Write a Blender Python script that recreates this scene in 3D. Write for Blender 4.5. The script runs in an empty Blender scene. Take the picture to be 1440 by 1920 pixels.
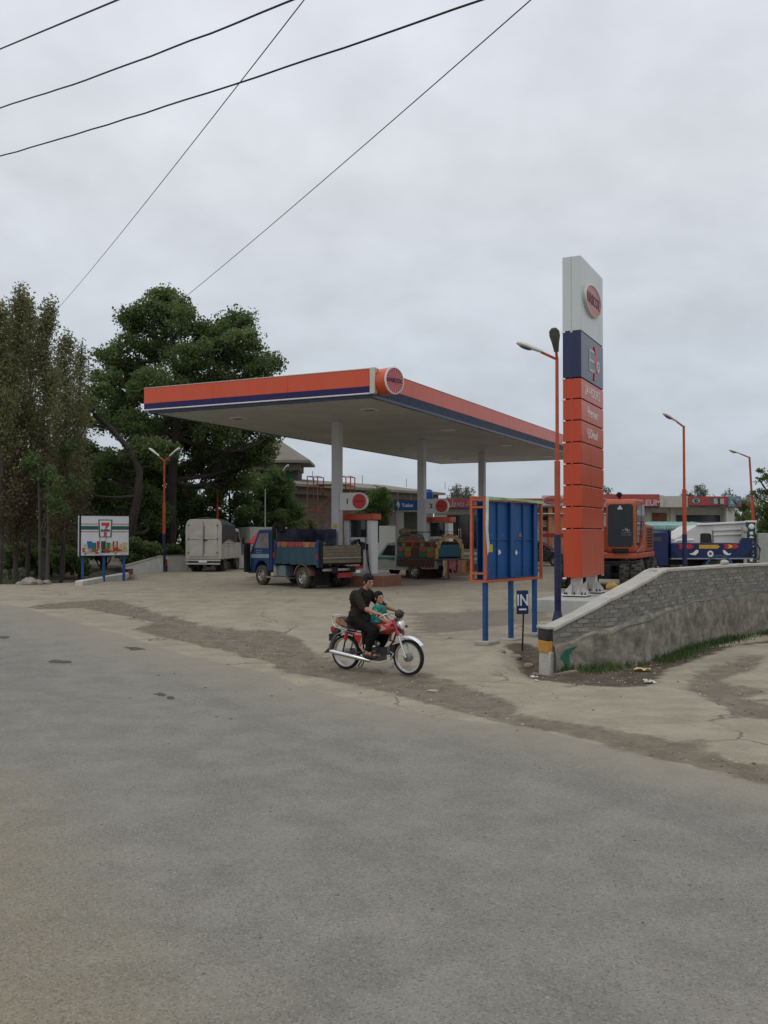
import bpy, math, random
import numpy as np
from mathutils import Vector, Matrix
R = math.radians
scene = bpy.context.scene
COL = scene.collection
# ---------------------------------------------------------------- camera
F = 1740.0; CZ = 2.3; PITCH = math.atan(40 / F)
cam = bpy.data.cameras.new('camera'); camo = bpy.data.objects.new('camera', cam); COL.objects.link(camo)
camo.location = (0, 0, CZ); camo.rotation_euler = (R(90) + PITCH, 0, 0)
cam.sensor_fit = 'VERTICAL'; cam.sensor_height = 36; cam.lens = 36 * F / 1920
cam.clip_start = 0.1; cam.clip_end = 3000
scene.camera = camo
# ---------------------------------------------------------------- sky and sun (overcast)
SUN_EL, SUN_AZ = R(58), R(-35)
w = bpy.data.worlds.new('World'); scene.world = w; w.use_nodes = True
nt = w.node_tree; N = nt.nodes; L = nt.links; N.clear()
out = N.new('ShaderNodeOutputWorld')
sky = N.new('ShaderNodeTexSky'); sky.sky_type = 'NISHITA'; sky.sun_disc = False
sky.sun_elevation = SUN_EL; sky.sun_rotation = SUN_AZ; sky.dust_density = 3
bs = N.new('ShaderNodeBackground'); bs.inputs[1].default_value = 0.07
L.new(sky.outputs[0], bs.inputs[0])
tc = N.new('ShaderNodeTexCoord'); sx = N.new('ShaderNodeSeparateXYZ'); L.new(tc.outputs['Generated'], sx.inputs[0])
def wm(op, a, b=None, clamp=False):
    n = N.new('ShaderNodeMath'); n.operation = op; n.use_clamp = clamp
    for i, v in enumerate((a, b)):
        if v is None: continue
        if isinstance(v, (int, float)): n.inputs[i].default_value = v
        else: L.new(v, n.inputs[i])
    return n.outputs[0]
zc = wm('ADD', wm('MAXIMUM', sx.outputs[2], 0.0), 0.42)
cb = N.new('ShaderNodeCombineXYZ'); L.new(wm('DIVIDE', sx.outputs[0], zc), cb.inputs[0]); L.new(wm('DIVIDE', sx.outputs[1], zc), cb.inputs[1])
n1 = N.new('ShaderNodeTexNoise'); n1.inputs['Scale'].default_value = 1.9; n1.inputs['Detail'].default_value = 5; n1.inputs['Roughness'].default_value = .5; n1.inputs['Distortion'].default_value = .5
L.new(cb.outputs[0], n1.inputs['Vector'])
n2 = N.new('ShaderNodeTexNoise'); n2.inputs['Scale'].default_value = 8; n2.inputs['Detail'].default_value = 6; n2.inputs['Roughness'].default_value = .52
L.new(cb.outputs[0], n2.inputs['Vector'])
cl = wm('ADD', wm('MULTIPLY', n1.outputs['Fac'], .55), wm('MULTIPLY', n2.outputs['Fac'], .45))
mr = N.new('ShaderNodeMapRange'); mr.inputs[1].default_value = .34; mr.inputs[2].default_value = .66; mr.inputs[3].default_value = .885; mr.inputs[4].default_value = 1.11
L.new(cl, mr.inputs[0])
gr = N.new('ShaderNodeValToRGB'); L.new(sx.outputs[2], gr.inputs[0])
e = gr.color_ramp.elements
e[0].position = 0.0; e[0].color = (.375, .425, .485, 1)
e[1].position = 1.0; e[1].color = (.70, .70, .76, 1)
for p, c in ((.10, (.445, .49, .545, 1)), (.22, (.52, .56, .61, 1)), (.38, (.60, .622, .665, 1)), (.6, (.66, .675, .75, 1))):
    k = e.new(p); k.color = c
vm = N.new('ShaderNodeVectorMath'); vm.operation = 'SCALE'; L.new(gr.outputs[0], vm.inputs[0]); L.new(mr.outputs[0], vm.inputs['Scale'])
bc = N.new('ShaderNodeBackground'); bc.inputs[1].default_value = 1.13; L.new(vm.outputs[0], bc.inputs[0])
ms = N.new('ShaderNodeMixShader'); ms.inputs[0].default_value = .93
L.new(bs.outputs[0], ms.inputs[1]); L.new(bc.outputs[0], ms.inputs[2]); L.new(ms.outputs[0], out.inputs[0])
sd = bpy.data.lights.new('sun', 'SUN'); so = bpy.data.objects.new('sun', sd); COL.objects.link(so)
sd.energy = 0.65; sd.angle = R(40); sd.color = (1, .97, .92)
# sun from the left and behind the camera
so.rotation_euler = (R(90) - SUN_EL, 0, R(-40))
scene.view_settings.view_transform = 'Standard'; scene.view_settings.look = 'None'
scene.view_settings.exposure = 0.10; scene.view_settings.gamma = 1
scene.cycles.max_bounces = 6; scene.cycles.transparent_max_bounces = 8

# ---------------------------------------------------------------- placement helpers
def ray(px, py):
    dx = (px - 720) / F; dy = (960 - py) / F
    return Vector((dx, math.cos(PITCH) - dy * math.sin(PITCH), math.sin(PITCH) + dy * math.cos(PITCH)))
def P(px, py, Y):
    d = ray(px, py); return Vector((0, 0, CZ)) + d * (Y / d.y)
GY = [(-50, 0), (14, 0), (15.3, .03), (18, .08), (21, .22), (24, .33), (29, .45), (1000, .45)]
def gprof(y): return np.interp(y, [a for a, b in GY], [b for a, b in GY])
WALL = np.array([(2.86, 15.75), (3.95, 16.2), (5.0, 17.2), (5.95, 18.6), (7.4, 20.3), (8.95, 21.7), (12, 23.6), (24, 30)])
def smooth_path(pts, n=12):
    p = np.vstack([2 * pts[0] - pts[1], pts, 2 * pts[-1] - pts[-2]]); o = []
    for i in range(1, len(p) - 2):
        for t in np.linspace(0, 1, n, endpoint=False):
            a, b, c, d = p[i - 1], p[i], p[i + 1], p[i + 2]
            o.append(.5 * ((2 * b) + (-a + c) * t + (2 * a - 5 * b + 4 * c - d) * t * t + (-a + 3 * b - 3 * c + d) * t ** 3))
    o.append(p[-2]); return np.array(o)
WP = smooth_path(WALL)
def wall_side(x, y):
    """signed distance to the wall path, positive on the yard side"""
    x = np.atleast_1d(np.asarray(x, float)); y = np.atleast_1d(np.asarray(y, float))
    best = np.full(x.shape, 1e9); sg = np.zeros(x.shape)
    pts = np.vstack([WP[0] - (WP[1] - WP[0]) / np.linalg.norm(WP[1] - WP[0]) * 6, WP])
    for i in range(len(pts) - 1):
        a, b = pts[i], pts[i + 1]; ab = b - a
        t = np.clip(((x - a[0]) * ab[0] + (y - a[1]) * ab[1]) / (ab @ ab), 0, 1)
        dx = x - (a[0] + t * ab[0]); dy = y - (a[1] + t * ab[1]); d = np.hypot(dx, dy)
        s = np.where(ab[0] * dy - ab[1] * dx > 0, 1, -1)
        m = d < best; best = np.where(m, d, best); sg = np.where(m, s, sg)
    return best * sg
def g(x, y):
    z = gprof(y); s = wall_side(x, y)
    low = 1 - np.clip(s / .22, 0, 1)
    r = np.asarray(z) * (1 - low)
    return float(r[0]) if np.ndim(x) == 0 else r
def G(px, py):
    d = ray(px, py); z = 0.0
    for _ in range(12):
        t = (z - CZ) / d.z; x, y = d.x * t, d.y * t; z = float(gprof(y))
        if y < 30 and x > 2 and wall_side(x, y)[0] < 0: z = 0.0
    return Vector((x, y, z))

# ---------------------------------------------------------------- materials
MATS = {}
def mat(name, col, rough=.7, metal=0, var=.12, scale=6, bump=0, bscale=40, dirt=0, spec=.35, dcol=(.24, .21, .165), alpha=None, streak=False):
    if name in MATS: return MATS[name]
    m = bpy.data.materials.new(name); m.use_nodes = True; t = m.node_tree; n = t.nodes; l = t.links
    b = n['Principled BSDF']; b.inputs['Roughness'].default_value = rough; b.inputs['Metallic'].default_value = metal
    b.inputs['Specular IOR Level'].default_value = spec
    tc = n.new('ShaderNodeTexCoord'); co = tc.outputs['Object']
    if streak:
        mp = n.new('ShaderNodeMapping'); mp.inputs['Scale'].default_value = (3, 3, .35); l.new(co, mp.inputs[0]); co = mp.outputs[0]
    no = n.new('ShaderNodeTexNoise'); no.inputs['Scale'].default_value = scale; no.inputs['Detail'].default_value = 5; no.inputs['Roughness'].default_value = .6
    l.new(co, no.inputs['Vector'])
    mr = n.new('ShaderNodeMapRange'); mr.inputs[1].default_value = .3; mr.inputs[2].default_value = .7
    mr.inputs[3].default_value = 1 - var; mr.inputs[4].default_value = 1 + var; l.new(no.outputs['Fac'], mr.inputs[0])
    sc = n.new('ShaderNodeVectorMath'); sc.operation = 'SCALE'; sc.inputs[0].default_value = col[:3]; l.new(mr.outputs[0], sc.inputs['Scale'])
    c = sc.outputs[0]
    if dirt:
        nd = n.new('ShaderNodeTexNoise'); nd.inputs['Scale'].default_value = scale * .45; nd.inputs['Detail'].default_value = 8; nd.inputs['Roughness'].default_value = .7
        l.new(co, nd.inputs['Vector'])
        r2 = n.new('ShaderNodeMapRange'); r2.inputs[1].default_value = .38; r2.inputs[2].default_value = .72; r2.inputs[4].default_value = dirt; l.new(nd.outputs['Fac'], r2.inputs[0])
        mx = n.new('ShaderNodeMix'); mx.data_type = 'RGBA'; l.new(r2.outputs[0], mx.inputs[0]); l.new(c, mx.inputs[6]); mx.inputs[7].default_value = (*dcol, 1)
        c = mx.outputs[2]
        ra = n.new('ShaderNodeMath'); ra.operation = 'MULTIPLY_ADD'; l.new(r2.outputs[0], ra.inputs[0]); ra.inputs[1].default_value = .4; ra.inputs[2].default_value = rough; ra.use_clamp = True
        l.new(ra.outputs[0], b.inputs['Roughness'])
    l.new(c, b.inputs['Base Color'])
    if bump:
        nb = n.new('ShaderNodeTexNoise'); nb.inputs['Scale'].default_value = bscale; nb.inputs['Detail'].default_value = 6
        l.new(tc.outputs['Object'], nb.inputs['Vector'])
        bp = n.new('ShaderNodeBump'); bp.inputs['Strength'].default_value = bump; bp.inputs['Distance'].default_value = .02
        l.new(nb.outputs['Fac'], bp.inputs['Height']); l.new(bp.outputs[0], b.inputs['Normal'])
    if alpha is not None: b.inputs['Alpha'].default_value = alpha
    MATS[name] = m; return m
ORANGE = mat('orange_panel', (.50, .052, .011), .27, spec=.5, var=.06, scale=2, dirt=.12, dcol=(.35, .2, .13), streak=True)
ORANGE2 = mat('orange_fascia', (.58, .068, .016), .27, spec=.5, var=.05, scale=1, dirt=.10, dcol=(.4, .25, .2), streak=True)
NAVY = mat('navy_panel', (.008, .015, .065), .26, spec=.5, var=.1, scale=2, dirt=.10, streak=True)
NAVY2 = mat('navy_stripe', (.013, .008, .075), .45, var=.1)
WPANEL = mat('white_panel', (.55, .58, .57), .3, var=.05, scale=1.2, dirt=.15, dcol=(.42, .42, .38), streak=True)
WHITE = mat('white_paint', (.72, .72, .70), .5, var=.05, dirt=.2, dcol=(.4, .37, .31))
WHITEC = mat('white_clean', (.78, .78, .78), .5, var=.02)
CREAM = mat('cream_trim', (.55, .53, .44), .5, var=.08, dirt=.3)
DARK = mat('dark_steel', (.013, .013, .014), .7, var=.2, dirt=.25, dcol=(.06, .055, .045), spec=.25)
BLACK = mat('black_rubber', (.012, .012, .012), .85, var=.2, dirt=.25, dcol=(.07, .065, .05), spec=.25)
TYRE = mat('dusty_tyre', (.03, .029, .026), .9, var=.3, scale=10, dirt=.9, dcol=(.15, .13, .10), bump=.3)
CHROME = mat('chrome', (.7, .7, .7), .16, 1, var=.05)
ALU = mat('dull_metal', (.4, .39, .36), .45, .7, var=.2, dirt=.5)
GLASS = mat('dark_glass', (.018, .022, .024), .08, var=.2, spec=.8, dirt=.12, dcol=(.12, .12, .11))
LAMPGL = mat('lamp_glass', (.45, .45, .40), .15, var=.1)
POSTOR = mat('orange_pole_paint', (.42, .065, .022), .5, var=.15, dirt=.2)
POSTNV = mat('navy_pole_paint', (.007, .012, .065), .5, var=.15, dirt=.15)
BLUE = mat('blue_post_paint', (.007, .070, .215), .5, var=.18, scale=9, dirt=.22, dcol=(.1, .14, .2))
CONC = mat('concrete', (.36, .34, .28), .9, var=.2, scale=3, bump=.5, bscale=30, dirt=.4, dcol=(.22, .2, .16))
CONCW = mat('whitewash', (.60, .59, .54), .85, var=.12, scale=3, bump=.3, bscale=20, dirt=.45, dcol=(.35, .33, .28))
RED = mat('red_paint', (.50, .03, .025), .35, var=.1)

# ---------------------------------------------------------------- mesh builder
class MB:
    def __init__(s): s.v = []; s.f = []; s.m = []; s.mi = 0
    def add(s, vs, fs, mi=None):
        o = len(s.v); s.v += [tuple(v) for v in vs]; s.f += [tuple(i + o for i in f) for f in fs]
        s.m += [s.mi if mi is None else mi] * len(fs); return s
    def box(s, c, d, rot=None, mi=None, taper=1.0):
        x, y, z = d[0] / 2, d[1] / 2, d[2] / 2; vs = []
        for k, t in ((-1, 1), (1, taper)):
            for a, b in ((-1, -1), (1, -1), (1, 1), (-1, 1)): vs.append(Vector((a * x * t, b * y * t, k * z)))
        if rot is not None:
            M = rot if isinstance(rot, Matrix) else Matrix.Rotation(rot, 3, 'Z'); vs = [M @ v for v in vs]
        c = Vector(c); vs = [v + c for v in vs]
        return s.add(vs, [(3, 2, 1, 0), (4, 5, 6, 7), (0, 1, 5, 4), (1, 2, 6, 5), (2, 3, 7, 6), (3, 0, 4, 7)], mi)
    def bb(s, a, b, mi=None):
        return s.box([(a[i] + b[i]) / 2 for i in range(3)], [abs(b[i] - a[i]) for i in range(3)], mi=mi)
    def ring(s, c, ax, r, n, ref=None):
        ax = Vector(ax).normalized(); ref = ref or (Vector((0, 0, 1)) if abs(ax.z) < .9 else Vector((1, 0, 0)))
        a = ax.cross(ref).normalized(); b = ax.cross(a)
        return [Vector(c) + (a * math.cos(2 * math.pi * i / n) + b * math.sin(2 * math.pi * i / n)) * r for i in range(n)]
    def tube(s, pts, rad, n=8, caps=True, mi=None):
        pts = [Vector(p) for p in pts]; k = len(pts)
        if not hasattr(rad, '__len__'): rad = [rad] * k
        o = []; ref = None
        for i, p in enumerate(pts):
            t = (pts[min(i + 1, k - 1)] - pts[max(i - 1, 0)]).normalized()
            if ref is None: ref = Vector((0, 0, 1)) if abs(t.z) < .9 else Vector((1, 0, 0))
            o += s.ring(p, t, rad[i], n, ref)
        fs = [(i * n + j, i * n + (j + 1) % n, (i + 1) * n + (j + 1) % n, (i + 1) * n + j) for i in range(k - 1) for j in range(n)]
        if caps: fs += [tuple(range(n))[::-1], tuple((k - 1) * n + j for j in range(n))]
        return s.add(o, fs, mi)
    def cyl(s, a, b, r, r2=None, n=16, mi=None): return s.tube([a, b], [r, r if r2 is None else r2], n, True, mi)
    def ell(s, c, r, nu=12, nv=8, rot=None, mi=None):
        if not hasattr(r, '__len__'): r = (r, r, r)
        vs = []; M = rot
        for j in range(nv + 1):
            th = math.pi * j / nv
            for i in range(nu):
                ph = 2 * math.pi * i / nu
                v = Vector((r[0] * math.sin(th) * math.cos(ph), r[1] * math.sin(th) * math.sin(ph), r[2] * math.cos(th)))
                if M is not None: v = M @ v
                vs.append(v + Vector(c))
        fs = [(j * nu + i, (j + 1) * nu + i, (j + 1) * nu + (i + 1) % nu, j * nu + (i + 1) % nu) for j in range(nv) for i in range(nu)]
        return s.add(vs, fs, mi)
    def cap(s, a, b, r0, r1, n=12):
        s.tube([a, b], [r0, r1], n); s.ell(a, r0, n, 8); s.ell(b, r1, n, 8); return s
    def prism(s, poly, o, ux, uy, un, d, mi=None):
        """extrude a 2-D polygon (in axes ux, uy from o) along un by d"""
        o, ux, uy, un = map(Vector, (o, ux, uy, un)); k = len(poly)
        a = [o + ux * p[0] + uy * p[1] for p in poly]; b = [v + un * d for v in a]
        return s.add(a + b, [tuple(range(k))[::-1], tuple(range(k, 2 * k))] + [(i, (i + 1) % k, k + (i + 1) % k, k + i) for i in range(k)], mi)
    def prof(s, poly, y0, y1, mi=None):
        """side profile in x,z extruded from y0 to y1"""
        return s.prism(poly, (0, y1, 0), (1, 0, 0), (0, 0, 1), (0, -1, 0), y1 - y0, mi)
    def lathe(s, c, ax, prof, n=24, mi=None, ref=None):
        c = Vector(c); ax = Vector(ax).normalized(); o = []; k = len(prof)
        for r, h in prof: o += s.ring(c + ax * h, ax, max(r, 1e-4), n, ref)
        return s.add(o, [(i * n + j, i * n + (j + 1) % n, (i + 1) * n + (j + 1) % n, (i + 1) * n + j) for i in range(k - 1) for j in range(n)], mi)
    def mesh(s, name, mats):
        me = bpy.data.meshes.new(name); me.from_pydata(s.v, [], s.f)
        for m in (mats if isinstance(mats, (list, tuple)) else [mats]): me.materials.append(m)
        me.polygons.foreach_set('material_index', s.m); me.update(); return me
    def build(s, name, mats, parent=None, loc=None, rot=None, bevel=0, smooth=False, seg=2):
        o = bpy.data.objects.new(name, s.mesh(name, mats)); COL.objects.link(o)
        if parent: o.parent = parent
        if loc is not None: o.location = loc
        if rot is not None: o.rotation_euler = rot
        fixn(o.data)
        if smooth: shade(o.data)
        if bevel:
            b = o.modifiers.new('bevel', 'BEVEL'); b.width = bevel; b.segments = seg; b.limit_method = 'ANGLE'; b.angle_limit = R(40)
            shade(o.data)
        return o
def fixn(me):
    import bmesh
    bm = bmesh.new(); bm.from_mesh(me); bmesh.ops.recalc_face_normals(bm, faces=bm.faces); bm.to_mesh(me); bm.free()
def shade(me, ang=35):
    me.polygons.foreach_set('use_smooth', [True] * len(me.polygons))
    try: me.set_sharp_from_angle(angle=R(ang))
    except Exception: pass
def thing(name, label, cat, loc=(0, 0, 0), rz=0, group=None):
    o = bpy.data.objects.new(name, None); COL.objects.link(o); o.location = loc; o.rotation_euler = (0, 0, rz)
    o.empty_display_size = .2
    o['label'] = label; o['category'] = cat
    if group: o['group'] = group
    return o
def tag(o, label, cat, group=None):
    o['label'] = label; o['category'] = cat
    if group: o['group'] = group
    return o
def struct(o): o['kind'] = 'structure'; return o
def stuff(o): o['kind'] = 'stuff'; return o
def frame(r, o=(0, 0, 0)):
    """matrix whose x axis is r, y axis is up; the face looks along r x up"""
    r = Vector(r).normalized(); u = Vector((0, 0, 1)); n = r.cross(u)
    return Matrix((( r.x, u.x, n.x, o[0]), (r.y, u.y, n.y, o[1]), (r.z, u.z, n.z, o[2]), (0, 0, 0, 1)))
def text(s, size, m, parent, o, r=(1, 0, 0), name='lettering', align='CENTER', ext=.004, off=0.0, sx=1.0, tilt=0, shear=0):
    cu = bpy.data.curves.new('t', 'FONT'); cu.body = s; cu.size = size; cu.extrude = ext; cu.align_x = align; cu.align_y = 'CENTER'; cu.offset = off; cu.resolution_u = 3; cu.shear = shear
    to = bpy.data.objects.new('t', cu); COL.objects.link(to)
    bpy.context.view_layer.update()
    me = bpy.data.meshes.new_from_object(to.evaluated_get(bpy.context.evaluated_depsgraph_get()))
    bpy.data.objects.remove(to); me.name = name; me.materials.clear(); me.materials.append(m)
    ob = bpy.data.objects.new(name, me); COL.objects.link(ob)
    if parent: ob.parent = parent
    ob.matrix_local = frame(r, o) @ Matrix.Rotation(tilt, 4, 'Z') @ Matrix.Diagonal((sx, 1, 1, 1))
    return ob
def copytree(o, parent=None):
    c = o.copy(); COL.objects.link(c); c.parent = parent
    for ch in list(o.children): copytree(ch, c)
    return c
# ================================================================ GROUND
def wpoly(px): return np.array([[G(*p).x, G(*p).y] for p in px])
road_edge = [(0, 1133), (39, 1138), (97, 1155), (194, 1181), (233, 1191), (340, 1225), (428, 1245), (510, 1264), (583, 1293), (700, 1316), (828, 1344), (983, 1362), (1060, 1380), (1137, 1398), (1214, 1418), (1291, 1436), (1440, 1467)]
re_ = wpoly(road_edge)
road_poly = np.vstack([[[-200, 240], [-45, 80]], re_, [[4.9, 6.9], [9, 3.5], [30, -12], [10, -60], [-300, -60], [-300, 240]]])
dark1 = wpoly([(60, 1139), (83, 1133), (209, 1123), (240, 1130), (292, 1147), (340, 1158), (356, 1167), (389, 1176), (515, 1181), (545, 1190), (573, 1206), (600, 1222), (627, 1235), (700, 1258), (792, 1262), (854, 1277), (916, 1298), (983, 1336), (1085, 1359), (1188, 1377), (1240, 1390), (1317, 1400), (1368, 1418), (1440, 1431), (1560, 1462), (1600, 1530), (1440, 1467), (1291, 1436), (1214, 1418), (1137, 1398), (1060, 1376), (983, 1362), (900, 1342), (828, 1326), (760, 1306), (700, 1290), (632, 1274), (535, 1257), (486, 1235), (413, 1216), (340, 1201), (253, 1181), (292, 1167), (219, 1152), (146, 1140), (78, 1143)])
dark2 = wpoly([(1288, 1284), (1292, 1265), (1347, 1246), (1386, 1230), (1432, 1228), (1417, 1249), (1362, 1269), (1370, 1284), (1440, 1292), (1440, 1300), (1400, 1305), (1440, 1318), (1500, 1330), (1440, 1350), (1397, 1343), (1327, 1312)])
soil = wpoly([(946, 1214), (985, 1208), (1030, 1222), (1036, 1250), (1047, 1258), (1152, 1246), (1230, 1228), (1269, 1210), (1347, 1190), (1440, 1182), (1560, 1168), (1560, 1182), (1440, 1199), (1386, 1207), (1320, 1230), (1253, 1253), (1218, 1284), (1152, 1288), (1047, 1279), (993, 1269), (975, 1240)])
damp = wpoly([(765, 1149), (830, 1146), (900, 1142), (1005, 1140), (1060, 1160), (985, 1170), (900, 1178), (840, 1192), (770, 1204), (735, 1200), (790, 1178), (770, 1166)])
dark_strip = wpoly([(455, 1088), (560, 1096), (690, 1100), (800, 1098), (880, 1090), (880, 1074), (800, 1080), (680, 1086), (540, 1085), (470, 1078)])  # darker, slightly smoother strip along the row of parked vehicles
earth = np.array([[-14.2, 33.5], [-13.2, 33.8], [-12.2, 34.6], [-11.6, 35.6], [-9.7, 37.0], [-11.3, 42], [-10.4, 44.7], [-9, 47], [-3, 48.5], [-3, 57], [-120, 200], [-200, 240], [-45, 80], [-16.4, 37]])
tanp = wpoly([(-300, 1440), (0, 1470), (50, 1590), (110, 1700), (200, 1800), (330, 1920), (420, 2060), (-600, 2060)])
def sdf(poly, x, y):
    d = np.full(x.shape, 1e9); ins = np.zeros(x.shape, bool); n = len(poly)
    for i in range(n):
        a, b = poly[i], poly[(i + 1) % n]; ab = b - a
        t = np.clip(((x - a[0]) * ab[0] + (y - a[1]) * ab[1]) / (ab @ ab + 1e-12), 0, 1)
        d = np.minimum(d, np.hypot(x - a[0] - t * ab[0], y - a[1] - t * ab[1]))
        c = (a[1] > y) != (b[1] > y)
        with np.errstate(divide='ignore', invalid='ignore'):
            xi = a[0] + (y - a[1]) * (b[0] - a[0]) / (b[1] - a[1] if b[1] != a[1] else 1e-12)
        ins ^= c & (x < xi)
    return np.where(ins, d, -d)
rng = np.random.default_rng(5)
_G = rng.random((64, 64))
def vnoise(x, y, s):
    x = x * s; y = y * s; ix = np.floor(x).astype(int); iy = np.floor(y).astype(int); fx = x - ix; fy = y - iy
    fx = fx * fx * (3 - 2 * fx); fy = fy * fy * (3 - 2 * fy)
    q = lambda a, b: _G[a % 64, b % 64]
    return (q(ix, iy) * (1 - fx) + q(ix + 1, iy) * fx) * (1 - fy) + (q(ix, iy + 1) * (1 - fx) + q(ix + 1, iy + 1) * fx) * fy
def axis(segs):
    o = []
    for a, b, st in segs: o += list(np.arange(a, b, st))
    return np.array(o + [segs[-1][1]])
xs = axis([(-900, -100, 100), (-100, -30, 7), (-30, -16, 1), (-16, 12, .16), (12, 30, 1), (30, 100, 7), (100, 900, 100)])
ys = axis([(-60, 0, 6), (0, 3, .5), (3, 24, .15), (24, 48, .3), (48, 80, 2), (80, 200, 12), (200, 900, 100)])
X, Y = np.meshgrid(xs, ys); sh = X.shape; x = X.ravel(); y = Y.ravel()
ws = wall_side(x, y)
z = gprof(y) * np.clip(ws / .22, 0, 1)
s_road = sdf(road_poly, x, y); s_dark = np.maximum(sdf(dark1, x, y), sdf(dark2, x, y)); s_soil = sdf(soil, x, y)
s_damp_dark = np.maximum(sdf(damp, x, y), sdf(dark_strip, x, y)); s_earth = sdf(earth, x, y); s_tan = sdf(tanp, x, y)
wob = (vnoise(x, y, 2.3) - .5) * .22 + (vnoise(x + 9, y, 5) - .5) * .12
dk = np.clip((s_dark + wob) / .12, 0, 1) * (s_road < .12)
so_ = np.clip((s_soil + wob) / .2, 0, 1)
near = np.clip((80 - y) / 40, 0, 1)
z = z - .03 * dk + .012 * dk * vnoise(x, y, 6) - .04 * so_ + .03 * so_ * vnoise(x, y, 4) + near * (vnoise(x, y, .35) - .5) * .03
# the soil gully between the entrance signs and the end of the wall
gx, gy = G(990, 1250).xy[:]
z = z - .20 * np.exp(-(((x - 2.45) / .38) ** 2 + ((y - 16.1) / .7) ** 2)) * (ws < 90)
z = z + .16 * np.exp(-(((x - 2.0) / .35) ** 2 + ((y - 16.6) / .5) ** 2)) + .07 * np.exp(-(((x - 2.3) / .9) ** 2 + ((y - 18) / .8) ** 2))
ea = np.clip(s_earth / .5, 0, 1)
z = z - ea * .35 * np.clip((40 - y) / 8 + .4, 0, 1) * (x < -10) + ea * (vnoise(x, y, 1.1) - .5) * .2
GX = dict(xs=xs, ys=ys, z=z.reshape(sh))
def gz(px_, py_):
    """height of the built ground sheet at x, y"""
    i = int(np.clip(np.searchsorted(xs, px_) - 1, 0, len(xs) - 2)); j = int(np.clip(np.searchsorted(ys, py_) - 1, 0, len(ys) - 2))
    tx = (px_ - xs[i]) / (xs[i + 1] - xs[i]); ty = (py_ - ys[j]) / (ys[j + 1] - ys[j]); Z = GX['z']
    return float((Z[j, i] * (1 - tx) + Z[j, i + 1] * tx) * (1 - ty) + (Z[j + 1, i] * (1 - tx) + Z[j + 1, i + 1] * tx) * ty)
gm = bpy.data.materials.new('ground_surface'); gm.use_nodes = True
def ground_mat():
    t = gm.node_tree; n = t.nodes; l = t.links; b = n['Principled BSDF']
    def val(v, sock):
        if isinstance(v, (int, float)): sock.default_value = v
        elif isinstance(v, tuple): sock.default_value = (*v, 1) if len(sock.default_value) == 4 else v
        else: l.new(v, sock)
    def m(op, a, b_=None, c=None, clamp=False):
        k = n.new('ShaderNodeMath'); k.operation = op; k.use_clamp = clamp
        for i, v in enumerate((a, b_, c)):
            if v is not None: val(v, k.inputs[i])
        return k.outputs[0]
    def mix(f, a, b_):
        k = n.new('ShaderNodeMix'); k.data_type = 'RGBA'; val(f, k.inputs[0]); val(a, k.inputs[6]); val(b_, k.inputs[7]); return k.outputs[2]
    def sm(v, lo, hi, a=0., b_=1.):
        k = n.new('ShaderNodeMapRange'); k.interpolation_type = 'SMOOTHSTEP'; val(v, k.inputs[0])
        for i, q in enumerate((lo, hi, a, b_)): k.inputs[i + 1].default_value = q
        return k.outputs[0]
    tc = n.new('ShaderNodeTexCoord'); co = tc.outputs['Object']
    def noise(s, d=6, r=.6, stretch=None):
        k = n.new('ShaderNodeTexNoise'); k.inputs['Scale'].default_value = s; k.inputs['Detail'].default_value = d; k.inputs['Roughness'].default_value = r
        c = co
        if stretch:
            mp = n.new('ShaderNodeMapping'); mp.vector_type = 'TEXTURE'; mp.inputs['Rotation'].default_value = (0, 0, stretch[2]); mp.inputs['Scale'].default_value = (1 / stretch[0], 1 / stretch[1], 1); l.new(co, mp.inputs[0]); c = mp.outputs[0]
        l.new(c, k.inputs['Vector']); return k.outputs['Fac']
    def attr(a):
        k = n.new('ShaderNodeAttribute'); k.attribute_name = a; return k.outputs['Fac']
    rag = m('ADD', m('MULTIPLY', m('SUBTRACT', noise(2.6, 8, .62), .5), .55), m('MULTIPLY', m('SUBTRACT', noise(11, 5, .6), .5), .16))
    big = noise(.35, 4, .55); med = noise(1.7, 6, .6); fine = noise(28, 4, .7); grit = noise(110, 3, .6)
    streak = noise(1.4, 6, .6, (.25, 1.6, R(10)))
    streak2 = noise(1.0, 5, .6, (.10, 1.1, R(-57)))
    # asphalt: grey, dusty, with aggregate specks
    vo = n.new('ShaderNodeTexVoronoi'); vo.inputs['Scale'].default_value = 85; l.new(co, vo.inputs['Vector'])
    vs = n.new('ShaderNodeSeparateColor'); l.new(vo.outputs['Color'], vs.inputs[0])
    vo2 = n.new('ShaderNodeTexVoronoi'); vo2.inputs['Scale'].default_value = 17; l.new(co, vo2.inputs['Vector'])
    vs2 = n.new('ShaderNodeSeparateColor'); l.new(vo2.outputs['Color'], vs2.inputs[0])
    asp = mix(sm(med, .35, .65), (.190, .184, .150), (.240, .231, .190))
    asp = mix(sm(noise(.5, 5, .55, (.13, .9, R(-57))), .40, .62), asp, mix(.45, asp, (.26, .245, .195)))
    asp = mix(sm(m('ADD', attr('s_tan'), m('MULTIPLY', rag, 2.0)), -1.0, 1.0, 0., .9), asp, mix(med, (.225, .192, .122), (.275, .238, .158)))
    asp = mix(m('MULTIPLY', sm(streak2, .48, .68), .42), asp, (.160, .160, .155))
    asp = mix(m('MULTIPLY', sm(vs.outputs[0], .68, .95), .38), asp, (.36, .35, .31))
    asp = mix(m('MULTIPLY', sm(vs.outputs[1], .76, .92), .42), asp, (.075, .073, .068))
    asp = mix(m('MULTIPLY', m('MULTIPLY', sm(vs2.outputs[0], .985, .995), sm(m('ADD', vo2.outputs['Distance'], m('MULTIPLY', fine, .3)), .45, .3)), .7), asp, (.04, .038, .034))
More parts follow.
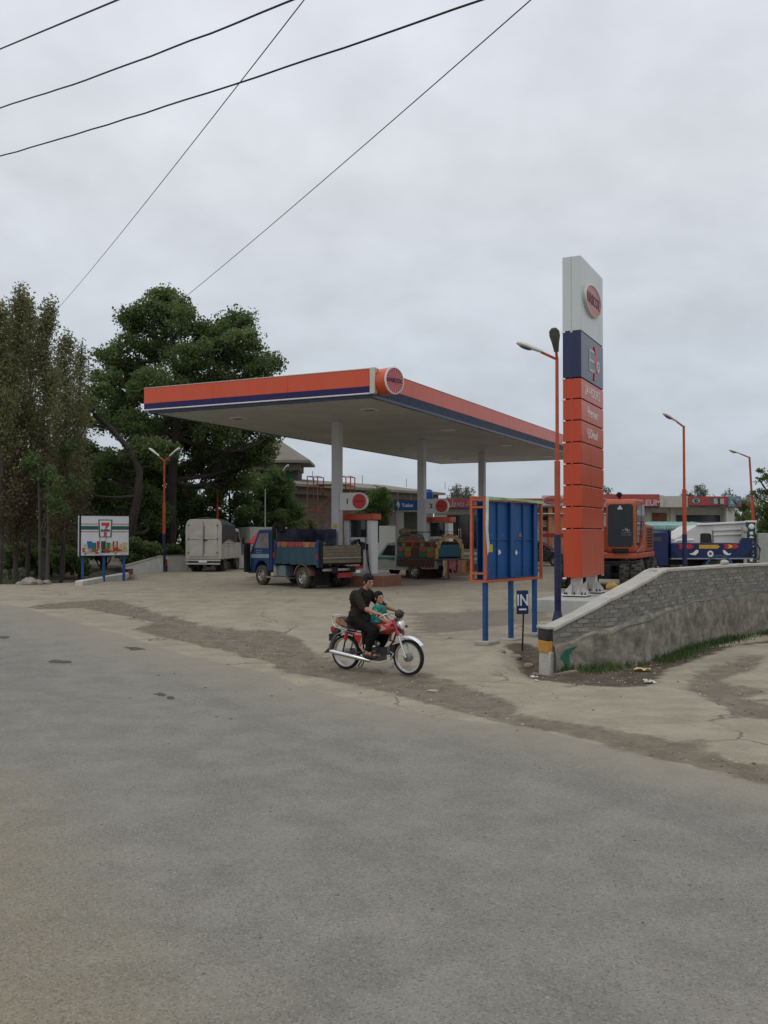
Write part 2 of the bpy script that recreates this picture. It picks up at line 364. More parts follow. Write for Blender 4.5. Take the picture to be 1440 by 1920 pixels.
    asp = mix(m('MULTIPLY', m('MULTIPLY', sm(vs2.outputs[1], .988, .994), sm(vo2.outputs['Distance'], .22, .14)), .6), asp, (.4, .38, .33))
    sr = attr('s_road')
    asp = mix(m('MULTIPLY', sm(m('ADD', sr, m('MULTIPLY', rag, 1.6)), 1.5, .0), .6), asp, mix(med, (.275, .246, .182), (.315, .285, .213)))
    asp = mix(m('MULTIPLY', sm(noise(5.5, 7, .75), .52, .72), .22), asp, (.12, .115, .10))
    # dusty concrete of the forecourt
    con = mix(sm(med, .3, .7), (.265, .234, .168), (.355, .320, .236))
    con = mix(m('MULTIPLY', sm(streak, .52, .7), .45), con, (.22, .19, .14))
    con = mix(m('MULTIPLY', sm(big, .5, .7), .35), con, (.37, .335, .255))
    con = mix(m('MULTIPLY', sm(fine, .52, .72), .32), con, (.19, .17, .128))
    con = mix(m('MULTIPLY', sm(noise(9, 6, .7), .50, .66), .28), con, (.21, .185, .138))
    con = mix(m('MULTIPLY', sm(vs.outputs[2], .90, .97), .35), con, (.13, .115, .09))
    con = mix(m('MULTIPLY', sm(vs.outputs[0], .92, .97), .30), con, (.46, .43, .35))
    vc = n.new('ShaderNodeTexVoronoi'); vc.feature = 'DISTANCE_TO_EDGE'; vc.inputs['Scale'].default_value = .42
    mp = n.new('ShaderNodeVectorMath'); mp.operation = 'ADD'; l.new(co, mp.inputs[0])
    nv = n.new('ShaderNodeTexNoise'); nv.inputs['Scale'].default_value = 1.6; nv.inputs['Detail'].default_value = 7; l.new(co, nv.inputs['Vector'])
    sv = n.new('ShaderNodeVectorMath'); sv.operation = 'SCALE'; sv.inputs['Scale'].default_value = .9; l.new(nv.outputs['Color'], sv.inputs[0]); l.new(sv.outputs[0], mp.inputs[1]); l.new(mp.outputs[0], vc.inputs['Vector'])
    crack = m('MULTIPLY', sm(vc.outputs['Distance'], .014, .003), sm(noise(.6, 3), .45, .6))
    con = mix(m('MULTIPLY', crack, .75), con, (.10, .085, .06))
    sdm = m('ADD', attr('s_damp_dark'), m('MULTIPLY', rag, 2.2))
    con = mix(m('MULTIPLY', sm(m('ADD', sdm, m('MULTIPLY', m('SUBTRACT', streak, .5), 1.8)), -.15, .25), .62), con, (.115, .10, .075))
    # gravelly dirt
    vg = n.new('ShaderNodeTexVoronoi'); vg.inputs['Scale'].default_value = 34; l.new(co, vg.inputs['Vector'])
    vgs = n.new('ShaderNodeSeparateColor'); l.new(vg.outputs['Color'], vgs.inputs[0])
    drt = mix(sm(noise(3, 6), .3, .7), (.135, .113, .078), (.205, .175, .125))
    drt = mix(m('MULTIPLY', sm(vgs.outputs[0], .75, .95), .22), drt, (.25, .225, .175))
    drt = mix(m('MULTIPLY', sm(vgs.outputs[1], .75, .95), .22), drt, (.07, .06, .045))
    soi = mix(sm(noise(4, 6), .3, .7), (.06, .047, .032), (.115, .092, .063))
    ert = mix(sm(noise(1.2, 6), .35, .65), (.05, .055, .025), (.13, .105, .07))
    mr_ = sm(m('ADD', sr, m('MULTIPLY', rag, .45)), -.04, .05)
    rag2 = m('ADD', rag, m('MULTIPLY', m('SUBTRACT', noise(.9, 3), .5), .7))
    md = m('MULTIPLY', sm(m('ADD', attr('s_dark'), rag2), -.10, .10), sm(m('ADD', sr, rag), .25, .02))
    md = m('MULTIPLY', md, sm(noise(7, 6, .7), .25, .46, .35, 1.))
    mso = sm(m('ADD', attr('s_soil'), m('MULTIPLY', rag, .9)), -.08, .1)
    me = sm(m('ADD', attr('s_earth'), rag), -.1, .3)
    c = mix(mr_, con, asp); c = mix(md, c, drt); c = mix(mso, c, soi); c = mix(me, c, ert)
    l.new(c, b.inputs['Base Color'])
    l.new(sm(m('MULTIPLY', sdm, 1), -.1, .4, .93, .8), b.inputs['Roughness']); b.inputs['Specular IOR Level'].default_value = .28
    h = m('ADD', m('MULTIPLY', fine, .35), m('MULTIPLY', grit, .35)); h = m('ADD', h, m('MULTIPLY', vo.outputs['Distance'], m('MULTIPLY', mr_, -.4)))
    h = m('ADD', h, m('MULTIPLY', vg.outputs['Distance'], m('MULTIPLY', md, -.5)))
    h = m('ADD', h, m('MULTIPLY', crack, -.8)); h = m('ADD', h, m('MULTIPLY', md, -.8))
    bp = n.new('ShaderNodeBump'); bp.inputs['Strength'].default_value = .75; bp.inputs['Distance'].default_value = .014; l.new(h, bp.inputs['Height']); l.new(bp.outputs[0], b.inputs['Normal'])
ground_mat()
ny, nx = sh
idx = np.arange(ny * nx).reshape(sh)
quads = np.stack([idx[:-1, :-1], idx[:-1, 1:], idx[1:, 1:], idx[1:, :-1]], -1).reshape(-1, 4)
fc = lambda a: a[quads].mean(1)
far = (np.abs(fc(x)) > 60) | (fc(y) > 90)
lab = np.where(fc(s_road) > 0, 0, np.where(fc(s_soil) > 0, 3, np.where((fc(s_dark) > 0), 1, np.where((fc(s_earth) > 0) | (far), 4, np.where(fc(ws) < 0, 5, 2)))))
for k, nm in enumerate(('road', 'gravel_shoulder', 'forecourt', 'soil_verge', 'ground', 'side_lane')):
    q = quads[lab == k]
    if not len(q): continue
    u, inv = np.unique(q, return_inverse=True); inv = inv.reshape(q.shape)
    me = bpy.data.meshes.new(nm); me.vertices.add(len(u)); me.vertices.foreach_set('co', np.stack([x[u], y[u], z[u]], 1).astype(np.float32).ravel())
    me.loops.add(q.size); me.loops.foreach_set('vertex_index', inv.ravel().astype(np.int32)); me.polygons.add(len(q))
    me.polygons.foreach_set('loop_start', np.arange(0, q.size, 4, dtype=np.int32)); me.polygons.foreach_set('loop_total', np.full(len(q), 4, np.int32))
    me.update(calc_edges=True); me.materials.append(gm); me.polygons.foreach_set('use_smooth', [True] * len(q))
    for an, av in (('s_road', s_road), ('s_dark', s_dark), ('s_soil', s_soil), ('s_damp_dark', s_damp_dark), ('s_earth', s_earth), ('s_tan', s_tan)):
        a = me.attributes.new(an, 'FLOAT', 'POINT'); a.data.foreach_set('value', np.clip(av[u], -3, 3).astype(np.float32))
    o = bpy.data.objects.new(nm, me); COL.objects.link(o); struct(o)

# ---------------------------------------------------------------- loose gravel and stones
def stones(name, pts, rmin, rmax, mats, seed=1, flat=.6):
    rg = np.random.default_rng(seed); b = MB()
    base = [(1, 0, 0), (-.9, .1, 0), (.1, 1, 0), (0, -1, .1), (.1, 0, .8), (0, 0, -.7)]
    fs = [(0, 2, 4), (2, 1, 4), (1, 3, 4), (3, 0, 4), (2, 0, 5), (1, 2, 5), (3, 1, 5), (0, 3, 5)]
    for (px_, py_) in pts:
        r = rmin + (rmax - rmin) * rg.random() ** 3; a = rg.random() * 6.28; ca, sa = math.cos(a), math.sin(a)
        z0 = gz(px_, py_) + r * .15; sxx = .7 + .6 * rg.random()
        vs = [((ca * v[0] * sxx - sa * v[1]) * r + px_, (sa * v[0] * sxx + ca * v[1]) * r + py_, v[2] * r * flat + z0) for v in base]
        b.add(vs, fs, int(rg.integers(len(mats))))
    return b.build(name, mats)
GM = [mat('gravel_pale', (.36, .34, .29), .9, var=.2), mat('gravel_grey', (.2, .19, .17), .9, var=.2), mat('gravel_brown', (.13, .11, .085), .9, var=.2)]
rg = np.random.default_rng(3)
def inside(poly, n, lo=0.0):
    mn, mx = poly.min(0), poly.max(0); o = []
    while len(o) < n:
        q = mn + (mx - mn) * rg.random((n * 3, 2)); k = sdf(poly, q[:, 0], q[:, 1]) > lo; o += list(map(tuple, q[k]))
    return o[:n]
stuff(stones('gravel', inside(dark1, 1300, .05) + inside(dark2, 200) + inside(soil, 300, .1) + list(zip(rg.normal(0, 3.5, 300), rg.normal(13.6, 1.2, 300))), .006, .030, GM, 2))
q = rg.random((2600, 2)); yy = 4 + 15 * q[:, 1] ** 1.3; xx = (q[:, 0] - .5) * yy * 1.0
stuff(stones('road_grit', list(zip(xx, yy))[:900], .002, .006, GM[1:], 6))
STONE = mat('field_stone', (.27, .25, .21), .9, var=.3, bump=.6, bscale=12, dirt=.4)
def rock(name, label, loc, r, cat='stone', group=None, m=STONE, seed=0, flat=.6):
    rr = random.Random(seed); b = MB(); b.ell((0, 0, 0), (r, r * .8, r * flat), 10, 7)
    b.v = [tuple(c * (1 + rr.uniform(-.16, .16)) for c in v) for v in b.v]
    o = b.build(name, m, loc=loc, rot=(0, 0, rr.random() * 6)); tag(o, label, cat, group); return o

for k_, (pts_, lb_) in enumerate([([(90, 1240), (104, 1237), (118, 1239), (134, 1239), (132, 1244), (112, 1243), (96, 1244)], 'a'), ([(288, 1303), (300, 1300), (312, 1305), (304, 1308)], 'b'), ([(312, 1308), (322, 1307), (328, 1312), (316, 1313)], 'c'), ([(232, 1213), (262, 1214), (272, 1218), (245, 1219)], 'd'), ([(0, 1193), (16, 1192), (18, 1196), (0, 1197)], 'e')]):
    q = MB(); vs_ = []; rj = random.Random(k_); pts_ = [(a_[0] * (1 - f_) + b_[0] * f_ + rj.uniform(-2.2, 2.2), a_[1] * (1 - f_) + b_[1] * f_ + rj.uniform(-.7, .7)) for a_, b_ in zip(pts_, pts_[1:] + pts_[:1]) for f_ in (0, .35, .7)]
    for p_ in pts_: a_ = G(*p_); vs_.append((a_.x, a_.y, gz(a_.x, a_.y) + .005))
    q.add(vs_, [tuple(range(len(vs_)))]); struct(q.build('road_pothole', mat('pothole_dark', (.085, .077, .06), .95, var=.4, scale=12, bump=.6, bscale=30)))
# ================================================================ RETAINING WALL
seg = np.linalg.norm(np.diff(WP, axis=0), axis=1); S = np.concatenate([[0], np.cumsum(seg)])
def wp(s, off=0.0):
    px_ = np.interp(s, S, WP[:, 0]); py_ = np.interp(s, S, WP[:, 1]); e_ = .05
    tx = np.interp(s + e_, S, WP[:, 0]) - np.interp(s - e_, S, WP[:, 0]); ty = np.interp(s + e_, S, WP[:, 1]) - np.interp(s - e_, S, WP[:, 1]); q = math.hypot(tx, ty)
    return Vector((px_ - ty / q * off, py_ + tx / q * off, 0)), Vector((tx / q, ty / q, 0))
xt = [2.86, 3.7, 3.95, 5.3, 6, 30]; zt = [.69, 1.05, 1.17, 1.62, 1.60, 1.56]
xm = [2.86, 3.5, 4.5, 6.5, 8.9, 30]; zm = [.40, .60, .82, .93, .93, .93]
WALLM = mat('rubble_plaster', (.27, .25, .195), .95, var=.4, scale=5, bump=1.0, bscale=11, dirt=1.0, dcol=(.10, .09, .065))
MORT = mat('old_mortar', (.24, .23, .195), .95, var=.25, scale=4, bump=.6, bscale=30, dirt=.5, dcol=(.12, .115, .095))
BRK = [mat('weathered_brick_pale', (.29, .28, .245), .92, var=.35, scale=5, bump=.5, dirt=.7, dcol=(.16, .15, .125)), mat('weathered_brick_grey', (.245, .235, .205), .92, var=.35, scale=5, bump=.5, dirt=.7, dcol=(.14, .13, .11)), mat('weathered_brick_dark', (.20, .19, .165), .92, var=.35, scale=5, bump=.5, dirt=.6, dcol=(.13, .12, .10))]
COPE = mat('whitewashed_coping', (.42, .405, .355), .85, var=.12, scale=4, dirt=.5, dcol=(.33, .30, .24))
wall = thing('boundary_wall', 'long curved wall with grey bricks over rough plaster and a whitewashed top, rising to the right', 'wall', (2.86, 15.75, 0))
WO = Vector((2.86, 15.75, 0))
b = MB(); SS = np.arange(0, 22, .25)
for i in range(len(SS) - 1):
    q = []
    for s in (SS[i], SS[i + 1]):
        for off in (.0, .30):
            p, t = wp(s, off)
            q.append((p - WO + Vector((0, 0, -.15)), p - WO + Vector((0, 0, float(np.interp(p.x, xt, zt)) - .05))))
    A, B_, C_, D_ = q
    b.add([A[0], B_[0], D_[0], C_[0], A[1], B_[1], D_[1], C_[1]], [(0, 3, 2, 1), (4, 5, 6, 7), (0, 4, 7, 3), (1, 2, 6, 5), (0, 1, 5, 4), (3, 7, 6, 2)])
b.build('mortar_core', MORT, wall)
# rough plaster base, proud of the bricks
b = MB(); ss = np.arange(0, 14, .07); nz = 18; vs = []
for s in ss:
    p0, t = wp(s, 0); ztop = float(np.interp(p0.x, xm, zm)); nrm = Vector((t.y, -t.x, 0))
    for k in range(nz):
        f = k / (nz - 1); zz = -.12 + (ztop + .12) * f
        nn = vnoise(np.array([s]), np.array([zz * 1.3]), 5)[0] * .05 + vnoise(np.array([s + 7]), np.array([zz]), 16)[0] * .022
        off = (.02 + nn + .05 * (1 - f)) * (1 if k < nz - 1 else 0) - (.02 if k == nz - 1 else 0)
        zz += (vnoise(np.array([s]), np.array([0.]), 3)[0] - .5) * .06 * f
        vs.append(p0 + nrm * off + Vector((0, 0, zz)) - WO)
n_ = nz
b.add(vs, [(i * n_ + k, (i + 1) * n_ + k, (i + 1) * n_ + k + 1, i * n_ + k + 1) for i in range(len(ss) - 1) for k in range(n_ - 1)])
o = b.build('plaster_base', WALLM, wall); shade(o.data, 60)
# bricks one by one
rb = random.Random(4); meshes = []
for v in range(9):
    q = MB(); q.box((0, 0, 0), (.212, .05, .062)); q.v = [tuple(c + rb.uniform(-.004, .004) for c in p) for p in q.v]
    me = q.mesh('brick', BRK[v % 3]); fixn(me); meshes.append(me)
cnt = 0; pitch = .225; zc_ = 0
for row in range(17):
    zz = .36 + row * .073
    s = (.11 if row % 2 else 0) + .02
    while s < 8.6:
        p, t = wp(s + .11, .012)
        if zz > float(np.interp(p.x, xm, zm)) + .03 and zz < float(np.interp(p.x, xt, zt)) - .075 and cnt < 296 and rb.random() > .015:
            o = bpy.data.objects.new('brick', meshes[rb.randrange(9)]); COL.objects.link(o); o.parent = wall
            o.location = p - WO + Vector((0, 0, zz + rb.uniform(-.004, .004))) + Vector((t.y, -t.x, 0)) * rb.uniform(-.012, .004)
            o.rotation_euler = (rb.uniform(-.03, .03), rb.uniform(-.025, .025), math.atan2(t.y, t.x) + rb.uniform(-.02, .02)); cnt += 1
        s += pitch
q = MB()
for row in range(17):
    zz = .36 + row * .073; s = 8.6 + (.11 if row % 2 else 0)
    while s < 13:
        p, t = wp(s + .11, .005)
        if zz > float(np.interp(p.x, xm, zm)) + .03 and zz < float(np.interp(p.x, xt, zt)) - .075:
            q.box(p - WO + Vector((0, 0, zz)), (.212, .05, .062), math.atan2(t.y, t.x), mi=rb.randrange(3))
        s += pitch
stuff(q.build('brick_courses', BRK, wall))
# coping pieces
s = .0; rc = random.Random(2)
while s < 14:
    ln = rc.uniform(.7, 1.2); 
    if s + ln > 14: break
    pts = [wp(s + ln * k / 4, .0) for k in range(5)]; q = MB(); vs = []
    lift = rc.uniform(0, .012)
    for p, t in pts:
        nrm = Vector((-t.y, t.x, 0)); zt_ = float(np.interp(p.x, xt, zt)) + lift
        for off, dz in ((-.035, -.055), (.335, -.055), (.33, 0), (-.03, 0)):
            vs.append(p + nrm * off + Vector((0, 0, zt_ + dz + rc.uniform(-.006, .006))) - WO)
    fs = [(i * 4 + j, i * 4 + (j + 1) % 4, (i + 1) * 4 + (j + 1) % 4, (i + 1) * 4 + j) for i in range(4) for j in range(4)] + [(0, 1, 2, 3), (16, 19, 18, 17)]
    q.add(vs, fs); q.build('coping', COPE, wall, bevel=.008); s += ln + .008
# painted end of the wall
p, t = wp(0, 0); rz = math.atan2(t.y, t.x)
YEL = mat('yellow_ochre_paint', (.50, .23, .03), .6, var=.15, dirt=.3); BLK = mat('black_paint', (.015, .015, .015), .5, var=.2, dirt=.2)
q = MB(); q.box((-.06, .15, .575), (.10, .32, .20)); q.build('end_band', BLK, wall, rot=(0, 0, rz), bevel=.01)['label'] = 'black painted band on wall end'
q = MB(); q.box((-.06, .15, .375), (.10, .32, .20)); q.build('end_band', YEL, wall, rot=(0, 0, rz), bevel=.01)['label'] = 'yellow painted band on wall end'
q = MB(); q.box((-.06, .15, .70), (.14, .36, .05)); q.build('end_cap', COPE, wall, rot=(0, 0, rz), bevel=.012)
q = MB(); q.box((-.045, .15, .03), (.12, .33, .50)); q.v = [tuple(c + rc.uniform(-.02, .02) for c in v) for v in q.v]; q.build('end_footing', mat('lime_plaster', (.5, .48, .42), .9, var=.2, bump=.6, dirt=.5), wall, rot=(0, 0, rz), bevel=.02)
q = MB(); q.prism([(0, 0), (.12, .12), (.34, .17), (.16, .03), (.2, -.22), (.09, -.12)], p + Vector((t.y, -t.x, 0)) * .10 + t * .08 + Vector((0, 0, .22)) - WO, t, (0, 0, 1), (t.y, -t.x, 0), .006)
q.build('paint_splash', mat('green_paint', (.02, .13, .08), .7, var=.3), wall)['label'] = 'dark green paint splash near the wall end'
# thin cable running along the wall
pts = []
for k in range(60):
    s = 1.1 + k * .18; p, t = wp(s, -.075); zz = float(np.interp(p.x, [2.8, 3.6, 4.2, 5, 6.5, 8.9, 14], [.38, .46, .66, .80, .93, 1.0, 1.0])) + .02 * math.sin(k * .7) - .02
    pts.append(p + Vector((0, 0, zz)))
tag(MB().tube(pts, .012, 5).build('cable', mat('grey_cable', (.16, .17, .18), .6)), 'thin grey cable strung along the face of the curved brick wall', 'cable')
# rubble lumps on top of the wall
for k, (px_, py_, Y_, r, lb) in enumerate([(1213, 1085, 17.6, .10, 'small whitewashed lump on the sloping wall top'), (1372, 1057, 20.6, .12, 'white stone lying on the level wall top, beside the blue tipper lorry')]):
    pp = P(px_, py_, Y_); s_ = int(np.argmin([(wp(q_, .15)[0].xy - pp.xy).length for q_ in np.arange(0, 12, .1)])) * .1; p, t = wp(s_, .15)
    rock('stone', lb, (p.x, p.y, float(np.interp(p.x, xt, zt)) + r * .35), r, m=COPE, seed=k)
# grass along the wall foot
def grass(name, pts, hmin, hmax, m, seed, label=None):
    rg_ = np.random.default_rng(seed); n = len(pts); pts = np.array(pts); hh = hmin + (hmax - hmin) * rg_.random(n) ** 2; a = rg_.random(n) * 6.28; wd = .006 + .008 * rg_.random(n)
    zz = np.array([gz(*p) for p in pts]); lean = (rg_.random((n, 2)) - .5) * hh[:, None] * .9
    v = np.zeros((n, 3, 3)); v[:, 0, :2] = pts - np.stack([np.cos(a), np.sin(a)], 1) * wd[:, None]; v[:, 1, :2] = pts + np.stack([np.cos(a), np.sin(a)], 1) * wd[:, None]
    v[:, 2, :2] = pts + lean; v[:, 0, 2] = v[:, 1, 2] = zz - .01; v[:, 2, 2] = zz + hh
    me = bpy.data.meshes.new(name); me.from_pydata(v.reshape(-1, 3).tolist(), [], np.arange(n * 3).reshape(-1, 3).tolist()); me.materials.append(m)
    o = bpy.data.objects.new(name, me); COL.objects.link(o); return stuff(o)
GRS = mat('grass_blades', (.055, .095, .022), .7, var=.45, scale=1.5)
gp = []
rg = np.random.default_rng(8)
for _ in range(6200):
    s = 13 * rg.random(); d_ = -abs(rg.normal(0, .17)) - .1 if s > .35 else -.1
    dens = vnoise(np.array([s]), np.array([1.]), 1.2)[0]
    if dens < .45 and rg.random() > .25: continue
    p, t = wp(s, d_); gp.append((p.x, p.y))
grass('grass', gp, .04, .17, GRS, 4)
gp = [(-15 - 9 * rg.random() * .8 + rg.normal(0, .5), 35.5 + 9 * rg.random()) for _ in range(7000)]
gp += [tuple(q_) for q_ in inside(earth[:9], 7000, .3)] if False else []
grass('grass', gp, .05, .3, GRS, 5)
# litter
LIT = [((1204, 1255), .11, (.60, .50, .20), 'crumpled yellow plastic scrap on the grass by the wall'), ((1216, 1279), .10, (.5, .48, .42), 'pale flattened litter on bare soil right of the yellow scrap'), ((1001, 1262), .05, (.6, .6, .58), 'small white crumpled paper on the soil near the wall end'), ((1005, 1276), .03, (.65, .65, .63), 'tiny white scrap below the crumpled paper by the wall end')]
for k, (pp, r, c, lb) in enumerate(LIT):
    rr = random.Random(k + 40); p = G(*pp); q = MB(); n_ = 6; vs = [(i / (n_ - 1) - .5, j / (n_ - 1) - .5) for i in range(n_) for j in range(n_)]
    q.add([(a * r * 2.4, c_ * r * 1.5, rr.uniform(.0, .5) * r) for a, c_ in vs], [(i * n_ + j, (i + 1) * n_ + j, (i + 1) * n_ + j + 1, i * n_ + j + 1) for i in range(n_ - 1) for j in range(n_ - 1)])
    o = q.build('litter', mat('litter_%d' % k, c, .6), loc=(p.x, p.y, gz(p.x, p.y) + .01), rot=(0, 0, rr.random() * 3)); tag(o, lb, 'litter')
for k, (pp, r, lb) in enumerate([((905, 1215), .1, 'flat stone heaped at the foot of the nearest blue post'), ((215, 1093), .2, None), ((812, 1293), .09, 'flat pale stone lying in the dark gravel right below the motorcycle')]):
    if lb is None: continue
    p = G(*pp); rock('stone', lb, (p.x, p.y, gz(p.x, p.y) + .01), r, m=mat('pale_stone', (.33, .31, .26), .9, var=.15), seed=k + 9, flat=.25)
for k, (px_, py_, r, lb) in enumerate([(992, 1236, .10, 'lump of broken concrete half buried in the gully by the entry sign'), (966, 1232, .13, 'eroded grey lump left of the gully by the entry sign'), (1004, 1245, .07, 'small stone in the gully against the wall footing'), (984, 1256, .06, 'pebble sized stone below the gully by the wall end'), (940, 1229, .09, 'worn edge stone between the nearest blue post and the entry sign')]):
    p = G(px_, py_); rock('stone', lb, (p.x, p.y, gz(p.x, p.y) + r * .05), r, m=mat('gully_stone', (.24, .22, .17), .95, var=.3, bump=.6, dirt=.5), seed=60 + k, flat=.5)
for k, (px_, py_, r, lb) in enumerate([(55, 1101, .34, 'largest grey boulder of the rubble heap beside the left trees'), (72, 1107, .22, 'pale broken stone at the right end of the rubble heap'), (38, 1109, .17, 'small stone at the left end of the rubble heap'), (88, 1104, .2, 'brown clod behind the pale stone of the rubble heap'), (62, 1113, .13, 'small light stone in front of the rubble heap boulder')]):
    p = P(px_, py_, 33.5 + k * .15); rock('stone', lb, (p.x, p.y, gz(p.x, p.y) + r * .2), r, seed=k + 20, group=None)
# ================================================================ CANOPY
UZ = math.atan2(.897, .442)
cy = P(702, 745, 27.0)
C0 = Vector((-.28, 27.0, .44)); CL, CW = 25.4, 8.6
can = thing('fuel_canopy', 'flat filling station canopy with orange and navy edge on three white columns', 'canopy', C0, UZ)
zz0 = 2.3 + 4.0 - C0.z            # soffit height over local origin
zt1 = 7.12 - C0.z; zb1 = 6.61 - C0.z; zl = 6.42 - C0.z
SOF = mat('soffit_panel', (.41, .42, .40), .42, var=.14, scale=.9, dirt=.35, dcol=(.36, .33, .27), spec=.6)
# roof deck above
MB().bb((.12, .12, zz0 + .06), (CL - .12, CW - .12, zt1 - .12)).build('roof_deck', CONC, can)
nP = 10
for i in range(nP):
    y0 = .25 + (CW - .5) * i / nP; y1 = .25 + (CW - .5) * (i + 1) / nP
    MB().bb((.25, y0 + .004, zz0), (CL - .25, y1 - .004, zz0 + .05)).build('soffit_panel', SOF, can, bevel=.003)
# dark band under the fascias
for a, c in (((.1, .1, zz0 - .01), (.25, CW - .1, zl - .006)), ((CL - .25, .1, zz0 - .01), (CL - .1, CW - .1, zl - .006)), ((.26, .1, zz0 - .01), (CL - .26, .24, zl - .006)), ((.26, CW - .24, zz0 - .01), (CL - .26, CW - .1, zl - .006))):
    MB().bb(a, c).build('lower_band', NAVY, can)
# road side (short) fascia: orange, navy, white lip, built of boards
def fascia(x0, x1, y0, y1, side):
    nb = max(1, round(max(x1 - x0, y1 - y0) / 2.6))
    for k in range(nb):
        if side in 'lr': a0, a1 = y0 + (y1 - y0) * k / nb, y0 + (y1 - y0) * (k + 1) / nb; bx = (x0, x1); f = lambda lo, hi, e=0: ((bx[0] - e, a0 + .003, lo), (bx[1] + e, a1 - .003, hi))
        else: a0, a1 = x0 + (x1 - x0) * k / nb, x0 + (x1 - x0) * (k + 1) / nb; f = lambda lo, hi, e=0: ((a0 + .003, y0 - e, lo), (a1 - .003, y1 + e, hi))
        MB().bb(*f(zb1, zt1)).build('fascia_board', ORANGE2, can, bevel=.004)
        if side == 'l': MB().bb(*f(zl, zb1 - .002)).build('navy_board', NAVY2, can, bevel=.004)
fascia(0, .1, .16, CW, 'l'); fascia(CL - .1, CL, 0, CW, 'r')
fascia(.17, CL - .12, 0, .1, 'f'); fascia(.12, CL - .12, CW - .1, CW, 'b')
MB().bb((-.015, .16, zl - .035), (.1, CW, zl - .002)).build('lip_trim', WHITE, can)
MB().bb((-.012, .16, zt1), (.1, CW, zt1 + .02)).build('top_trim', CREAM, can)
MB().bb((.17, -.01, zt1), (CL, .1, zt1 + .018)).build('top_trim', ORANGE, can)
# sloping navy return under the long fascia
for k in range(10):
    a = .17 + (CL - .3) * k / 10; c = .17 + (CL - .3) * (k + 1) / 10 - .006
    q = MB(); q.add([(a, .0, zb1), (c, .0, zb1), (c, .13, zz0 - .012), (a, .13, zz0 - .012), (a, .09, zb1), (c, .09, zb1), (c, .16, zz0 - .012), (a, .16, zz0 - .012)], [(0, 1, 2, 3), (4, 7, 6, 5), (0, 4, 5, 1), (3, 2, 6, 7), (0, 3, 7, 4), (1, 5, 6, 2)])
    q.build('navy_return', mat('navy_return_panel', (.03, .055, .13), .22, var=.12, scale=2, dirt=.25, dcol=(.1, .13, .16)), can)
MB().bb((-.02, -.02, zl - .035), (.155, .15, zt1 + .03)).build('corner_trim', CREAM, can, bevel=.01)
# round emblem drum on the corner
fd = Vector((.72, -.69, 0)).normalized()
Mi = Matrix.Rotation(-UZ, 3, 'Z'); fdl = Mi @ fd; rdl = Vector((0, 0, 1)).cross(fdl)  # local face normal and right
pc = Mi @ (P(739.5, 713.5, 27.0) - C0)
em = MB(); em.lathe(pc - fdl * .5, fdl, [(0, 0), (.385, 0), (.40, .02), (.40, .48)], 48); emb = em.build('emblem_drum', mat('orange_drum', (.55, .085, .03), .25, var=.05), can, smooth=True); shade(emb.data)
q = MB(); q.lathe(pc - fdl * .02, fdl, [(.40, 0), (.405, .03), (.365, .045), (.362, .012)], 48); shade(q.build('emblem_rim', WHITE, emb, smooth=True).data)
q = MB(); q.lathe(pc, fdl, [(0, .005), (.363, .005), (.363, -.01), (0, -.01)], 48); q.build('emblem_face', mat('emblem_red', (.42, .045, .05), .15, var=.06, spec=.7), emb)
q = MB()
for k in range(22):
    a = 2 * math.pi * k / 22; up = Vector((0, 0, 1)); d = rdl * math.cos(a) + up * math.sin(a); s_ = rdl * -math.sin(a) + up * math.cos(a)
    q.prism([(.1, -.003), (.345, -.012), (.345, .012), (.1, .003)], pc + fdl * .006, d, s_, fdl, .002)
stuff(q.build('sunburst', mat('emblem_rays', (.62, .30, .30), .3), emb))
text('HASCOL', .17, mat('emblem_letters', (.03, .03, .09), .4), emb, pc + fdl * .012, rdl, ext=.003, off=.004, sx=1.0)
# columns and lights
for k, u_ in enumerate((4.86, 12.1, 19.5)):
    vo_ = 0 if k == 0 else -.10
    q = MB(); q.bb((u_ - .15, 3.8 + vo_, -.45), (u_ + .15, 4.1 + vo_, zz0)); col_ = q.build('column', mat('column_cladding', (.50, .50, .49), .45, var=.05, scale=1.5, dirt=.22, dcol=(.42, .41, .37)), can, bevel=.012)
    for hh in (1.5, 3.0, 4.5): MB().bb((u_ - .153, 3.797 + vo_, hh), (u_ + .153, 4.103 + vo_, hh + .006)).build('joint', mat('grey_seal', (.3, .3, .3), .7), col_)
    if k == 0:
        MB().bb((u_ - .156, 3.86, 2.05), (u_ - .151, 4.02, 2.2)).build('notice', mat('yellow_label', (.5, .36, .05), .5), col_)
        MB().bb((u_ - .156, 3.85, 1.5), (u_ - .151, 4.03, 1.92)).build('notice', mat('pale_notice', (.45, .52, .58), .5, var=.3, scale=20), col_)
for u_ in (2.4, 9.1, 15.9, 22.6):
    for v_ in (1.4, 6.5):
        q = MB(); q.bb((u_ - .22, v_ - .22, zz0 - .035), (u_ + .22, v_ + .22, zz0 - .002)); dl = q.build('downlight', WHITEC, can, bevel=.01)
        MB().bb((u_ - .17, v_ - .17, zz0 - .045), (u_ + .17, v_ + .17, zz0 - .036)).build('lens', mat('grey_lens', (.25, .26, .26), .2), dl)
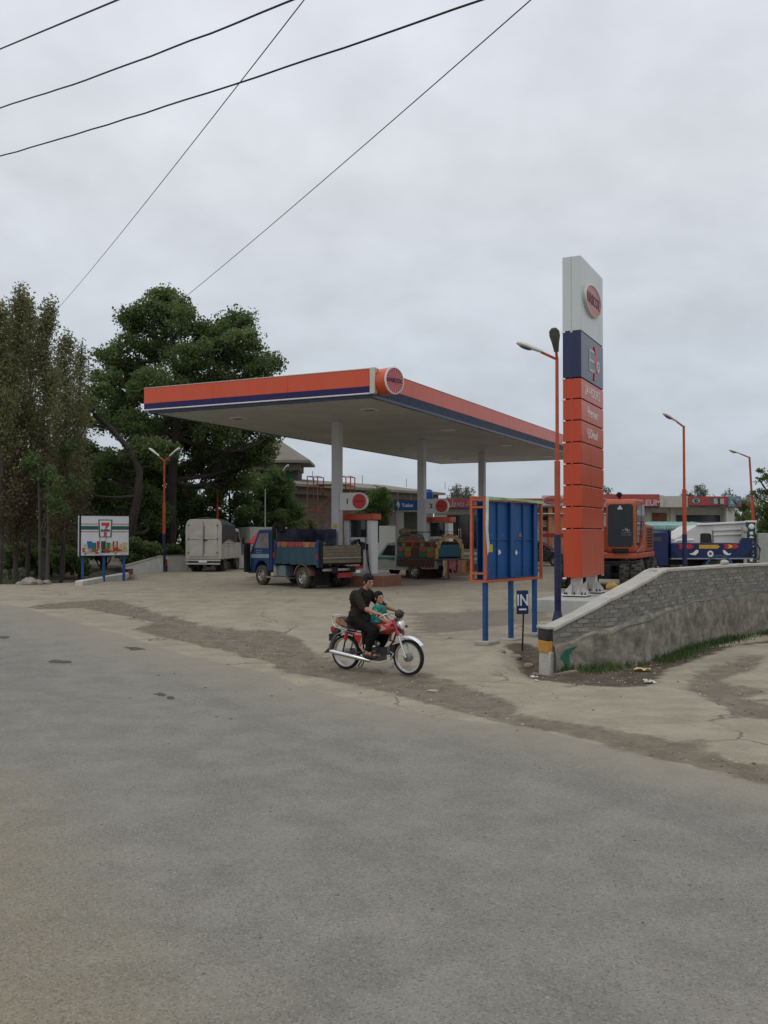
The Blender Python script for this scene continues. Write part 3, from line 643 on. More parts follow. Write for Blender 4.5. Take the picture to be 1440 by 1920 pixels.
# number boards
DISC = mat('disc_red', (.48, .035, .02), .4, var=.08)
for k, (u_, num) in enumerate(((4.86, '1'), (12.1, '2'))):
    W_ = Vector((C0.x, C0.y, 0)) + Matrix.Rotation(UZ, 3, 'Z') @ Vector((u_ - .06, 3.79 - (0 if k == 0 else .10), 0))
    t = thing('pump_number_sign', ['white board numbered 1 with a red disc, fixed to the nearest canopy column', 'white board numbered 2 with a red disc, fixed to the middle canopy column'][k], 'sign', (W_.x, W_.y, 2.3 + .86), UZ)
    t.location.z = (P(0, 957, W_.y).z, P(0, 963, W_.y).z)[k]
    h = .62; q = MB(); pl = [(0, 0), (.80, 0)] + [(.80 + h / 2 * math.sin(a), h / 2 - h / 2 * math.cos(a)) for a in np.linspace(.1, math.pi - .1, 14)] + [(.80, h), (0, h)]
    q.prism(pl, (.06, -0, 0), (0, -1, 0), (0, 0, 1), (-1, 0, 0), .12); q.build('board', mat('sign_white', (.60, .61, .60), .45, var=.04), t, bevel=.008)
    q = MB(); q.lathe((-.066, -.80, h / 2), (-1, 0, 0), [(0, .0), (.262, 0), (.262, .025), (0, .025)], 36); dd = q.build('disc', DISC, t)
    text('HASCOL', .1, mat('disc_letters', (.16, .01, .01), .5), dd, (-.094, -.80, h / 2), (0, -1, 0))
    q = MB(); q.bb((-.02, .0, .07), (.02, .06, .12)); q.bb((-.02, .0, .5), (.02, .06, .55)); stuff(q.build('bracket', ALU, t))
    text(num, .26, mat('black_print', (.02, .02, .02), .5), t, (-.064, -.32, h / 2), (0, -1, 0), name='numeral', off=.008)
# islands
KERB = mat('brown_kerb_paint', (.23, .095, .055), .7, var=.15, scale=5, dirt=.3, dcol=(.2, .15, .11), bump=.3)
ISL = mat('island_top', (.33, .31, .27), .85, var=.15, dirt=.4)
def island(u0, u1, v0, v1, label):
    t = thing('pump_island', label, 'pump island', C0, UZ, None)
    r = (v1 - v0) / 2; vm_ = (v0 + v1) / 2; n = 14
    pl = [(u1 - r * .55 + r * .55 * math.sin(a), vm_ - r * math.cos(a)) for a in np.linspace(0, math.pi, n)] + [(u0 + r * .55 - r * .55 * math.sin(a), vm_ + r * math.cos(a)) for a in np.linspace(0, math.pi, n)]
    q = MB(); q.prism(pl, (0, 0, -.1), (1, 0, 0), (0, 1, 0), (0, 0, 1), .48); q.build('kerb', KERB, t, bevel=.02)
    q = MB(); q.prism([((a - (u0 + u1) / 2) * .94 + (u0 + u1) / 2, (c - vm_) * .9 + vm_) for a, c in pl], (0, 0, .383), (1, 0, 0), (0, 1, 0), (0, 0, 1), .01); q.build('top_slab', ISL, t)
    # upright ribs of the kerb facing
    q = MB(); m_ = len(pl)
    for i in range(m_):
        a = Vector((*pl[i], 0)); c = Vector((*pl[(i + 1) % m_], 0)); ln = (c - a).length; k_ = max(1, int(ln / .16)); d = (c - a).normalized()
        for j in range(k_): q.box(a + (c - a) * ((j + .5) / k_) + Vector((d.y, -d.x, 0)) * .004 + Vector((0, 0, .13)), (ln / k_ - .012, .016, .44), math.atan2(d.y, d.x))
    stuff(q.build('kerb_facing', KERB, t))
    return t
island(4.35, 6.6, 2.0, 4.3, 'brown kerbed island carrying the nearest fuel dispenser')
island(11.5, 16.0, 2.9, 4.5, 'brown kerbed island under the middle canopy column')
island(18.6, 21.4, 2.9, 4.5, 'brown kerbed island at the farthest canopy column')
def dispenser(u_, v_, label):
    W_ = Vector((C0.x, C0.y, 0)) + Matrix.Rotation(UZ, 3, 'Z') @ Vector((u_, v_, 0))
    t = thing('fuel_dispenser', label, 'fuel dispenser', (W_.x, W_.y, .44 + .392), UZ, None)
    PW = mat('dispenser_white', (.62, .63, .62), .4, var=.04, dirt=.12)
    H = 2.12
    for s_ in (-1, 1): MB().bb((-.25, s_ * .47 - .1, 0), (.25, s_ * .47 + .1, H - .18)).build('side_pillar', PW, t, bevel=.03)
    MB().bb((-.2, -.365, 0), (.2, .365, 1.32)).build('cabinet', PW, t, bevel=.015)
    MB().bb((-.32, -.66, H - .17), (.32, .66, H + .05)).build('head', ORANGE, t, bevel=.02)
    MB().bb((-.08, -.36, 1.33), (.08, .36, H - .18)).build('rear_panel', GLASS, t)
    dsp = MB().bb((-.22, -.02, .86), (-.204, .33, 1.22)).build('display_panel', mat('display_grey', (.28, .31, .32), .3), t, bevel=.005)
    for zc2 in (1.11, .98): MB().bb((-.228, .04, zc2 - .035), (-.221, .24, zc2 + .035)).build('readout', GLASS, dsp)
    MB().bb((-.23, -.27, .9), (-.204, -.14, 1.14)).build('keypad', DARK, t, bevel=.004)
    MB().bb((-.215, -.33, .1), (-.203, .33, .8)).build('service_door', WHITEC, t, bevel=.004)
    for s_ in (-1,):
        q = MB(); q.box((-.28, s_ * .40, .98), (.10, .05, .22)); q.cyl((-.3, s_ * .4, 1.05), (-.4, s_ * .4, .92), .016, n=8); q.build('nozzle', BLACK, t, bevel=.01)
        q = MB(); q.tube([(-.24, s_ * .32, H - .15), (-.27, s_ * .33, 1.3), (-.30, s_ * .37, .8), (-.34, s_ * .47, .3), (-.32, s_ * .56, .03), (-.3, s_ * .48, .25), (-.29, s_ * .42, .88)], .017, 6); shade(q.build('hose', BLACK, t).data)
    return t
dispenser(5.65, 3.4, 'white fuel dispenser with orange head beside the column of board 1')
dispenser(12.9, 3.4, 'white fuel dispenser with orange head behind the decorated pickup, near board 2')

def squash(q, zc, f):
    q.v = [(a, b_, zc + (c_ - zc) * f) for a, b_, c_ in q.v]
# ================================================================ PYLON SIGN
PY = Vector((5.12, 24.0, 0)); pyl = thing('pylon_sign', 'tall price pylon of white, navy and orange panels on two bolted white feet', 'pylon sign', PY, UZ)
PL, PT = 2.48, .49
ZY = lambda y_: P(1091, y_, 24.0).z
yb = [478.2, 619.4, 707.5, 746.9, 787.2, 828.1, 868.7, 909, 949.6, 991.2, 1084.4]
PM = [WPANEL, NAVY] + [ORANGE] * 8
core = MB().bb((.06, .05, ZY(1080)), (PL - .06, PT - .05, ZY(482))).build('inner_frame', mat('pylon_gap', (.05, .012, .008), .7), pyl)
for i in range(10):
    zt_, zb_ = ZY(yb[i]) - (.0 if i == 0 else .014), ZY(yb[i + 1]) + .014
    q = MB(); q.bb((0, 0, zb_), (PL, PT, zt_)); pn = q.build('panel', PM[i], pyl, bevel=.012)
    if i < 10: MB().bb((-.006, PT * .52 - .03, zb_ - .04), (.05, PT * .52 + .03, zb_ + .0)).build('joint_strip', PM[i], pn)
    q = MB(); q.bb((PL - .05, .02, zb_ - .042), (PL + .025, .07, zb_ - .002)); q.bb((-.02, PT - .07, zb_ - .042), (.03, PT + .02, zb_ - .002)); stuff(q.build('clip', WHITEC, pn))
    if i == 0:
        MB().bb((-.004, PT * .52 - .008, zb_), (.0, PT * .52 + .008, zt_)).build('seam', mat('grey_seam', (.4, .42, .42), .5), pn)
        c = Vector((1.10, 0, P(1112, 568, 25.1).z)); 
        q = MB(); q.lathe(c, (0, -1, 0), [(.88, -.01), (.905, .03), (.905, .08), (.86, .09), (.84, .065)], 48); squash(q, c.z, .46); shade(q.build('emblem_rim', mat('pylon_rim', (.66, .65, .56), .4), pn).data)
        q = MB(); q.lathe(c, (0, -1, 0), [(0, .068), (.845, .068), (.845, .0), (0, 0)], 48); squash(q, c.z, .46); q.build('emblem_face', mat('pylon_red', (.40, .06, .05), .3, var=.1), pn)
        text('HASCOL', .40, mat('pylon_letters', (.09, .04, .07), .5), pn, c + Vector((0, -.073, 0)), (1, 0, 0), off=.004, sx=.95)
    if i == 1:
        zc2 = (zt_ + zb_) / 2; o_ = Vector((1.0, -.002, zc2))
        q = MB(); 
        for a0, b0, a1, b1 in ((0, -.3, .06, .3), (.5, -.3, .56, .3), (.06, -.3, .5, -.24), (.06, .24, .5, .3), (.06, -.03, .5, .03)): q.bb((o_.x + a0 - .15, -.012, zc2 + b0), (o_.x + a1 - .15, -.001, zc2 + b1))
        stuff(q.build('window_mark', mat('mark_white', (.5, .52, .55), .5), pn)); MB().bb((o_.x - .14, -.006, zc2 - .29), (o_.x + .40, -.002, zc2 + .29)).build('mark_field', mat('mark_grey', (.22, .24, .29), .5), pn)
        q = MB(); q.prism([(.35, .42), (.75, .5), (.75, .38), (.52, -.5), (.32, -.5), (.48, -.05), (.38, .1), (.5, .26)], (o_.x, -.014, zc2), (1, 0, 0), (0, 0, 1), (0, -1, 0), .006); q.build('seven_mark', mat('mark_red', (.55, .06, .06), .4), pn)
        q = MB(); q.lathe((o_.x + .78, -.014, zc2 - .07), (0, -1, 0), [(0, 0), (.17, 0), (.17, .012), (0, .012)], 24); dd = q.build('round_mark', mat('mark_white', (.6, .6, .6), .5), pn)
        text('S', .2, NAVY, dd, (o_.x + .78, -.03, zc2 - .07), (1, 0, 0))
    tx = {2: '24 HOURS', 3: 'Premier', 4: 'Diesel'}.get(i)
    if tx: text(tx, .36 if i < 4 else .33, mat('sign_letters', (.72, .66, .64), .4), pn, (1.2 + (.14 if i == 4 else 0), -.004, (zt_ + zb_) / 2), (1, 0, 0), off=.003)
    if i == 4:
        q = MB(); q.lathe((.72, -.002, (zt_ + zb_) / 2), (0, -1, 0), [(.13, 0), (.13, .012), (.1, .012), (.1, 0)], 20); q.build('logo_ring', mat('sign_letters', (.7, .6, .6), .4), pn)
        text('H', .17, mat('sign_letters', (.7, .6, .6), .4), pn, (.72, -.004, (zt_ + zb_) / 2), (1, 0, 0))
zf = .64
FT = mat('white_steel_foot', (.66, .66, .63), .45, var=.05, dirt=.25, dcol=(.35, .33, .28))
for cx in (.42, 2.05):
    ft = MB().box((cx, .25, (zf + ZY(1084)) / 2 + .02), (.26, .26, ZY(1084) - zf)).build('foot', FT, pyl, bevel=.01)
    MB().box((cx, .25, zf + .045), (.66, .66, .03)).build('base_plate', FT, ft, bevel=.004)
    MB().box((cx, .25, zf + .012), (.6, .6, .024)).build('grout_pad', DARK, ft)
    for dx, dy in ((1, 0), (-1, 0), (0, 1), (0, -1)):
        a = Vector((dx, dy, 0)); p_ = Vector((-dy, dx, 0))
        for s_ in (-.09, .09):
            q = MB(); q.prism([(.12, 0), (.31, 0), (.31, .06), (.12, .30)], Vector((cx, .25, zf + .06)) + p_ * s_, a, (0, 0, 1), p_, .012); q.build('gusset', FT, ft)
        for s_ in (-.2, 0, .2):
            q = MB(); c_ = Vector((cx, .25, zf + .06)) + a * .27 + p_ * s_; q.cyl(c_, c_ + Vector((0, 0, .07)), .014, n=6); q.cyl(c_, c_ + Vector((0, 0, .03)), .028, n=6); q.build('bolt', DARK, ft)
ped = MB().bb((-.9, -.75, -.3), (3.4, .98, zf - .0)).build('plinth', mat('plinth_concrete', (.42, .43, .39), .9, var=.15, scale=2, bump=.5, bscale=20, dirt=.45, dcol=(.27, .25, .2)), None, loc=PY, rot=(0, 0, UZ), bevel=.03)
tag(ped, 'pale concrete plinth under the tall pylon sign', 'plinth')
q = MB(); q.bb((-.93, -.78, zf + .001), (3.43, 1.01, zf + .004)); 

# ================================================================ LAMP POSTS
LH = mat('lamp_head_white', (.62, .62, .56), .4, var=.06, dirt=.15); LD = mat('lamp_lens_dark', (.09, .10, .085), .25)
def lamp_head(t, base, d, up=.30, L_=.62, dark=False):
    d = Vector(d).normalized(); a = Vector(base); n_ = Vector((0, 0, 1)); side = d.cross(n_)
    ax = (d + n_ * up).normalized(); nn = side.cross(ax)
    M = Matrix((ax, side, nn)).transposed()
    b = MB(); k = 10; prof = [(0, .055, .045), (.06, .06, .05), (.25, .085, .06), (.42, .12, .075), (.55, .115, .07), (.62, .07, .045), (.635, .01, .01)]
    vs = []
    for x_, w_, h_ in prof:
        for j in range(k): an = 2 * math.pi * j / k; vs.append(M @ Vector((x_ * L_ / .62, w_ * math.cos(an), h_ * math.sin(an) * (1 if math.sin(an) > 0 else .6))) + a)
    b.add(vs, [(i * k + j, i * k + (j + 1) % k, (i + 1) * k + (j + 1) % k, (i + 1) * k + j) for i in range(len(prof) - 1) for j in range(k)] + [tuple(range(k))])
    h = b.build('lamp_head', mat('lamp_head_grey', (.09, .095, .085), .4) if dark else LH, t); shade(h.data, 50)
    q = MB(); q.ell(M @ Vector((.40 * L_ / .62, 0, -.035)) + a, (.16, .085, .04), 12, 6, rot=M); shade(q.build('lens', LD, h).data, 60)
def lamp(px, base_py, Y, heads, label, H=5.8, zsplit=2.27, r=.07, tilt=0, thick=1.0, headlen=.62):
    b0 = P(px, base_py, Y); gz0 = gz(b0.x, b0.y); t = thing('lamp_post', label, 'street lamp', (b0.x, b0.y, gz0), 0, None)
    zs = zsplit - gz0; zm_ = zs + (H - zs) * .42
    tl = lambda z_: (tilt * z_, 0, z_)
    q = MB(); q.tube([tl(.0), tl(zs)], r * 1.25 * thick, 12); shade(q.build('lower_pole', POSTNV, t).data)
    q = MB(); q.tube([tl(zs), tl(zm_ - .03), tl(zm_), tl(H)], [r * 1.1 * thick, r * 1.1 * thick, r * .68 * thick, r * .62 * thick], 12); shade(q.build('upper_pole', POSTOR, t).data)
    q = MB(); q.lathe((0, 0, 0), (0, 0, 1), [(r * 2.6, 0), (r * 2.6, .03), (r * 2.3, .05), (r * 1.3, .3), (r * 1.2, .31)], 8); q.build('base_flare', POSTNV, t, bevel=.004)
    q = MB(); q.box((0, 0, -.1), (.45, .45, .24)); q.build('footing', CONC, t, bevel=.02)
    for d, arm, up in heads:
        d = Vector((*d, 0)).normalized(); e_ = Vector(tl(H)) + d * arm + Vector((0, 0, arm * up))
        q = MB(); q.tube([tl(H - .04), e_], r * .5, 8); q.build('arm', POSTOR, t)
        lamp_head(t, e_ - d * .03, d, up, headlen, dark=arm < .2)
    return t
lamp(1046, 1168, 21.2, [((-1, .1), .36, .38), ((-.3, -.95), .12, 1.0)], 'tall orange and navy lamp post with two heads, nearest the pylon', H=5.85 + .25, r=.062, thick=1.0, tilt=.0008)
lamp(1284, 1060, 33.8, [((-1, -.1), .26, .55)], 'orange and navy lamp post rising behind the wall, left of two on the right', H=5.78)
lamp(1418, 1060, 47.2, [((-1, -.1), .50, .30)], 'leaning orange and navy lamp post at the right edge', H=5.75, tilt=-.052, thick=1.15)
lamp(307, 1074, 44.5, [((-1, .15), .3, .75), ((1, -.1), .3, .75)], 'lamp post with two heads in a V behind the convenience store billboard', H=5.35)
lamp(407, 1060, 54.0, [((.9, .3), .4, .8)], 'lamp post half hidden by the dark tree behind the white truck', H=5.7)
lamp(523, 1050, 60.0, [((.8, -.3), .25, .9)], 'slim lamp post between the dark trees and the red scaffold', H=5.6)

# ================================================================ BLUE BILLBOARD (back side, by the entrance)
def billboard(root, rdir, label, w_, zb_, zt_, posts, front, hb=.0):
    t = thing('billboard', label, 'billboard', root, math.atan2(rdir[1], rdir[0])); zg = root[2]
    return t
r_ = Vector((.64, .77, 0)).normalized(); BR = G(913, 1214)
bb_ = thing('billboard', 'blue steel billboard seen from behind in a rusty orange frame on three blue posts', 'billboard', (BR.x, BR.y, 0), math.atan2(r_.y, r_.x))
BPN = mat('blue_sheet', (.005, .072, .24), .42, var=.16, scale=3, dirt=.25, dcol=(.03, .09, .18)); OFR = mat('orange_frame_paint', (.46, .10, .035), .55, var=.2, scale=8, dirt=.3)
z0, z1 = 1.40, 2.93
for k, x_ in enumerate((.0, .93, 1.86)):
    Wp = Vector((BR.x, BR.y, 0)) + r_ * x_
    q = MB(); q.bb((x_ - .055, .0, gz(Wp.x, Wp.y) - .1), (x_ + .055, .07, z0 - .02)); pp = q.build('post', BLUE, bb_, bevel=.006)
    q = MB(); q.box((x_, .03, gz(Wp.x, Wp.y) + .0), (.42, .34, .09)); q.v = [tuple(c + random.Random(k * 9 + i).uniform(-.03, .03) for i, c in enumerate(v)) for v in q.v]; q.build('post_footing', CONC, pp, bevel=.02)
for a, c in ((-.03, .93), (.94, 1.9)):
    xm_ = (a + c) / 2
    sh_ = MB().bb((a, .06, z0), (c, .075, z1)).build('sheet', BPN, bb_)
    for xx_ in (a + .02, xm_ - .011, c - .03): MB().bb((xx_, .028, z0), (xx_ + .022, .058, z1)).build('rib', BLUE, sh_)
    for zz_ in (z0 + .0, (z0 + z1) / 2, z1 - .03): MB().bb((a + .051, .034, zz_), (c - .031, .056, zz_ + .018)).build('rib', BLUE, sh_)
q = MB(); q.bb((.87, -.012, z0), (1.0, .026, z1)); q.build('mullion', BLUE, bb_, bevel=.005)
q = MB(); q.bb((1.79, -.012, z0), (1.92, .026, z1)); q.build('mullion', BLUE, bb_, bevel=.005)
# front orange frame and the second frame behind
def frm(y_, x0, x1, za, zb2, th=.06):
    q = MB(); q.bb((x0, y_ - .03, za), (x1, y_ + .03, za + th)); q.build('frame_rail', OFR, bb_, bevel=.004)
    q = MB(); q.bb((x0, y_ - .03, zb2 - th), (x1, y_ + .03, zb2)); q.build('frame_rail', OFR, bb_, bevel=.004)
    for x_ in (x0, x1 - th): q = MB(); q.bb((x_, y_ - .03, za + th), (x_ + th, y_ + .03, zb2 - th)); q.build('frame_stile', OFR, bb_, bevel=.004)
frm(-.03, -.12, 2.05, z0 - .06, z1 + .06, .048); frm(.30, -.10, 2.02, z0 - .05, z1 + .10)
for xx_ in (-.10, 1.98):
    for zz_ in (z0 - .03, z0 + .12, z1 - .12, z1 + .03): MB().bb((xx_, .002, zz_ - .02), (xx_ + .035, .268, zz_ + .02)).build('spacer', OFR, bb_)
MB().bb((-.02, .20, z0), (1.92, .215, z1)).build('far_sheet', BPN, bb_)
q = MB(); q.add([(-.13, -.065, z1 + .09), (2.06, -.065, z1 + .05), (2.06, -.062, z1 - .01), (.9, -.065, z1 + .035), (-.13, -.062, z1 + .02)], [(0, 4, 3, 2, 1)]); q.add([(-.13, -.065, z1 + .09), (2.06, -.065, z1 + .05), (2.06, .1, z1 + .055), (-.13, .1, z1 + .095)], [(0, 1, 2, 3)])
q.build('banner_remnant', mat('banner_green', (.22, .42, .16), .6, var=.5, scale=3, dirt=.6, dcol=(.6, .62, .55)), bb_)['label'] = 'torn green and white banner strip along the top'
q = MB(); q.add([(-.13, -.07, z1 + .09), (-.02, -.066, z1 + .09), (-.045, -.07, 2.35), (-.0, -.065, 2.1), (-.03, -.066, 1.95), (-.075, -.07, 1.87), (-.11, -.07, 2.1), (-.14, -.07, 2.4)], [(0, 7, 6, 5, 4, 3, 2, 1)])
q.build('banner_remnant', mat('banner_white', (.62, .66, .60), .6, var=.2), bb_)['label'] = 'torn white banner strip down the left side'
q = MB(); q.add([(2.02, .30, z1 + .02), (2.06, .15, z1 + .02), (2.12, .2, 2.1), (2.10, .22, 1.5), (2.05, .25, 1.45), (2.04, .3, 2.2)], [(0, 1, 2, 3, 4, 5)]); q.build('banner_remnant', mat('banner_white', (.62, .66, .60), .6, var=.2), bb_)
for a, c, e_, col_, nm, pts in ((.10, 1.93, 0, (.55, .42, .04), 'sticker', [(0, 0), (.19, 0), (.19, .15), (0, .15)]), (.47, 1.86, 0, (.6, .6, .62), 'torn_paper', [(0, 0), (.13, .04), (.12, .09), (.05, .12), (-.0, .1)]), (1.13, 1.85, 0, (.6, .62, .65), 'torn_paper', [(0, .04), (.04, .12), (.1, .05), (.05, 0)]), (1.28, 2.23, 0, (.3, .12, .08), 'torn_paper', [(0, 0), (.12, .0), (.06, .12)])):
    q = MB(); q.prism(pts, (a, .056, c), (1, 0, 0), (0, 0, 1), (0, -1, 0), .003); q.build(nm, mat(nm + '_%d' % int(a * 100), col_, .6, var=.15, scale=12), bb_)
rc = random.Random(12); q = MB()
for _ in range(60):
    a, c = rc.choice([(.15, 2.3), (.2, 1.55), (.5, 2.3), (1.3, 2.2), (1.2, 1.9), (1.45, 1.7), (.3, 1.5)]); a += rc.gauss(0, .1); c += rc.gauss(0, .06); s_ = rc.uniform(.004, .014)
    if .0 < a < 1.75 and not (.85 < a < 1.02): q.prism([(0, 0), (s_ * 2, s_ * .4), (s_, s_)], (a, .056, c), (1, 0, 0), (0, 0, 1), (0, -1, 0), .002)
stuff(q.build('paint_chips', mat('chip_pale', (.35, .45, .52), .6), bb_))
# IN sign
p = G(979, 1221); p.z = gz(p.x, p.y); inn = thing('entry_sign', 'small navy sign reading IN over a white bar on a thin leaning pole', 'sign', p, R(14))
q = MB(); q.tube([(-.0, 0, -.1), (.03, 0, .70)], .017, 8); q.build('pole', DARK, inn)
q = MB(); q.bb((-.115, -.02, .69), (.125, .0, 1.14)); bd = q.build('board', mat('in_sign_navy', (.012, .03, .09), .4), inn, bevel=.012)
q = MB()
for a in (((-.105, -.026, .70), (-.093, -.021, 1.13)), ((.103, -.026, .70), (.115, -.021, 1.13)), ((-.092, -.026, .70), (.102, -.021, .708)), ((-.092, -.026, 1.122), (.102, -.021, 1.13))): q.bb(*a)
INW = mat('in_sign_white', (.62, .66, .70), .4)
text('IN', .30, INW, inn, (.005, -.0235, .945), (1, 0, 0), off=.004, sx=.78)
MB().bb((-.07, -.026, .765), (.08, -.021, .795)).build('bar', INW, inn)
# ================================================================ CONVENIENCE STORE BILLBOARD
r_ = Vector((.87, .49, 0)).normalized(); SR = Vector((-11.45, 35.2, 0)); s7 = thing('billboard', 'white convenience store billboard with a green striped logo and food pictures on blue posts', 'billboard', SR, math.atan2(r_.y, r_.x))
z0, z1 = 1.45, 2.97; W7 = 2.0
for x_ in (.05, .95, 1.82):
    Wp = SR + r_ * x_; MB().bb((x_ - .055, .05, gz(Wp.x, Wp.y) - .1), (x_ + .055, .12, z0 + .1)).build('post', BLUE, s7, bevel=.005)
VIN = mat('vinyl_white', (.62, .64, .66), .45, var=.05, scale=2); VG = mat('vinyl_green', (.01, .11, .075), .45); VR = mat('vinyl_red', (.5, .05, .045), .45)
pn = MB().bb((-.05, -.02, z0), (W7, .03, z1)).build('front_panel', VIN, s7, bevel=.015)
MB().bb((-.12, .20, z0 - .03), (W7 - .06, .26, z1 + .0)).build('rear_panel', VIN, s7, bevel=.02)
q = MB()
for a in ((-.06, z0 - .025, W7 + .01, z0 - .002), (-.06, z1 + .002, W7 + .01, z1 + .025)): q.bb((a[0], -.03, a[1]), (a[2], .25, a[3]))
q.bb((-.075, -.03, z0), (-.053, .19, z1)); q.bb((W7 + .003, -.03, z0), (W7 + .02, .19, z1)); stuff(q.build('edge_frame', DARK, s7))
F_ = lambda x0, za, x1, zb2, m_, nm='print_stripe', d=.026: MB().bb((x0, -d, za), (x1, -d + .004, zb2)).build(nm, m_, pn)
lx = .665 + .3
F_(-.05, 2.44, .68, 2.58, VG); F_(1.27, 2.44, W7 - .01, 2.58, VG)
for zz_ in (2.35, 2.64): F_(-.05, zz_, .68, zz_ + .028, VR); F_(1.27, zz_, W7 - .01, zz_ + .028, VR)
cx = .975; q = MB(); q.prism([(-.3, .34), (.3, .34), (.27, -.34), (-.27, -.34)], (cx, -.026, 2.49), (1, 0, 0), (0, 0, 1), (0, -1, 0), .006); q.build('logo_shield', VG, pn)
q = MB(); q.prism([(-.25, .30), (.25, .30), (.21, -.31), (-.21, -.31)], (cx, -.033, 2.49), (1, 0, 0), (0, 0, 1), (0, -1, 0), .004); q.build('logo_field', VIN, pn)
q = MB(); q.prism([(-.17, .22), (.17, .22), (.17, .12), (.03, -.03), (-.02, -.03), (.02, .1), (-.17, .1)], (cx, -.038, 2.49), (1, 0, 0), (0, 0, 1), (0, -1, 0), .004); q.build('logo_seven', VR, pn)
q = MB(); q.prism([(-.06, -.14), (.06, -.14), (.06, -.3), (-.06, -.3)], (cx, -.038, 2.49), (1, 0, 0), (0, 0, 1), (0, -1, 0), .004); q.build('logo_stem', VR, pn)
text('ELEVEN', .115, mat('logo_dark', (.01, .05, .035), .5), pn, (cx, -.042, 2.405), (1, 0, 0), off=.006)
rc = random.Random(77); FC = [('grocery_blue', (.02, .13, .35)), ('grocery_teal', (.01, .17, .16)), ('grocery_red', (.42, .035, .03)), ('grocery_dark', (.05, .05, .05)), ('grocery_green', (.03, .2, .07)), ('grocery_cream', (.5, .42, .22)), ('grocery_brown', (.25, .11, .05)), ('grocery_pale', (.5, .52, .5))]
FM = [mat(n_, c_, .5, var=.5, scale=22) for n_, c_ in FC]
items = [(0.0, .12, 7, 1.93), (.1, .13, 7, 1.88), (.2, .22, 0, 2.0), (.42, .18, 1, 1.95), (.62, .13, 2, 2.0), (.80, .2, 3, 2.0), (1.02, .17, 4, 1.95), (1.2, .1, 5, 1.93), (1.3, .06, 2, 2.0), (1.38, .06, 5, 2.0), (1.46, .06, 2, 2.0), (1.56, .14, 5, 1.9), (1.72, .2, 5, 1.95)]
for x_, w_, m_, h_ in items: F_(x_, z0 + .1, x_ + w_, h_, FM[m_], 'grocery_print', .026 + .001 * rc.randrange(3))
for k in range(34):
    x_ = rc.uniform(.0, W7 - .12); zc2 = z0 + .02 + rc.uniform(.05, .24); rx = rc.uniform(.04, .13); rz_ = rc.uniform(.02, .06); m_ = rc.choice([2, 5, 6, 2, 5, 4, 7])
    x_ = min(max(x_, rx), W7 - rx - .02)
    q = MB(); q.prism([(rx * math.cos(a), rz_ * math.sin(a)) for a in np.linspace(0, 2 * math.pi, 10, endpoint=False)], (x_, -.030 - .0006 * k, zc2), (1, 0, 0), (0, 0, 1), (0, -1, 0), .003); q.build('grocery_print', FM[m_], pn)
for x_ in (.72, .98): q = MB(); q.prism([(0, 0), (.02, 0), (.05, .16), (.03, .16)], (x_, -.034, 2.0), (1, 0, 0), (0, 0, 1), (0, -1, 0), .003); q.build('straw_print', VR, pn)
s7.scale = (.88, 1, 1)
# white kerb in front of it
a, c = G(148, 1098), G(236, 1081); d = (c - a); q = MB(); q.box((0, 0, 0), (d.length, .28, .34)); kb = q.build('kerb', CONCW, loc=(a + d / 2) + Vector((0, 0, .0)), rot=(0, 0, math.atan2(d.y, d.x)), bevel=.03); tag(kb, 'low whitewashed kerb in front of the convenience store billboard', 'kerb')
# white ramped wall by the V lamp
a, c = G(250, 1077), P(306, 1073, 44.0); d = (c - a); ln = d.xy.length; wl = thing('low_wall', 'low whitewashed wall sloping up to the two headed lamp post', 'wall', (a.x, a.y, .4), math.atan2(d.y, d.x))
q = MB(); q.prism([(-.5, .42), (0, .50), (ln, .82), (ln, -.2), (0, -.2), (-.0, .30), (-.5, .30)], (0, 0, 0), (1, 0, 0), (0, 0, 1), (0, 1, 0), .25); q.build('wall_body', CONCW, wl, bevel=.015)
q = MB(); q.prism([(-.52, .45), (0, .53), (ln, .85), (ln, .823), (0, .503), (-.52, .423)], (0, -.02, 0), (1, 0, 0), (0, 0, 1), (0, 1, 0), .29); q.build('wall_cap', mat('weathered_cap', (.3, .28, .24), .9, dirt=.5), wl)
q = MB(); q.bb((-.35, .02, -.1), (0, .23, .29)); q.build('brick_end', mat('red_brick', (.22, .07, .04), .9, var=.3, dirt=.4), wl, bevel=.03)
a, c = P(314, 1073, 45.2), P(470, 1068, 48.5); d = c - a; w2 = thing('low_wall', 'low whitewashed wall running behind the white covered truck', 'wall', (a.x, a.y, .42), math.atan2(d.y, d.x))
MB().bb((0, 0, -.2), (d.xy.length, .25, .78)).build('wall_body', CONCW, w2, bevel=.015); MB().bb((-.01, -.02, .782), (d.xy.length, .27, .81)).build('wall_cap', mat('weathered_cap', (.3, .28, .24), .9, dirt=.5), w2)
q = MB(); q.bb((-.10, .0, .30), (-.004, .24, .62)); q.build('orange_mark', ORANGE, w2); q = MB(); q.bb((-.10, .0, -.1), (-.004, .24, .298)); q.build('black_mark', BLK, w2)
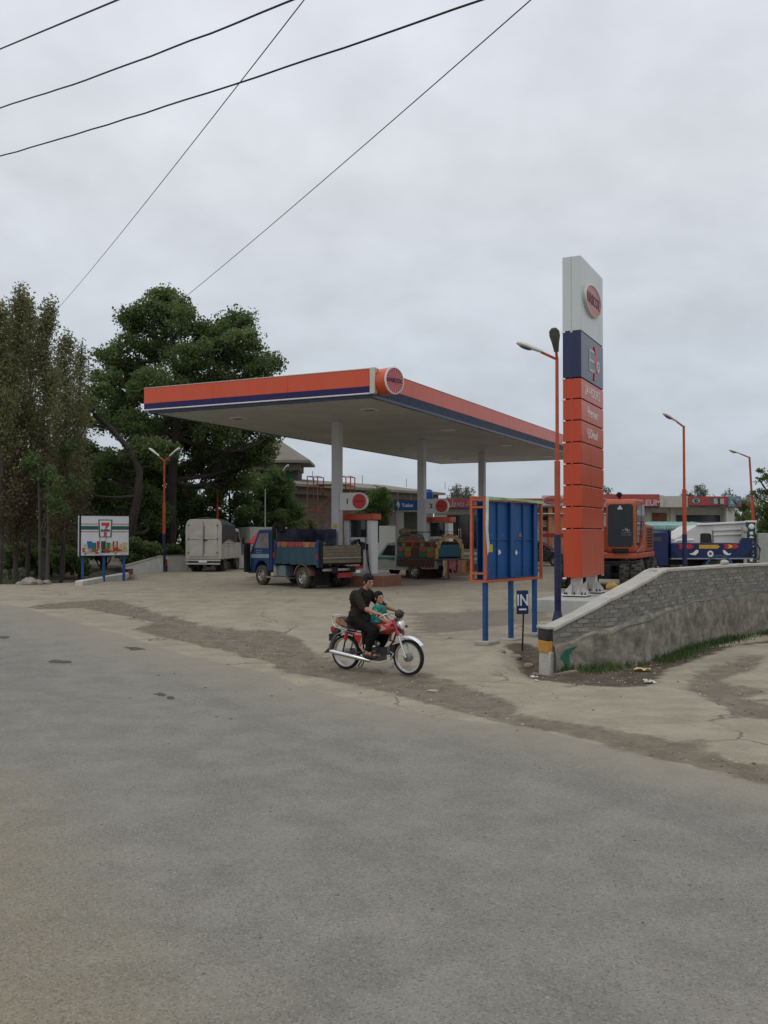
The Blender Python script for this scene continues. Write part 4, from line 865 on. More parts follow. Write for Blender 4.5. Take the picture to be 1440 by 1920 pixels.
# ================================================================ VEHICLES  (local x forward, y left, z up)
RIM = mat('wheel_rim_metal', (.38, .37, .34), .4, .6, var=.15, dirt=.45)
RIMD = mat('wheel_rim_dusty', (.20, .185, .155), .7, var=.15, dirt=.6)
def wheel(parent, c, r, wd, side, rim=RIM, rr=.6, holes=8, tread=0, name='wheel', tyre=TYRE):
    """wheel with its axle along y; side=+1: the outer face looks to +y"""
    c = Vector(c); s = side; q = MB()
    q.lathe(c, (0, s, 0), [(r * rr, -wd / 2), (r * .93, -wd / 2), (r, -wd * .36), (r, wd * .36), (r * .93, wd / 2), (r * (rr + .03), wd / 2), (r * rr, wd * .42)], 32)
    wt = q.build(name, tyre, parent); shade(wt.data, 50)
    if tread:
        q = MB()
        for k in range(tread):
            a = 2 * math.pi * k / tread
            for sd in (-1, 1):
                M = Matrix.Rotation(a + (0 if sd > 0 else math.pi / tread), 3, 'Y') @ Matrix.Rotation(sd * .5, 3, 'X')
                q.box(c + Matrix.Rotation(a + (0 if sd > 0 else math.pi / tread), 3, 'Y') @ Vector((0, sd * wd * .24, r + .012)), (.05, wd * .5, .05), M)
        stuff(q.build('tread', tyre, wt))
    q = MB(); q.lathe(c, (0, s, 0), [(r * rr, wd * .40), (r * rr * .93, wd * .46), (r * rr * .86, wd * .30), (r * rr * .6, wd * .16), (r * .2, wd * .24), (r * .17, wd * .40), (0, wd * .42)], 28)
    rm = q.build('rim', rim, wt); shade(rm.data, 40)
    if holes:
        q = MB()
        for k in range(holes):
            a = 2 * math.pi * k / holes; d = Vector((math.cos(a), 0, math.sin(a))); p = c + d * r * rr * .72 + Vector((0, s * wd * .225, 0))
            q.cyl(p, p + Vector((0, s * .02, 0)), r * .075, n=8)
        stuff(q.build('rim_holes', BLACK, rm))
    return wt
def marks(parent, o, r, w_, h_, m, n):
    """a row of worn, unreadable painted characters"""
    o = Vector(o); r = Vector(r); nn = r.cross(Vector((0, 0, 1))); q = MB(); rr = random.Random(int(w_ * 1000) + n)
    for k in range(n):
        a = w_ * k / n; cw = w_ / n * .8
        for _ in range(3):
            x_, z_ = rr.uniform(0, cw * .5), rr.uniform(0, h_ * .5); q.prism([(x_, z_), (x_ + cw * .45, z_ + h_ * rr.uniform(-.1, .1)), (x_ + cw * .4, z_ + h_ * .35), (x_ + .1 * cw, z_ + h_ * .4)], o + r * a + nn * .001 * _, r, (0, 0, 1), nn, .002)
    return stuff(q.build('worn_lettering', m, parent))
def place(px, py, off=0):
    p = G(px, py); return Vector((p.x, p.y, gz(p.x, p.y)))
def heading(d): return math.atan2(d[1], d[0])
def local_to(root_rear, hd, lx, ly):
    """root position so that local (lx, ly) falls on the world point"""
    M = Matrix.Rotation(heading(hd), 3, 'Z'); v = Vector(root_rear) - M @ Vector((lx, ly, 0)); return v
def sidewin(parent, poly, y, m=GLASS, name='window', d=.012, s=1):
    q = MB(); q.prism(poly, (0, y, 0), (1, 0, 0), (0, 0, 1), (0, s, 0), d); return q.build(name, m, parent)

# ---------------------------------------------------------------- blue dump truck under the canopy
hd = (-.655, .755); rp = Vector((-2.74, 31.25, 0)); o = local_to(rp, hd, 0, .82); o.z = .45
dt = thing('dump_truck', 'blue light dump truck with painted side flap and wooden tailboard, refuelling at island 1', 'dump truck', o, heading(hd))
CAB = mat('cab_blue', (.006, .036, .125), .35, var=.15, scale=3, dirt=.3, dcol=(.06, .08, .11)); TEAL = mat('teal_flap', (.018, .062, .088), .5, var=.2, scale=4, dirt=.35, dcol=(.09, .10, .09))
DKB = mat('headboard_blue', (.006, .014, .045), .5, var=.2, dirt=.3); WOOD = mat('dusty_boards', (.14, .115, .08), .85, var=.3, scale=6, bump=.4, dirt=.5, dcol=(.26, .23, .17))
q = MB(); q.prof([(1.86, .52), (1.86, 1.92), (2.05, 2.0), (2.72, 1.98), (3.18, 1.30), (3.26, 1.15), (3.28, .48), (2.98, .48), (2.9, .72), (2.72, .86), (2.42, .86), (2.2, .7), (2.12, .5)], -.80, .80)
cab = q.build('cab', CAB, dt, bevel=.05, seg=3)
for s in (-1, 1):
    y0 = .802 if s > 0 else -.814
    sidewin(cab, [(2.06, 1.32), (2.06, 1.86), (2.62, 1.84), (2.98, 1.32)], y0, mat('dusty_glass', (.14, .15, .15), .15, var=.4, scale=3, dirt=.5, dcol=(.35, .22, .2)), 'side_window')
    sidewin(cab, [(2.02, .98), (2.02, 1.12), (3.26, 1.10), (3.27, .96)], y0, mat('silver_band', (.22, .26, .31), .4), 'silver_stripe')
    sidewin(cab, [(1.98, .56), (1.98, 1.9), (1.99, 1.9), (1.99, .56)], y0, BLACK, 'door_gap'); 
    sidewin(cab, [(2.16, 1.02), (2.16, 1.06), (2.32, 1.06), (2.32, 1.02)], y0 + .01 * s, CHROME, 'door_handle')
q = MB(); q.add([(2.78, -.7, 1.93), (2.78, .7, 1.93), (3.205, .7, 1.32), (3.205, -.7, 1.32)], [(0, 1, 2, 3)]); q.v = [(a + .02, b_, c + .015) for a, b_, c in q.v]; q.build('windscreen', GLASS, cab)
marks(cab, (2.86, .816, 1.20), (-1, 0, 0), .42, .075, mat('faded_white', (.28, .33, .38), .5), 4); marks(cab, (2.86, .816, 1.135), (-1, 0, 0), .42, .05, mat('faded_white', (.28, .33, .38), .5), 7)
q = MB(); q.bb((3.27, -.82, .40), (3.40, .82, .58)); q.build('bumper', mat('bumper_grey', (.2, .2, .19), .5, dirt=.4), dt, bevel=.03)
for s in (-1, 1): q = MB(); q.ell((3.28, s * .6, .82), (.04, .1, .09)); q.build('headlight', LAMPGL, dt, smooth=True)
q = MB(); q.tube([(3.0, .82, 1.35), (3.2, 1.02, 1.4), (3.2, 1.02, 1.05)], .015, 6); q.build('mirror_arm', BLACK, dt); MB().bb((3.17, .93, .98), (3.23, 1.1, 1.34)).build('mirror', BLACK, dt, bevel=.02)
MB().bb((3.22, .80, .45), (3.36, 1.02, 1.5)).build('mud_curtain', BLACK, dt, bevel=.03)
# exhaust snorkel / tarpaulin roll behind the cab
q = MB(); q.tube([(1.70, .78, .9), (1.72, .80, 1.9), (1.68, .76, 2.12), (1.58, .70, 2.18), (1.45, .66, 2.06), (1.40, .66, 1.9)], [.10, .10, .12, .13, .12, .1], 10); shade(q.build('tarpaulin_roll', BLACK, dt).data)
q = MB(); q.tube([(1.80, .80, .9), (1.80, .82, 1.95)], .02, 6); q.build('red_edge', mat('dull_red', (.28, .03, .025), .5), dt)
q = MB(); q.prism([(-.84, .95), (-.84, 2.02), (.84, 2.02), (.84, .95)], (1.50, 0, 0), (0, 1, 0), (0, 0, 1), (1, 0, 0), .06); q.build('headboard', DKB, dt, bevel=.01)
# bed
q = MB(); q.bb((-1.0, -.85, .80), (1.56, .85, .90)); q.build('bed_floor', DARK, dt)
MB().bb((-.93, .80, .90), (1.5, .85, 1.42)).build('side_board', WOOD, dt, bevel=.01); MB().bb((-.93, -.85, .90), (1.5, -.80, 1.45)).build('side_board', WOOD, dt, bevel=.01)
MB().bb((.35, -.9, 1.42), (1.5, -.78, 2.0)).build('far_side_screen', DKB, dt, bevel=.01)
# cloth flap over the near side
n_ = 26; q = MB(); vs = []
for i in range(n_):
    x_ = -.92 + 2.36 * i / (n_ - 1)
    for k, zz_ in enumerate((1.39, 1.25, 1.1, .95, .80)): vs.append((x_, .875 + .012 * k * math.sin(i * 1.3) + .012, zz_ + (.012 * math.sin(i * .8) if k == 4 else 0)))
q.add(vs, [(i * 5 + k, (i + 1) * 5 + k, (i + 1) * 5 + k + 1, i * 5 + k + 1) for i in range(n_ - 1) for k in range(4)]); q.build('side_flap', TEAL, dt, smooth=True)
DC = [mat('deco_%s' % n_, [v_ * .72 for v_ in c_], .55, var=.35, scale=30, dirt=.3, dcol=(.12, .08, .06)) for n_, c_ in (('orange', (.42, .16, .04)), ('pink', (.42, .12, .13)), ('red', (.45, .05, .06)), ('gold', (.42, .26, .06)), ('green', (.02, .2, .12)), ('lime', (.22, .32, .07)), ('teal', (.01, .12, .14)), ('maroon', (.12, .03, .025)), ('cream', (.45, .40, .30)))]
sp = [(1.44, 1.2), (1.25, .88), (.82, .30), (.30, -.18), (-.18, -.55), (-.55, -.8)]
for (a, c), m_ in zip([(1.42, 1.15), (1.15, .75), (.75, .3), (.3, -.15), (-.15, -.55), (-.55, -.86)], [1, 0, 2, 2, 3, 1]):
    q = MB(); q.prism([(a, 1.56), (c, 1.56), (c + .06, 1.385), (a - .06 if a > 1.3 else a, 1.385)], (0, .888, 0), (1, 0, 0), (0, 0, 1), (0, 1, 0), .02); q.build('painted_valance', DC[m_], dt)
for k in range(12):
    x_ = .72 - k * .085; q = MB(); q.prism([(.035 * math.cos(a), .04 * math.sin(a)) for a in np.linspace(0, 6.28, 7)[:-1]], (x_, .909, 1.47), (1, 0, 0), (0, 0, 1), (0, 1, 0), .006); q.build('flower_motif', DC[2 if k % 2 else 1], dt)
for x_ in (-.96, 1.5): MB().bb((x_ - .05, .84, .72), (x_ + .05, .93, 1.62)).build('stake_post', CAB, dt, bevel=.01)
for x_ in (-.96, 1.53): MB().bb((x_ - .05, .93, 1.0), (x_ + .05, .945, 1.18)).build('reflector', mat('reflector_red', (.32, .015, .02), .4), dt)
# tailboard: stacked boards
for k in range(5): MB().bb((-1.06, -.86, .86 + k * .115), (-.99, .78, .86 + (k + 1) * .115 - .008)).build('tailboard_plank', WOOD, dt, bevel=.006)
MB().bb((-1.08, -.9, 1.02), (-1.06, .8, 1.05)).build('tail_rail', ALU, dt)
for y_ in (-.9, .82): MB().bb((-1.09, y_ - .04, .72), (-.97, y_ + .04, 1.56)).build('corner_post', DARK, dt, bevel=.01)
q = MB(); q.tube([(-1.0, -.86, 1.5), (-1.02, -.8, 1.62), (-1.02, -.6, 1.58), (-1.0, -.5, 1.48)], .05, 8); q.build('tarp_end', BLACK, dt)
MB().bb((-1.04, .60, 1.46), (-1.02, .86, 1.58)).build('rear_plate', mat('plate_black', (.02, .025, .03), .4), dt); text('A-62', .08, mat('faded_white', (.4, .45, .5), .5), dt, (-1.045, .73, 1.52), (0, -1, 0))
# chassis, fuel tank, mudguards, wheels
for s in (-1, 1): MB().bb((-1.3, s * .38 - .05, .55), (3.1, s * .38 + .05, .74)).build('chassis_rail', DARK, dt)
MB().bb((-1.12, -.7, .60), (-1.0, .75, .68)).build('rear_bar', ALU, dt, bevel=.01); MB().bb((-1.22, -.35, .38), (-1.17, .25, .54)).build('rear_valance', mat('dull_red', (.28, .03, .025), .5, dirt=.4), dt)
MB().bb((-1.2, -.84, .66), (-1.13, -.4, .76)).build('tail_light', mat('reflector_red', (.32, .015, .02), .4), dt); MB().bb((-1.19, -.72, .52), (-1.16, -.45, .62)).build('number_plate', WHITEC, dt)
q = MB(); q.cyl((1.64, .76, .36), (1.64, .76, .80), .10, n=16); q.build('air_filter', mat('filter_grey', (.28, .26, .2), .6, dirt=.4), dt, bevel=.02)
MB().bb((1.02, .45, .36), (1.48, .80, .74)).build('fuel_tank', mat('tank_grey', (.13, .17, .19), .4, dirt=.4), dt, bevel=.02)
MB().bb((.9, .45, .28), (2.2, .82, .33)).build('side_step', ALU, dt, bevel=.01)
for s in (-1, 1):
    q = MB(); pr = []
    for a in np.linspace(.15, math.pi - .15, 12): pr.append((.46 * math.cos(a), .36 + .46 * math.sin(a)))
    pr += [(.43 * math.cos(a), .36 + .43 * math.sin(a)) for a in np.linspace(math.pi - .15, .15, 12)]
    q.prism(pr, (0, .58 if s > 0 else -.86, 0), (1, 0, 0), (0, 0, 1), (0, 1, 0), .28); q.build('mudguard', mat('mudguard_trim', (.22, .1, .09), .5, dirt=.4), dt)
    wheel(dt, (2.55, s * .70, .36), .36, .2, s, RIM, .58); wheel(dt, (0, s * .74, .36), .36, .2, s, RIM, .60); wheel(dt, (0, s * .50, .36), .36, .2, s, RIMD, .60, holes=0)
q = MB(); q.cyl((0, -.7, .36), (0, .7, .36), .06); q.ell((0, 0, .36), .16); q.build('axle', DARK, dt)
for y_ in (-.6, .3, .62): q = MB(); q.prism([(-.16, .12), (.16, .12), (.14, .62), (-.14, .62)], (-.62, y_, 0), (0, 1, 0), (0, 0, 1), (-1, 0, 0), .012); q.build('mudflap', BLACK, dt)

# ---------------------------------------------------------------- white covered truck
hd = (.10, .995); M_ = Matrix.Rotation(heading(hd), 3, 'Z'); o = Vector((-8.62, 44.3, .45))
WT = mat('old_white_paint', (.50, .48, .42), .55, var=.1, scale=3, dirt=.35, dcol=(.26, .21, .15)); RUST = mat('rust_seam', (.10, .055, .03), .9, var=.3)
ct = thing('covered_truck', 'old white truck with double rear doors and a dark tarpaulin over its bed', 'truck', o, heading(hd))
B0 = .62
q = MB(); q.prism([(-.88, B0), (.88, B0), (.88, 2.2), (.8, 2.42), (.66, 2.52), (-.66, 2.52), (-.8, 2.42), (-.88, 2.2)], (0, 0, 0), (0, 1, 0), (0, 0, 1), (1, 0, 0), .12); q.build('rear_frame', WT, ct, bevel=.02)
for s in (-1, 1):
    d_ = MB().bb((-.03, .01 if s > 0 else -.70, B0 + .12), (-.002, .70 if s > 0 else -.01, 2.40)).build('rear_door', WT, ct, bevel=.012)
    for zz_ in (.9, 1.55, 2.2): MB().bb((-.045, s * .70 - .03, zz_), (-.028, s * .70 + .05, zz_ + .05)).build('hinge', RUST, d_)
    MB().bb((-.038, s * .1 - (0), 1.55), (-.031, s * .62, 1.565)).build('door_seam', RUST, d_)
MB().bb((-.036, -.012, B0 + .12), (-.030, .012, 2.4)).build('centre_seam', RUST, ct)
q = MB(); q.tube([(-.05, -.06, .9), (-.05, -.06, 2.2)], .012, 6); q.build('lock_bar', RUST, ct); MB().bb((-.06, -.2, 1.5), (-.04, .0, 1.56)).build('latch', DARK, ct)
for s in (-1, 1):
    y0, y1 = (.84, .88) if s > 0 else (-.88, -.84)
    MB().bb((.12, y0, B0), (2.45, y1, 1.22)).build('side_board', WT, ct, bevel=.01)
    for k in range(3): MB().bb((.12, y0, 1.235 + k * .12), (2.45, y1, 1.235 + k * .12 + .10)).build('side_slat', WT, ct, bevel=.005)
    for x_ in (.3, 1.3, 2.3): MB().bb((x_, y0 - .02, B0 - .02), (x_ + .06, y1 + .02, 1.6)).build('stake', WT, ct)
n_ = 14; q = MB(); vs = []; prof_ = [(-.90, 1.45), (-.91, 1.9), (-.86, 2.28), (-.6, 2.52), (0, 2.60), (.6, 2.52), (.86, 2.28), (.91, 1.9), (.90, 1.45)]
for i in range(n_):
    f = i / (n_ - 1); x_ = .10 + 2.45 * f
    for (a, c) in prof_:
        dr = .06 * math.sin(i * 2.1) * (1 if c > 1.6 else .3); cut = (c - 1.9) * .25 * (f ** 3) if c > 1.9 else 0
        zz_ = c + dr * .5 - cut + (.22 * math.sin(f * math.pi) - .12 + .02 * math.sin(i * 3) if c < 1.5 else 0); vs.append((x_, a, zz_))
q.add(vs, [(i * 9 + k, (i + 1) * 9 + k, (i + 1) * 9 + k + 1, i * 9 + k + 1) for i in range(n_ - 1) for k in range(8)] + [tuple(range(8, -1, -1)), tuple((n_ - 1) * 9 + k for k in range(9))])
q.build('tarpaulin', mat('dark_tarpaulin', (.028, .028, .030), .75, var=.25, scale=2.5, bump=.5, bscale=5, dirt=.2), ct, smooth=True)
q = MB(); q.prof([(2.55, .6), (2.55, 2.0), (2.7, 2.1), (3.5, 2.08), (3.95, 1.4), (4.05, .55)], -.82, .82); cb_ = q.build('cab', WT, ct, bevel=.05)
for s in (-1, 1): sidewin(cb_, [(2.9, 1.4), (2.9, 1.95), (3.4, 1.93), (3.75, 1.4)], .822 if s > 0 else -.834, GLASS, 'side_window')
for s in (-1, 1): MB().bb((3.75, s * .98 - .05, 1.3), (3.8, s * .98 + .05, 1.62)).build('mirror', BLACK, ct)
MB().bb((-.08, -.86, .52), (-.02, .86, .60)).build('bumper', WT, ct, bevel=.01); MB().bb((-.07, -.84, .36), (-.03, .84, .44)).build('bumper', WT, ct, bevel=.01)
MB().bb((-.09, -.2, .46), (-.08, .2, .56)).build('number_plate', WHITEC, ct)
for s in (-1, 1):
    MB().bb((.1, s * .36 - .05, .42), (3.9, s * .36 + .05, .58)).build('chassis_rail', DARK, ct)
    wheel(ct, (.95, s * .72, .36), .36, .2, s, RIMD, .58); wheel(ct, (.95, s * .48, .36), .36, .2, s, RIMD, .58, holes=0); wheel(ct, (3.35, s * .70, .36), .36, .2, s, RIMD, .58)
    MB().bb((.5, s * .72 - .14, .74), (1.4, s * .72 + .14, .78)).build('mudguard', WT, ct, bevel=.01); MB().bb((.38, s * .72 - .14, .2), (.40, s * .72 + .14, .74)).build('mudflap', BLACK, ct)
q = MB(); q.cyl((.95, -.7, .36), (.95, .7, .36), .06); q.ell((.95, 0, .36), .16); q.build('axle', DARK, ct)

# ---------------------------------------------------------------- decorated pickup
hd = (-.66, .75); rp = Vector((56 * 37.7 / 1740, 37.7, 0)); o = local_to(rp, hd, 0, .78 * .955); o.z = .45
pk = thing('pickup_truck', 'pale pickup with richly painted side boards, arches and fringes on its bed', 'pickup truck', o, heading(hd))
PB = mat('pickup_grey_white', (.36, .38, .34), .35, var=.12, scale=3, dirt=.3, dcol=(.2, .19, .15))
q = MB(); q.prof([(-1.3, .45), (-1.3, .82), (1.0, .82), (1.05, .92), (1.08, 1.50), (1.2, 1.56), (1.75, 1.54), (2.32, .98), (3.3, .90), (3.42, .8), (3.42, .35), (3.22, .35), (3.1, .66), (2.9, .72), (2.7, .66), (2.52, .35), (.4, .35), (.3, .6), (0, .70), (-.3, .6), (-.42, .42)], -.76, .76)
pb = q.build('body', PB, pk, bevel=.04, seg=3)
for s in (-1, 1):
    y0 = .762 if s > 0 else -.774
    sidewin(pb, [(1.22, .96), (1.22, 1.42), (1.7, 1.42), (2.12, .98)], y0, GLASS, 'side_window'); sidewin(pb, [(1.1, .42), (1.1, 1.0), (1.115, 1.0), (1.115, .42)], y0, BLACK, 'door_gap'); sidewin(pb, [(1.25, .74), (1.3, .90), (2.3, .88), (3.2, .80), (3.0, .74), (1.9, .80)], y0, mat('green_flash', (.02, .20, .13), .4), 'green_stripe')
    sidewin(pb, [(.5, .36), (.5, .42), (2.5, .42), (2.5, .36)], y0, mat('sill_pale', (.45, .45, .42), .4), 'sill')
    MB().bb((1.25, .775 * s - .01, .84), (1.4, .79 * s + .01, .87)).build('door_handle', BLACK, pb)
    wheel(pk, (0, s * .70, .32), .32, .19, s, RIM, .62, 6); wheel(pk, (2.87, s * .70, .32), .32, .19, s, RIM, .62, 6)
q = MB(); q.add([(1.80, -.66, 1.50), (1.80, .66, 1.50), (2.30, .7, 1.0), (2.30, -.7, 1.0)], [(0, 1, 2, 3)]); q.v = [(a + .03, b_, c + .02) for a, b_, c in q.v]; q.build('windscreen', GLASS, pb)
MB().bb((-1.3, -.82, .80), (1.02, .82, .88)).build('bed_rail', mat('dark_rail', (.05, .06, .07), .5), pk, bevel=.01)
# fringe of leather straps
for k in range(46):
    x_ = 1.0 - k * .05; q = MB(); q.box((x_, .835, .66 + .02 * math.sin(k * 1.7)), (.036, .012, .29)); q.build('fringe_strap', mat('fringe_brown', (.13, .06, .04), .9, var=.3, scale=20) if k % 3 else mat('fringe_dark', (.05, .03, .025), .9), pk)
# painted boards, upright panels
def panels(y_, zlo, zhi, cols, x0=1.0, x1=-1.28, name='painted_panel'):
    n_ = len(cols)
    for k, m_ in enumerate(cols):
        a = x0 + (x1 - x0) * k / n_; c = x0 + (x1 - x0) * (k + 1) / n_
        q = MB(); q.prism([(a - .006, zhi), (c + .006, zhi), (c + .03, zlo + .02), ((a + c) / 2, zlo), (a - .03, zlo + .02)], (0, y_, 0), (1, 0, 0), (0, 0, 1), (0, 1 if y_ > 0 else -1, 0), .02); q.build(name, DC[m_], pk)
for s in (1, -1):
    MB().bb((-1.3, s * .80 - .02, .88), (1.02, s * .80 + .02, 1.56)).build('side_board', DC[7], pk, bevel=.005)
    panels(s * .825, 1.16, 1.34, [1, 5, 7, 1, 5]); panels(s * .825, .93, 1.15, [4, 0, 7, 4, 0]); panels(s * .822, 1.37, 1.52, [6, 3, 7, 2, 7, 3, 7, 2])
    MB().bb((-1.3, s * .83 - .01, 1.345), (1.02, s * .83 + .01, 1.365)).build('trim_rail', DC[3], pk)
    MB().bb((-1.3, s * .80 - .03, 1.56), (1.02, s * .80 + .03, 1.59)).build('top_rail', DC[3], pk)
def arch(x_, w_, z0_, h_, th, mats_, nm, n=14):
    for j, m_ in enumerate(mats_):
        for i in range(n):
            a0 = math.pi * i / n; a1 = math.pi * (i + 1) / n; ro, ri = 1 - j * th, 1 - (j + 1) * th
            f = lambda a, r_: (w_ * r_ * math.cos(a), z0_ + h_ * r_ * math.sin(a) ** .8)
            q = MB(); q.prism([f(a0, ro), f(a1, ro), f(a1, ri), f(a0, ri)], (x_, 0, 0), (0, 1, 0), (0, 0, 1), (-1, 0, 0), .05 + .01 * j); q.build(nm, DC[m_[i % len(m_)]], pk)
arch(1.03, .82, 1.56, .42, .16, [(6, 4), (2, 3, 4), (4,)], 'front_arch_piece')
q = MB(); q.prism([(-.42, 0), (.42, 0), (.36, .18), (0, .26), (-.36, .18)], (1.0, 0, 1.56), (0, 1, 0), (0, 0, 1), (-1, 0, 0), .04); q.build('front_crest', DC[2], pk)
arch(-1.32, .84, 1.30, .62, .10, [(7, 8), (3, 0), (3, 3, 8)], 'rear_arch_piece')
for s in (-1, 1): MB().bb((-1.38, s * .76 - .08, .85), (-1.30, s * .76 + .08, 1.32)).build('arch_leg', DC[3], pk, bevel=.01)
MB().bb((-1.36, -.66, .95), (-1.31, .66, 1.45)).build('tailboard', mat('teal_board', (.006, .06, .08), .5, var=.2), pk, bevel=.01)
q = MB(); q.tube([(1.0, .4, 1.98), (-1.2, .5, 2.0)], .014, 6); q.tube([(1.0, -.4, 1.98), (-1.2, -.5, 2.0)], .014, 6); stuff(q.build('roof_bars', BLACK, pk))
q = MB(); q.ell((1.05, .35, 1.98), (.25, .3, .17), 10, 6); q.ell((1.0, -.1, 2.02), (.2, .25, .12), 10, 6); q.v = [tuple(c + rc.uniform(-.03, .03) for c in v) for v in q.v]; stuff(q.build('bundle', mat('sack_brown', (.17, .14, .09), .9, var=.3), pk, smooth=True))
# hanging cloths behind: bumper extension with drapes
MB().bb((-1.78, -.82, .82), (-1.30, .82, .88)).build('rear_step', mat('dark_rail', (.05, .06, .07), .5), pk, bevel=.01)
for k in range(13):
    y_ = .76 - k * .125; ln = [.62, .50, .74, .35, .5, .42, .3, .34, .4, .5, .62, .5, .44][k]; m_ = [8, 3, 7, 1, 1, 1, 7, 1, 1, 3, 0, 7, 7][k]
    q = MB(); n2_ = 5; vs = []
    for i in range(n2_):
        f = i / (n2_ - 1); w2_ = .06 + .012 * math.sin(k + i * 2)
        for sgn in (-1, 1): vs.append((-1.79 + .02 * math.sin(k * 2 + i * 2 + sgn), y_ + sgn * w2_, .82 - ln * f))
    q.add(vs, [(2 * i, 2 * i + 1, 2 * i + 3, 2 * i + 2) for i in range(n2_ - 1)]); q.build('hanging_cloth', DC[m_], pk, smooth=True)
MB().bb((-1.82, -.88, .30), (-1.79, -.78, .9)).build('mudflap', BLACK, pk); MB().bb((-1.3, -.5, .28), (-1.25, .6, .6)).build('rear_valance', DARK, pk)

pk.scale = (.955, .955, .955)
# ---------------------------------------------------------------- wheeled excavator
hd = (-.42, -.908); o = Vector((7.32, 31.3, .40)); ex = thing('wheeled_excavator', 'orange wheeled excavator with a tall dark cab window, parked behind the pylon', 'excavator', o, heading(hd))
EO = mat('excavator_orange', (.42, .085, .035), .45, var=.12, scale=3, dirt=.3, dcol=(.22, .11, .07)); EOD = mat('excavator_orange_dark', (.26, .045, .02), .55, var=.15, dirt=.3)
# undercarriage
for s in (-1, 1):
    for dy in (1.22, .86):
        for x_ in (.1, -2.6): wheel(ex, (x_, s * dy, .50), .50, .32, s, EOD if dy > 1 else RIMD, .52, holes=0 if dy < 1 else 8, tread=16)
MB().bb((-3.1, -.42, .42), (.7, .42, .86)).build('chassis', DARK, ex, bevel=.03)
for x_ in (.1, -2.6): q = MB(); q.cyl((x_, -1.1, .5), (x_, 1.1, .5), .13); q.build('axle', DARK, ex)
MB().bb((.28, -1.25, .82), (.42, 1.25, .98)).build('fender_bar', DARK, ex, bevel=.02)
for s in (-1, 1): MB().bb((-.7, s * 1.2 - .2, .35), (-1.3, s * 1.2 + .2, .95)).build('step_box', DARK, ex, bevel=.02)
q = MB(); q.cyl((-1.2, 0, .86), (-1.2, 0, 1.06), .55, n=24); q.build('slew_ring', DARK, ex)
# house and cab
MB().bb((-3.5, -1.22, 1.06), (.35, 1.22, 1.24)).build('deck_plate', EO, ex, bevel=.03)
MB().bb((-3.4, -1.2, 1.25), (-1.75, 1.2, 2.18)).build('engine_cover', EOD, ex, bevel=.06)
for k in range(7): MB().bb((-3.1, 1.2, 1.42 + k * .1), (-2.0, 1.215, 1.47 + k * .1)).build('vent_slat', DARK, ex)
q = MB(); q.prof([(-1.68, 1.24), (.30, 1.24), (.38, 1.40), (.34, 2.92), (.22, 3.04), (-1.3, 3.06), (-1.5, 2.9), (-1.72, 1.9)], .22, 1.20); cb_ = q.build('cab', EO, ex, bevel=.07, seg=3)
fg = mat('cab_glass', (.012, .014, .015), .06, var=.5, scale=1.4, spec=.4, dirt=.0)
q = MB(); q.prism([(.30, 1.52), (.36, 1.46), (1.06, 1.46), (1.12, 1.52), (1.12, 2.80), (1.06, 2.87), (.36, 2.87), (.30, 2.80)], (0, 0, 0), (0, 1, 0), (0, 0, 1), (1, 0, 0), .012)
q.v = [(a + (.385 - (c - 1.4) * .025), b_, c) for a, b_, c in q.v]; fw = q.build('front_window', fg, cb_, bevel=.004)
text('\uFED1\uFE85\uFEAD', .13, mat('decal_white', (.5, .52, .5), .5), fw, (.402, .90, 2.03), (0, 1, 0)); marks(fw, (.404, .74, 1.90), (0, 1, 0), .34, .05, mat('decal_grey', (.28, .29, .28), .5), 8); marks(fw, (.406, .74, 1.83), (0, 1, 0), .34, .05, mat('decal_grey', (.28, .29, .28), .5), 9)
q = MB()
for a, c in ((.70, 2.78), (.66, 2.72), (.74, 2.72)): q.cyl((.358, a, c), (.368, a, c), .04, n=10)
stuff(q.build('decal', mat('decal_white', (.5, .52, .5), .5), fw))
sidewin(cb_, [(-.42, 1.50), (-.60, 1.8), (-.62, 2.84), (.16, 2.84), (.22, 1.5)], 1.202, fg, 'side_window'); sidewin(cb_, [(-1.40, 2.0), (-1.30, 2.9), (-.74, 2.92), (-.74, 1.7)], 1.202, fg, 'side_window')
for k in range(16): MB().bb((.24, 1.2, 1.50 + k * .09), (.26, 1.212, 1.53 + k * .09)).build('rivet', mat('rivet_yellow', (.5, .35, .08), .5), cb_)
q = MB(); q.tube([(.32, 1.24, 1.30), (-.6, 1.26, 1.5), (-.95, 1.26, 2.3)], .03, 6); q.build('grab_rail', EO, cb_); MB().bb((-.2, 1.2, 2.62), (.05, 1.225, 2.65)).build('sticker', WHITEC, cb_)
q = MB(); q.cyl((.0, .62, 3.04), (.0, .62, 3.14), .03); q.ell((.05, .62, 3.19), (.1, .1, .09)); q.build('work_lamp', BLACK, ex, smooth=True)
q = MB(); q.bb((.40, .45, 1.26), (.44, .98, 1.40)); q.build('front_vent', DARK, ex, bevel=.01)
# boom and stick, folded, beside the cab
q = MB(); q.prof([(.1, 1.3), (.5, 1.3), (1.2, 2.9), (1.9, 3.3), (2.0, 3.12), (1.5, 2.75), (.85, 1.3)], -.62, -.22); q.build('boom', EO, ex, bevel=.03)
q = MB(); q.prof([(1.75, 3.35), (2.05, 3.4), (1.75, 1.0), (1.55, 1.0)], -.56, -.28); q.build('stick', EO, ex, bevel=.03)
q = MB(); q.cyl((.9, -.42, 1.5), (1.5, -.42, 2.5), .07); q.cyl((1.2, -.42, 3.1), (1.9, -.42, 3.45), .06); q.build('ram', CHROME, ex)
q = MB(); q.prof([(1.4, 1.0), (1.9, 1.0), (2.1, .62), (1.9, .42), (1.5, .42), (1.25, .7)], -.85, .02); q.build('bucket', DARK, ex, bevel=.03)
# blade with hose below the wall top
q = MB(); q.tube([(1.2, -.9, .3), (1.1, -.2, .38), (1.1, .4, .30)], .03, 6)
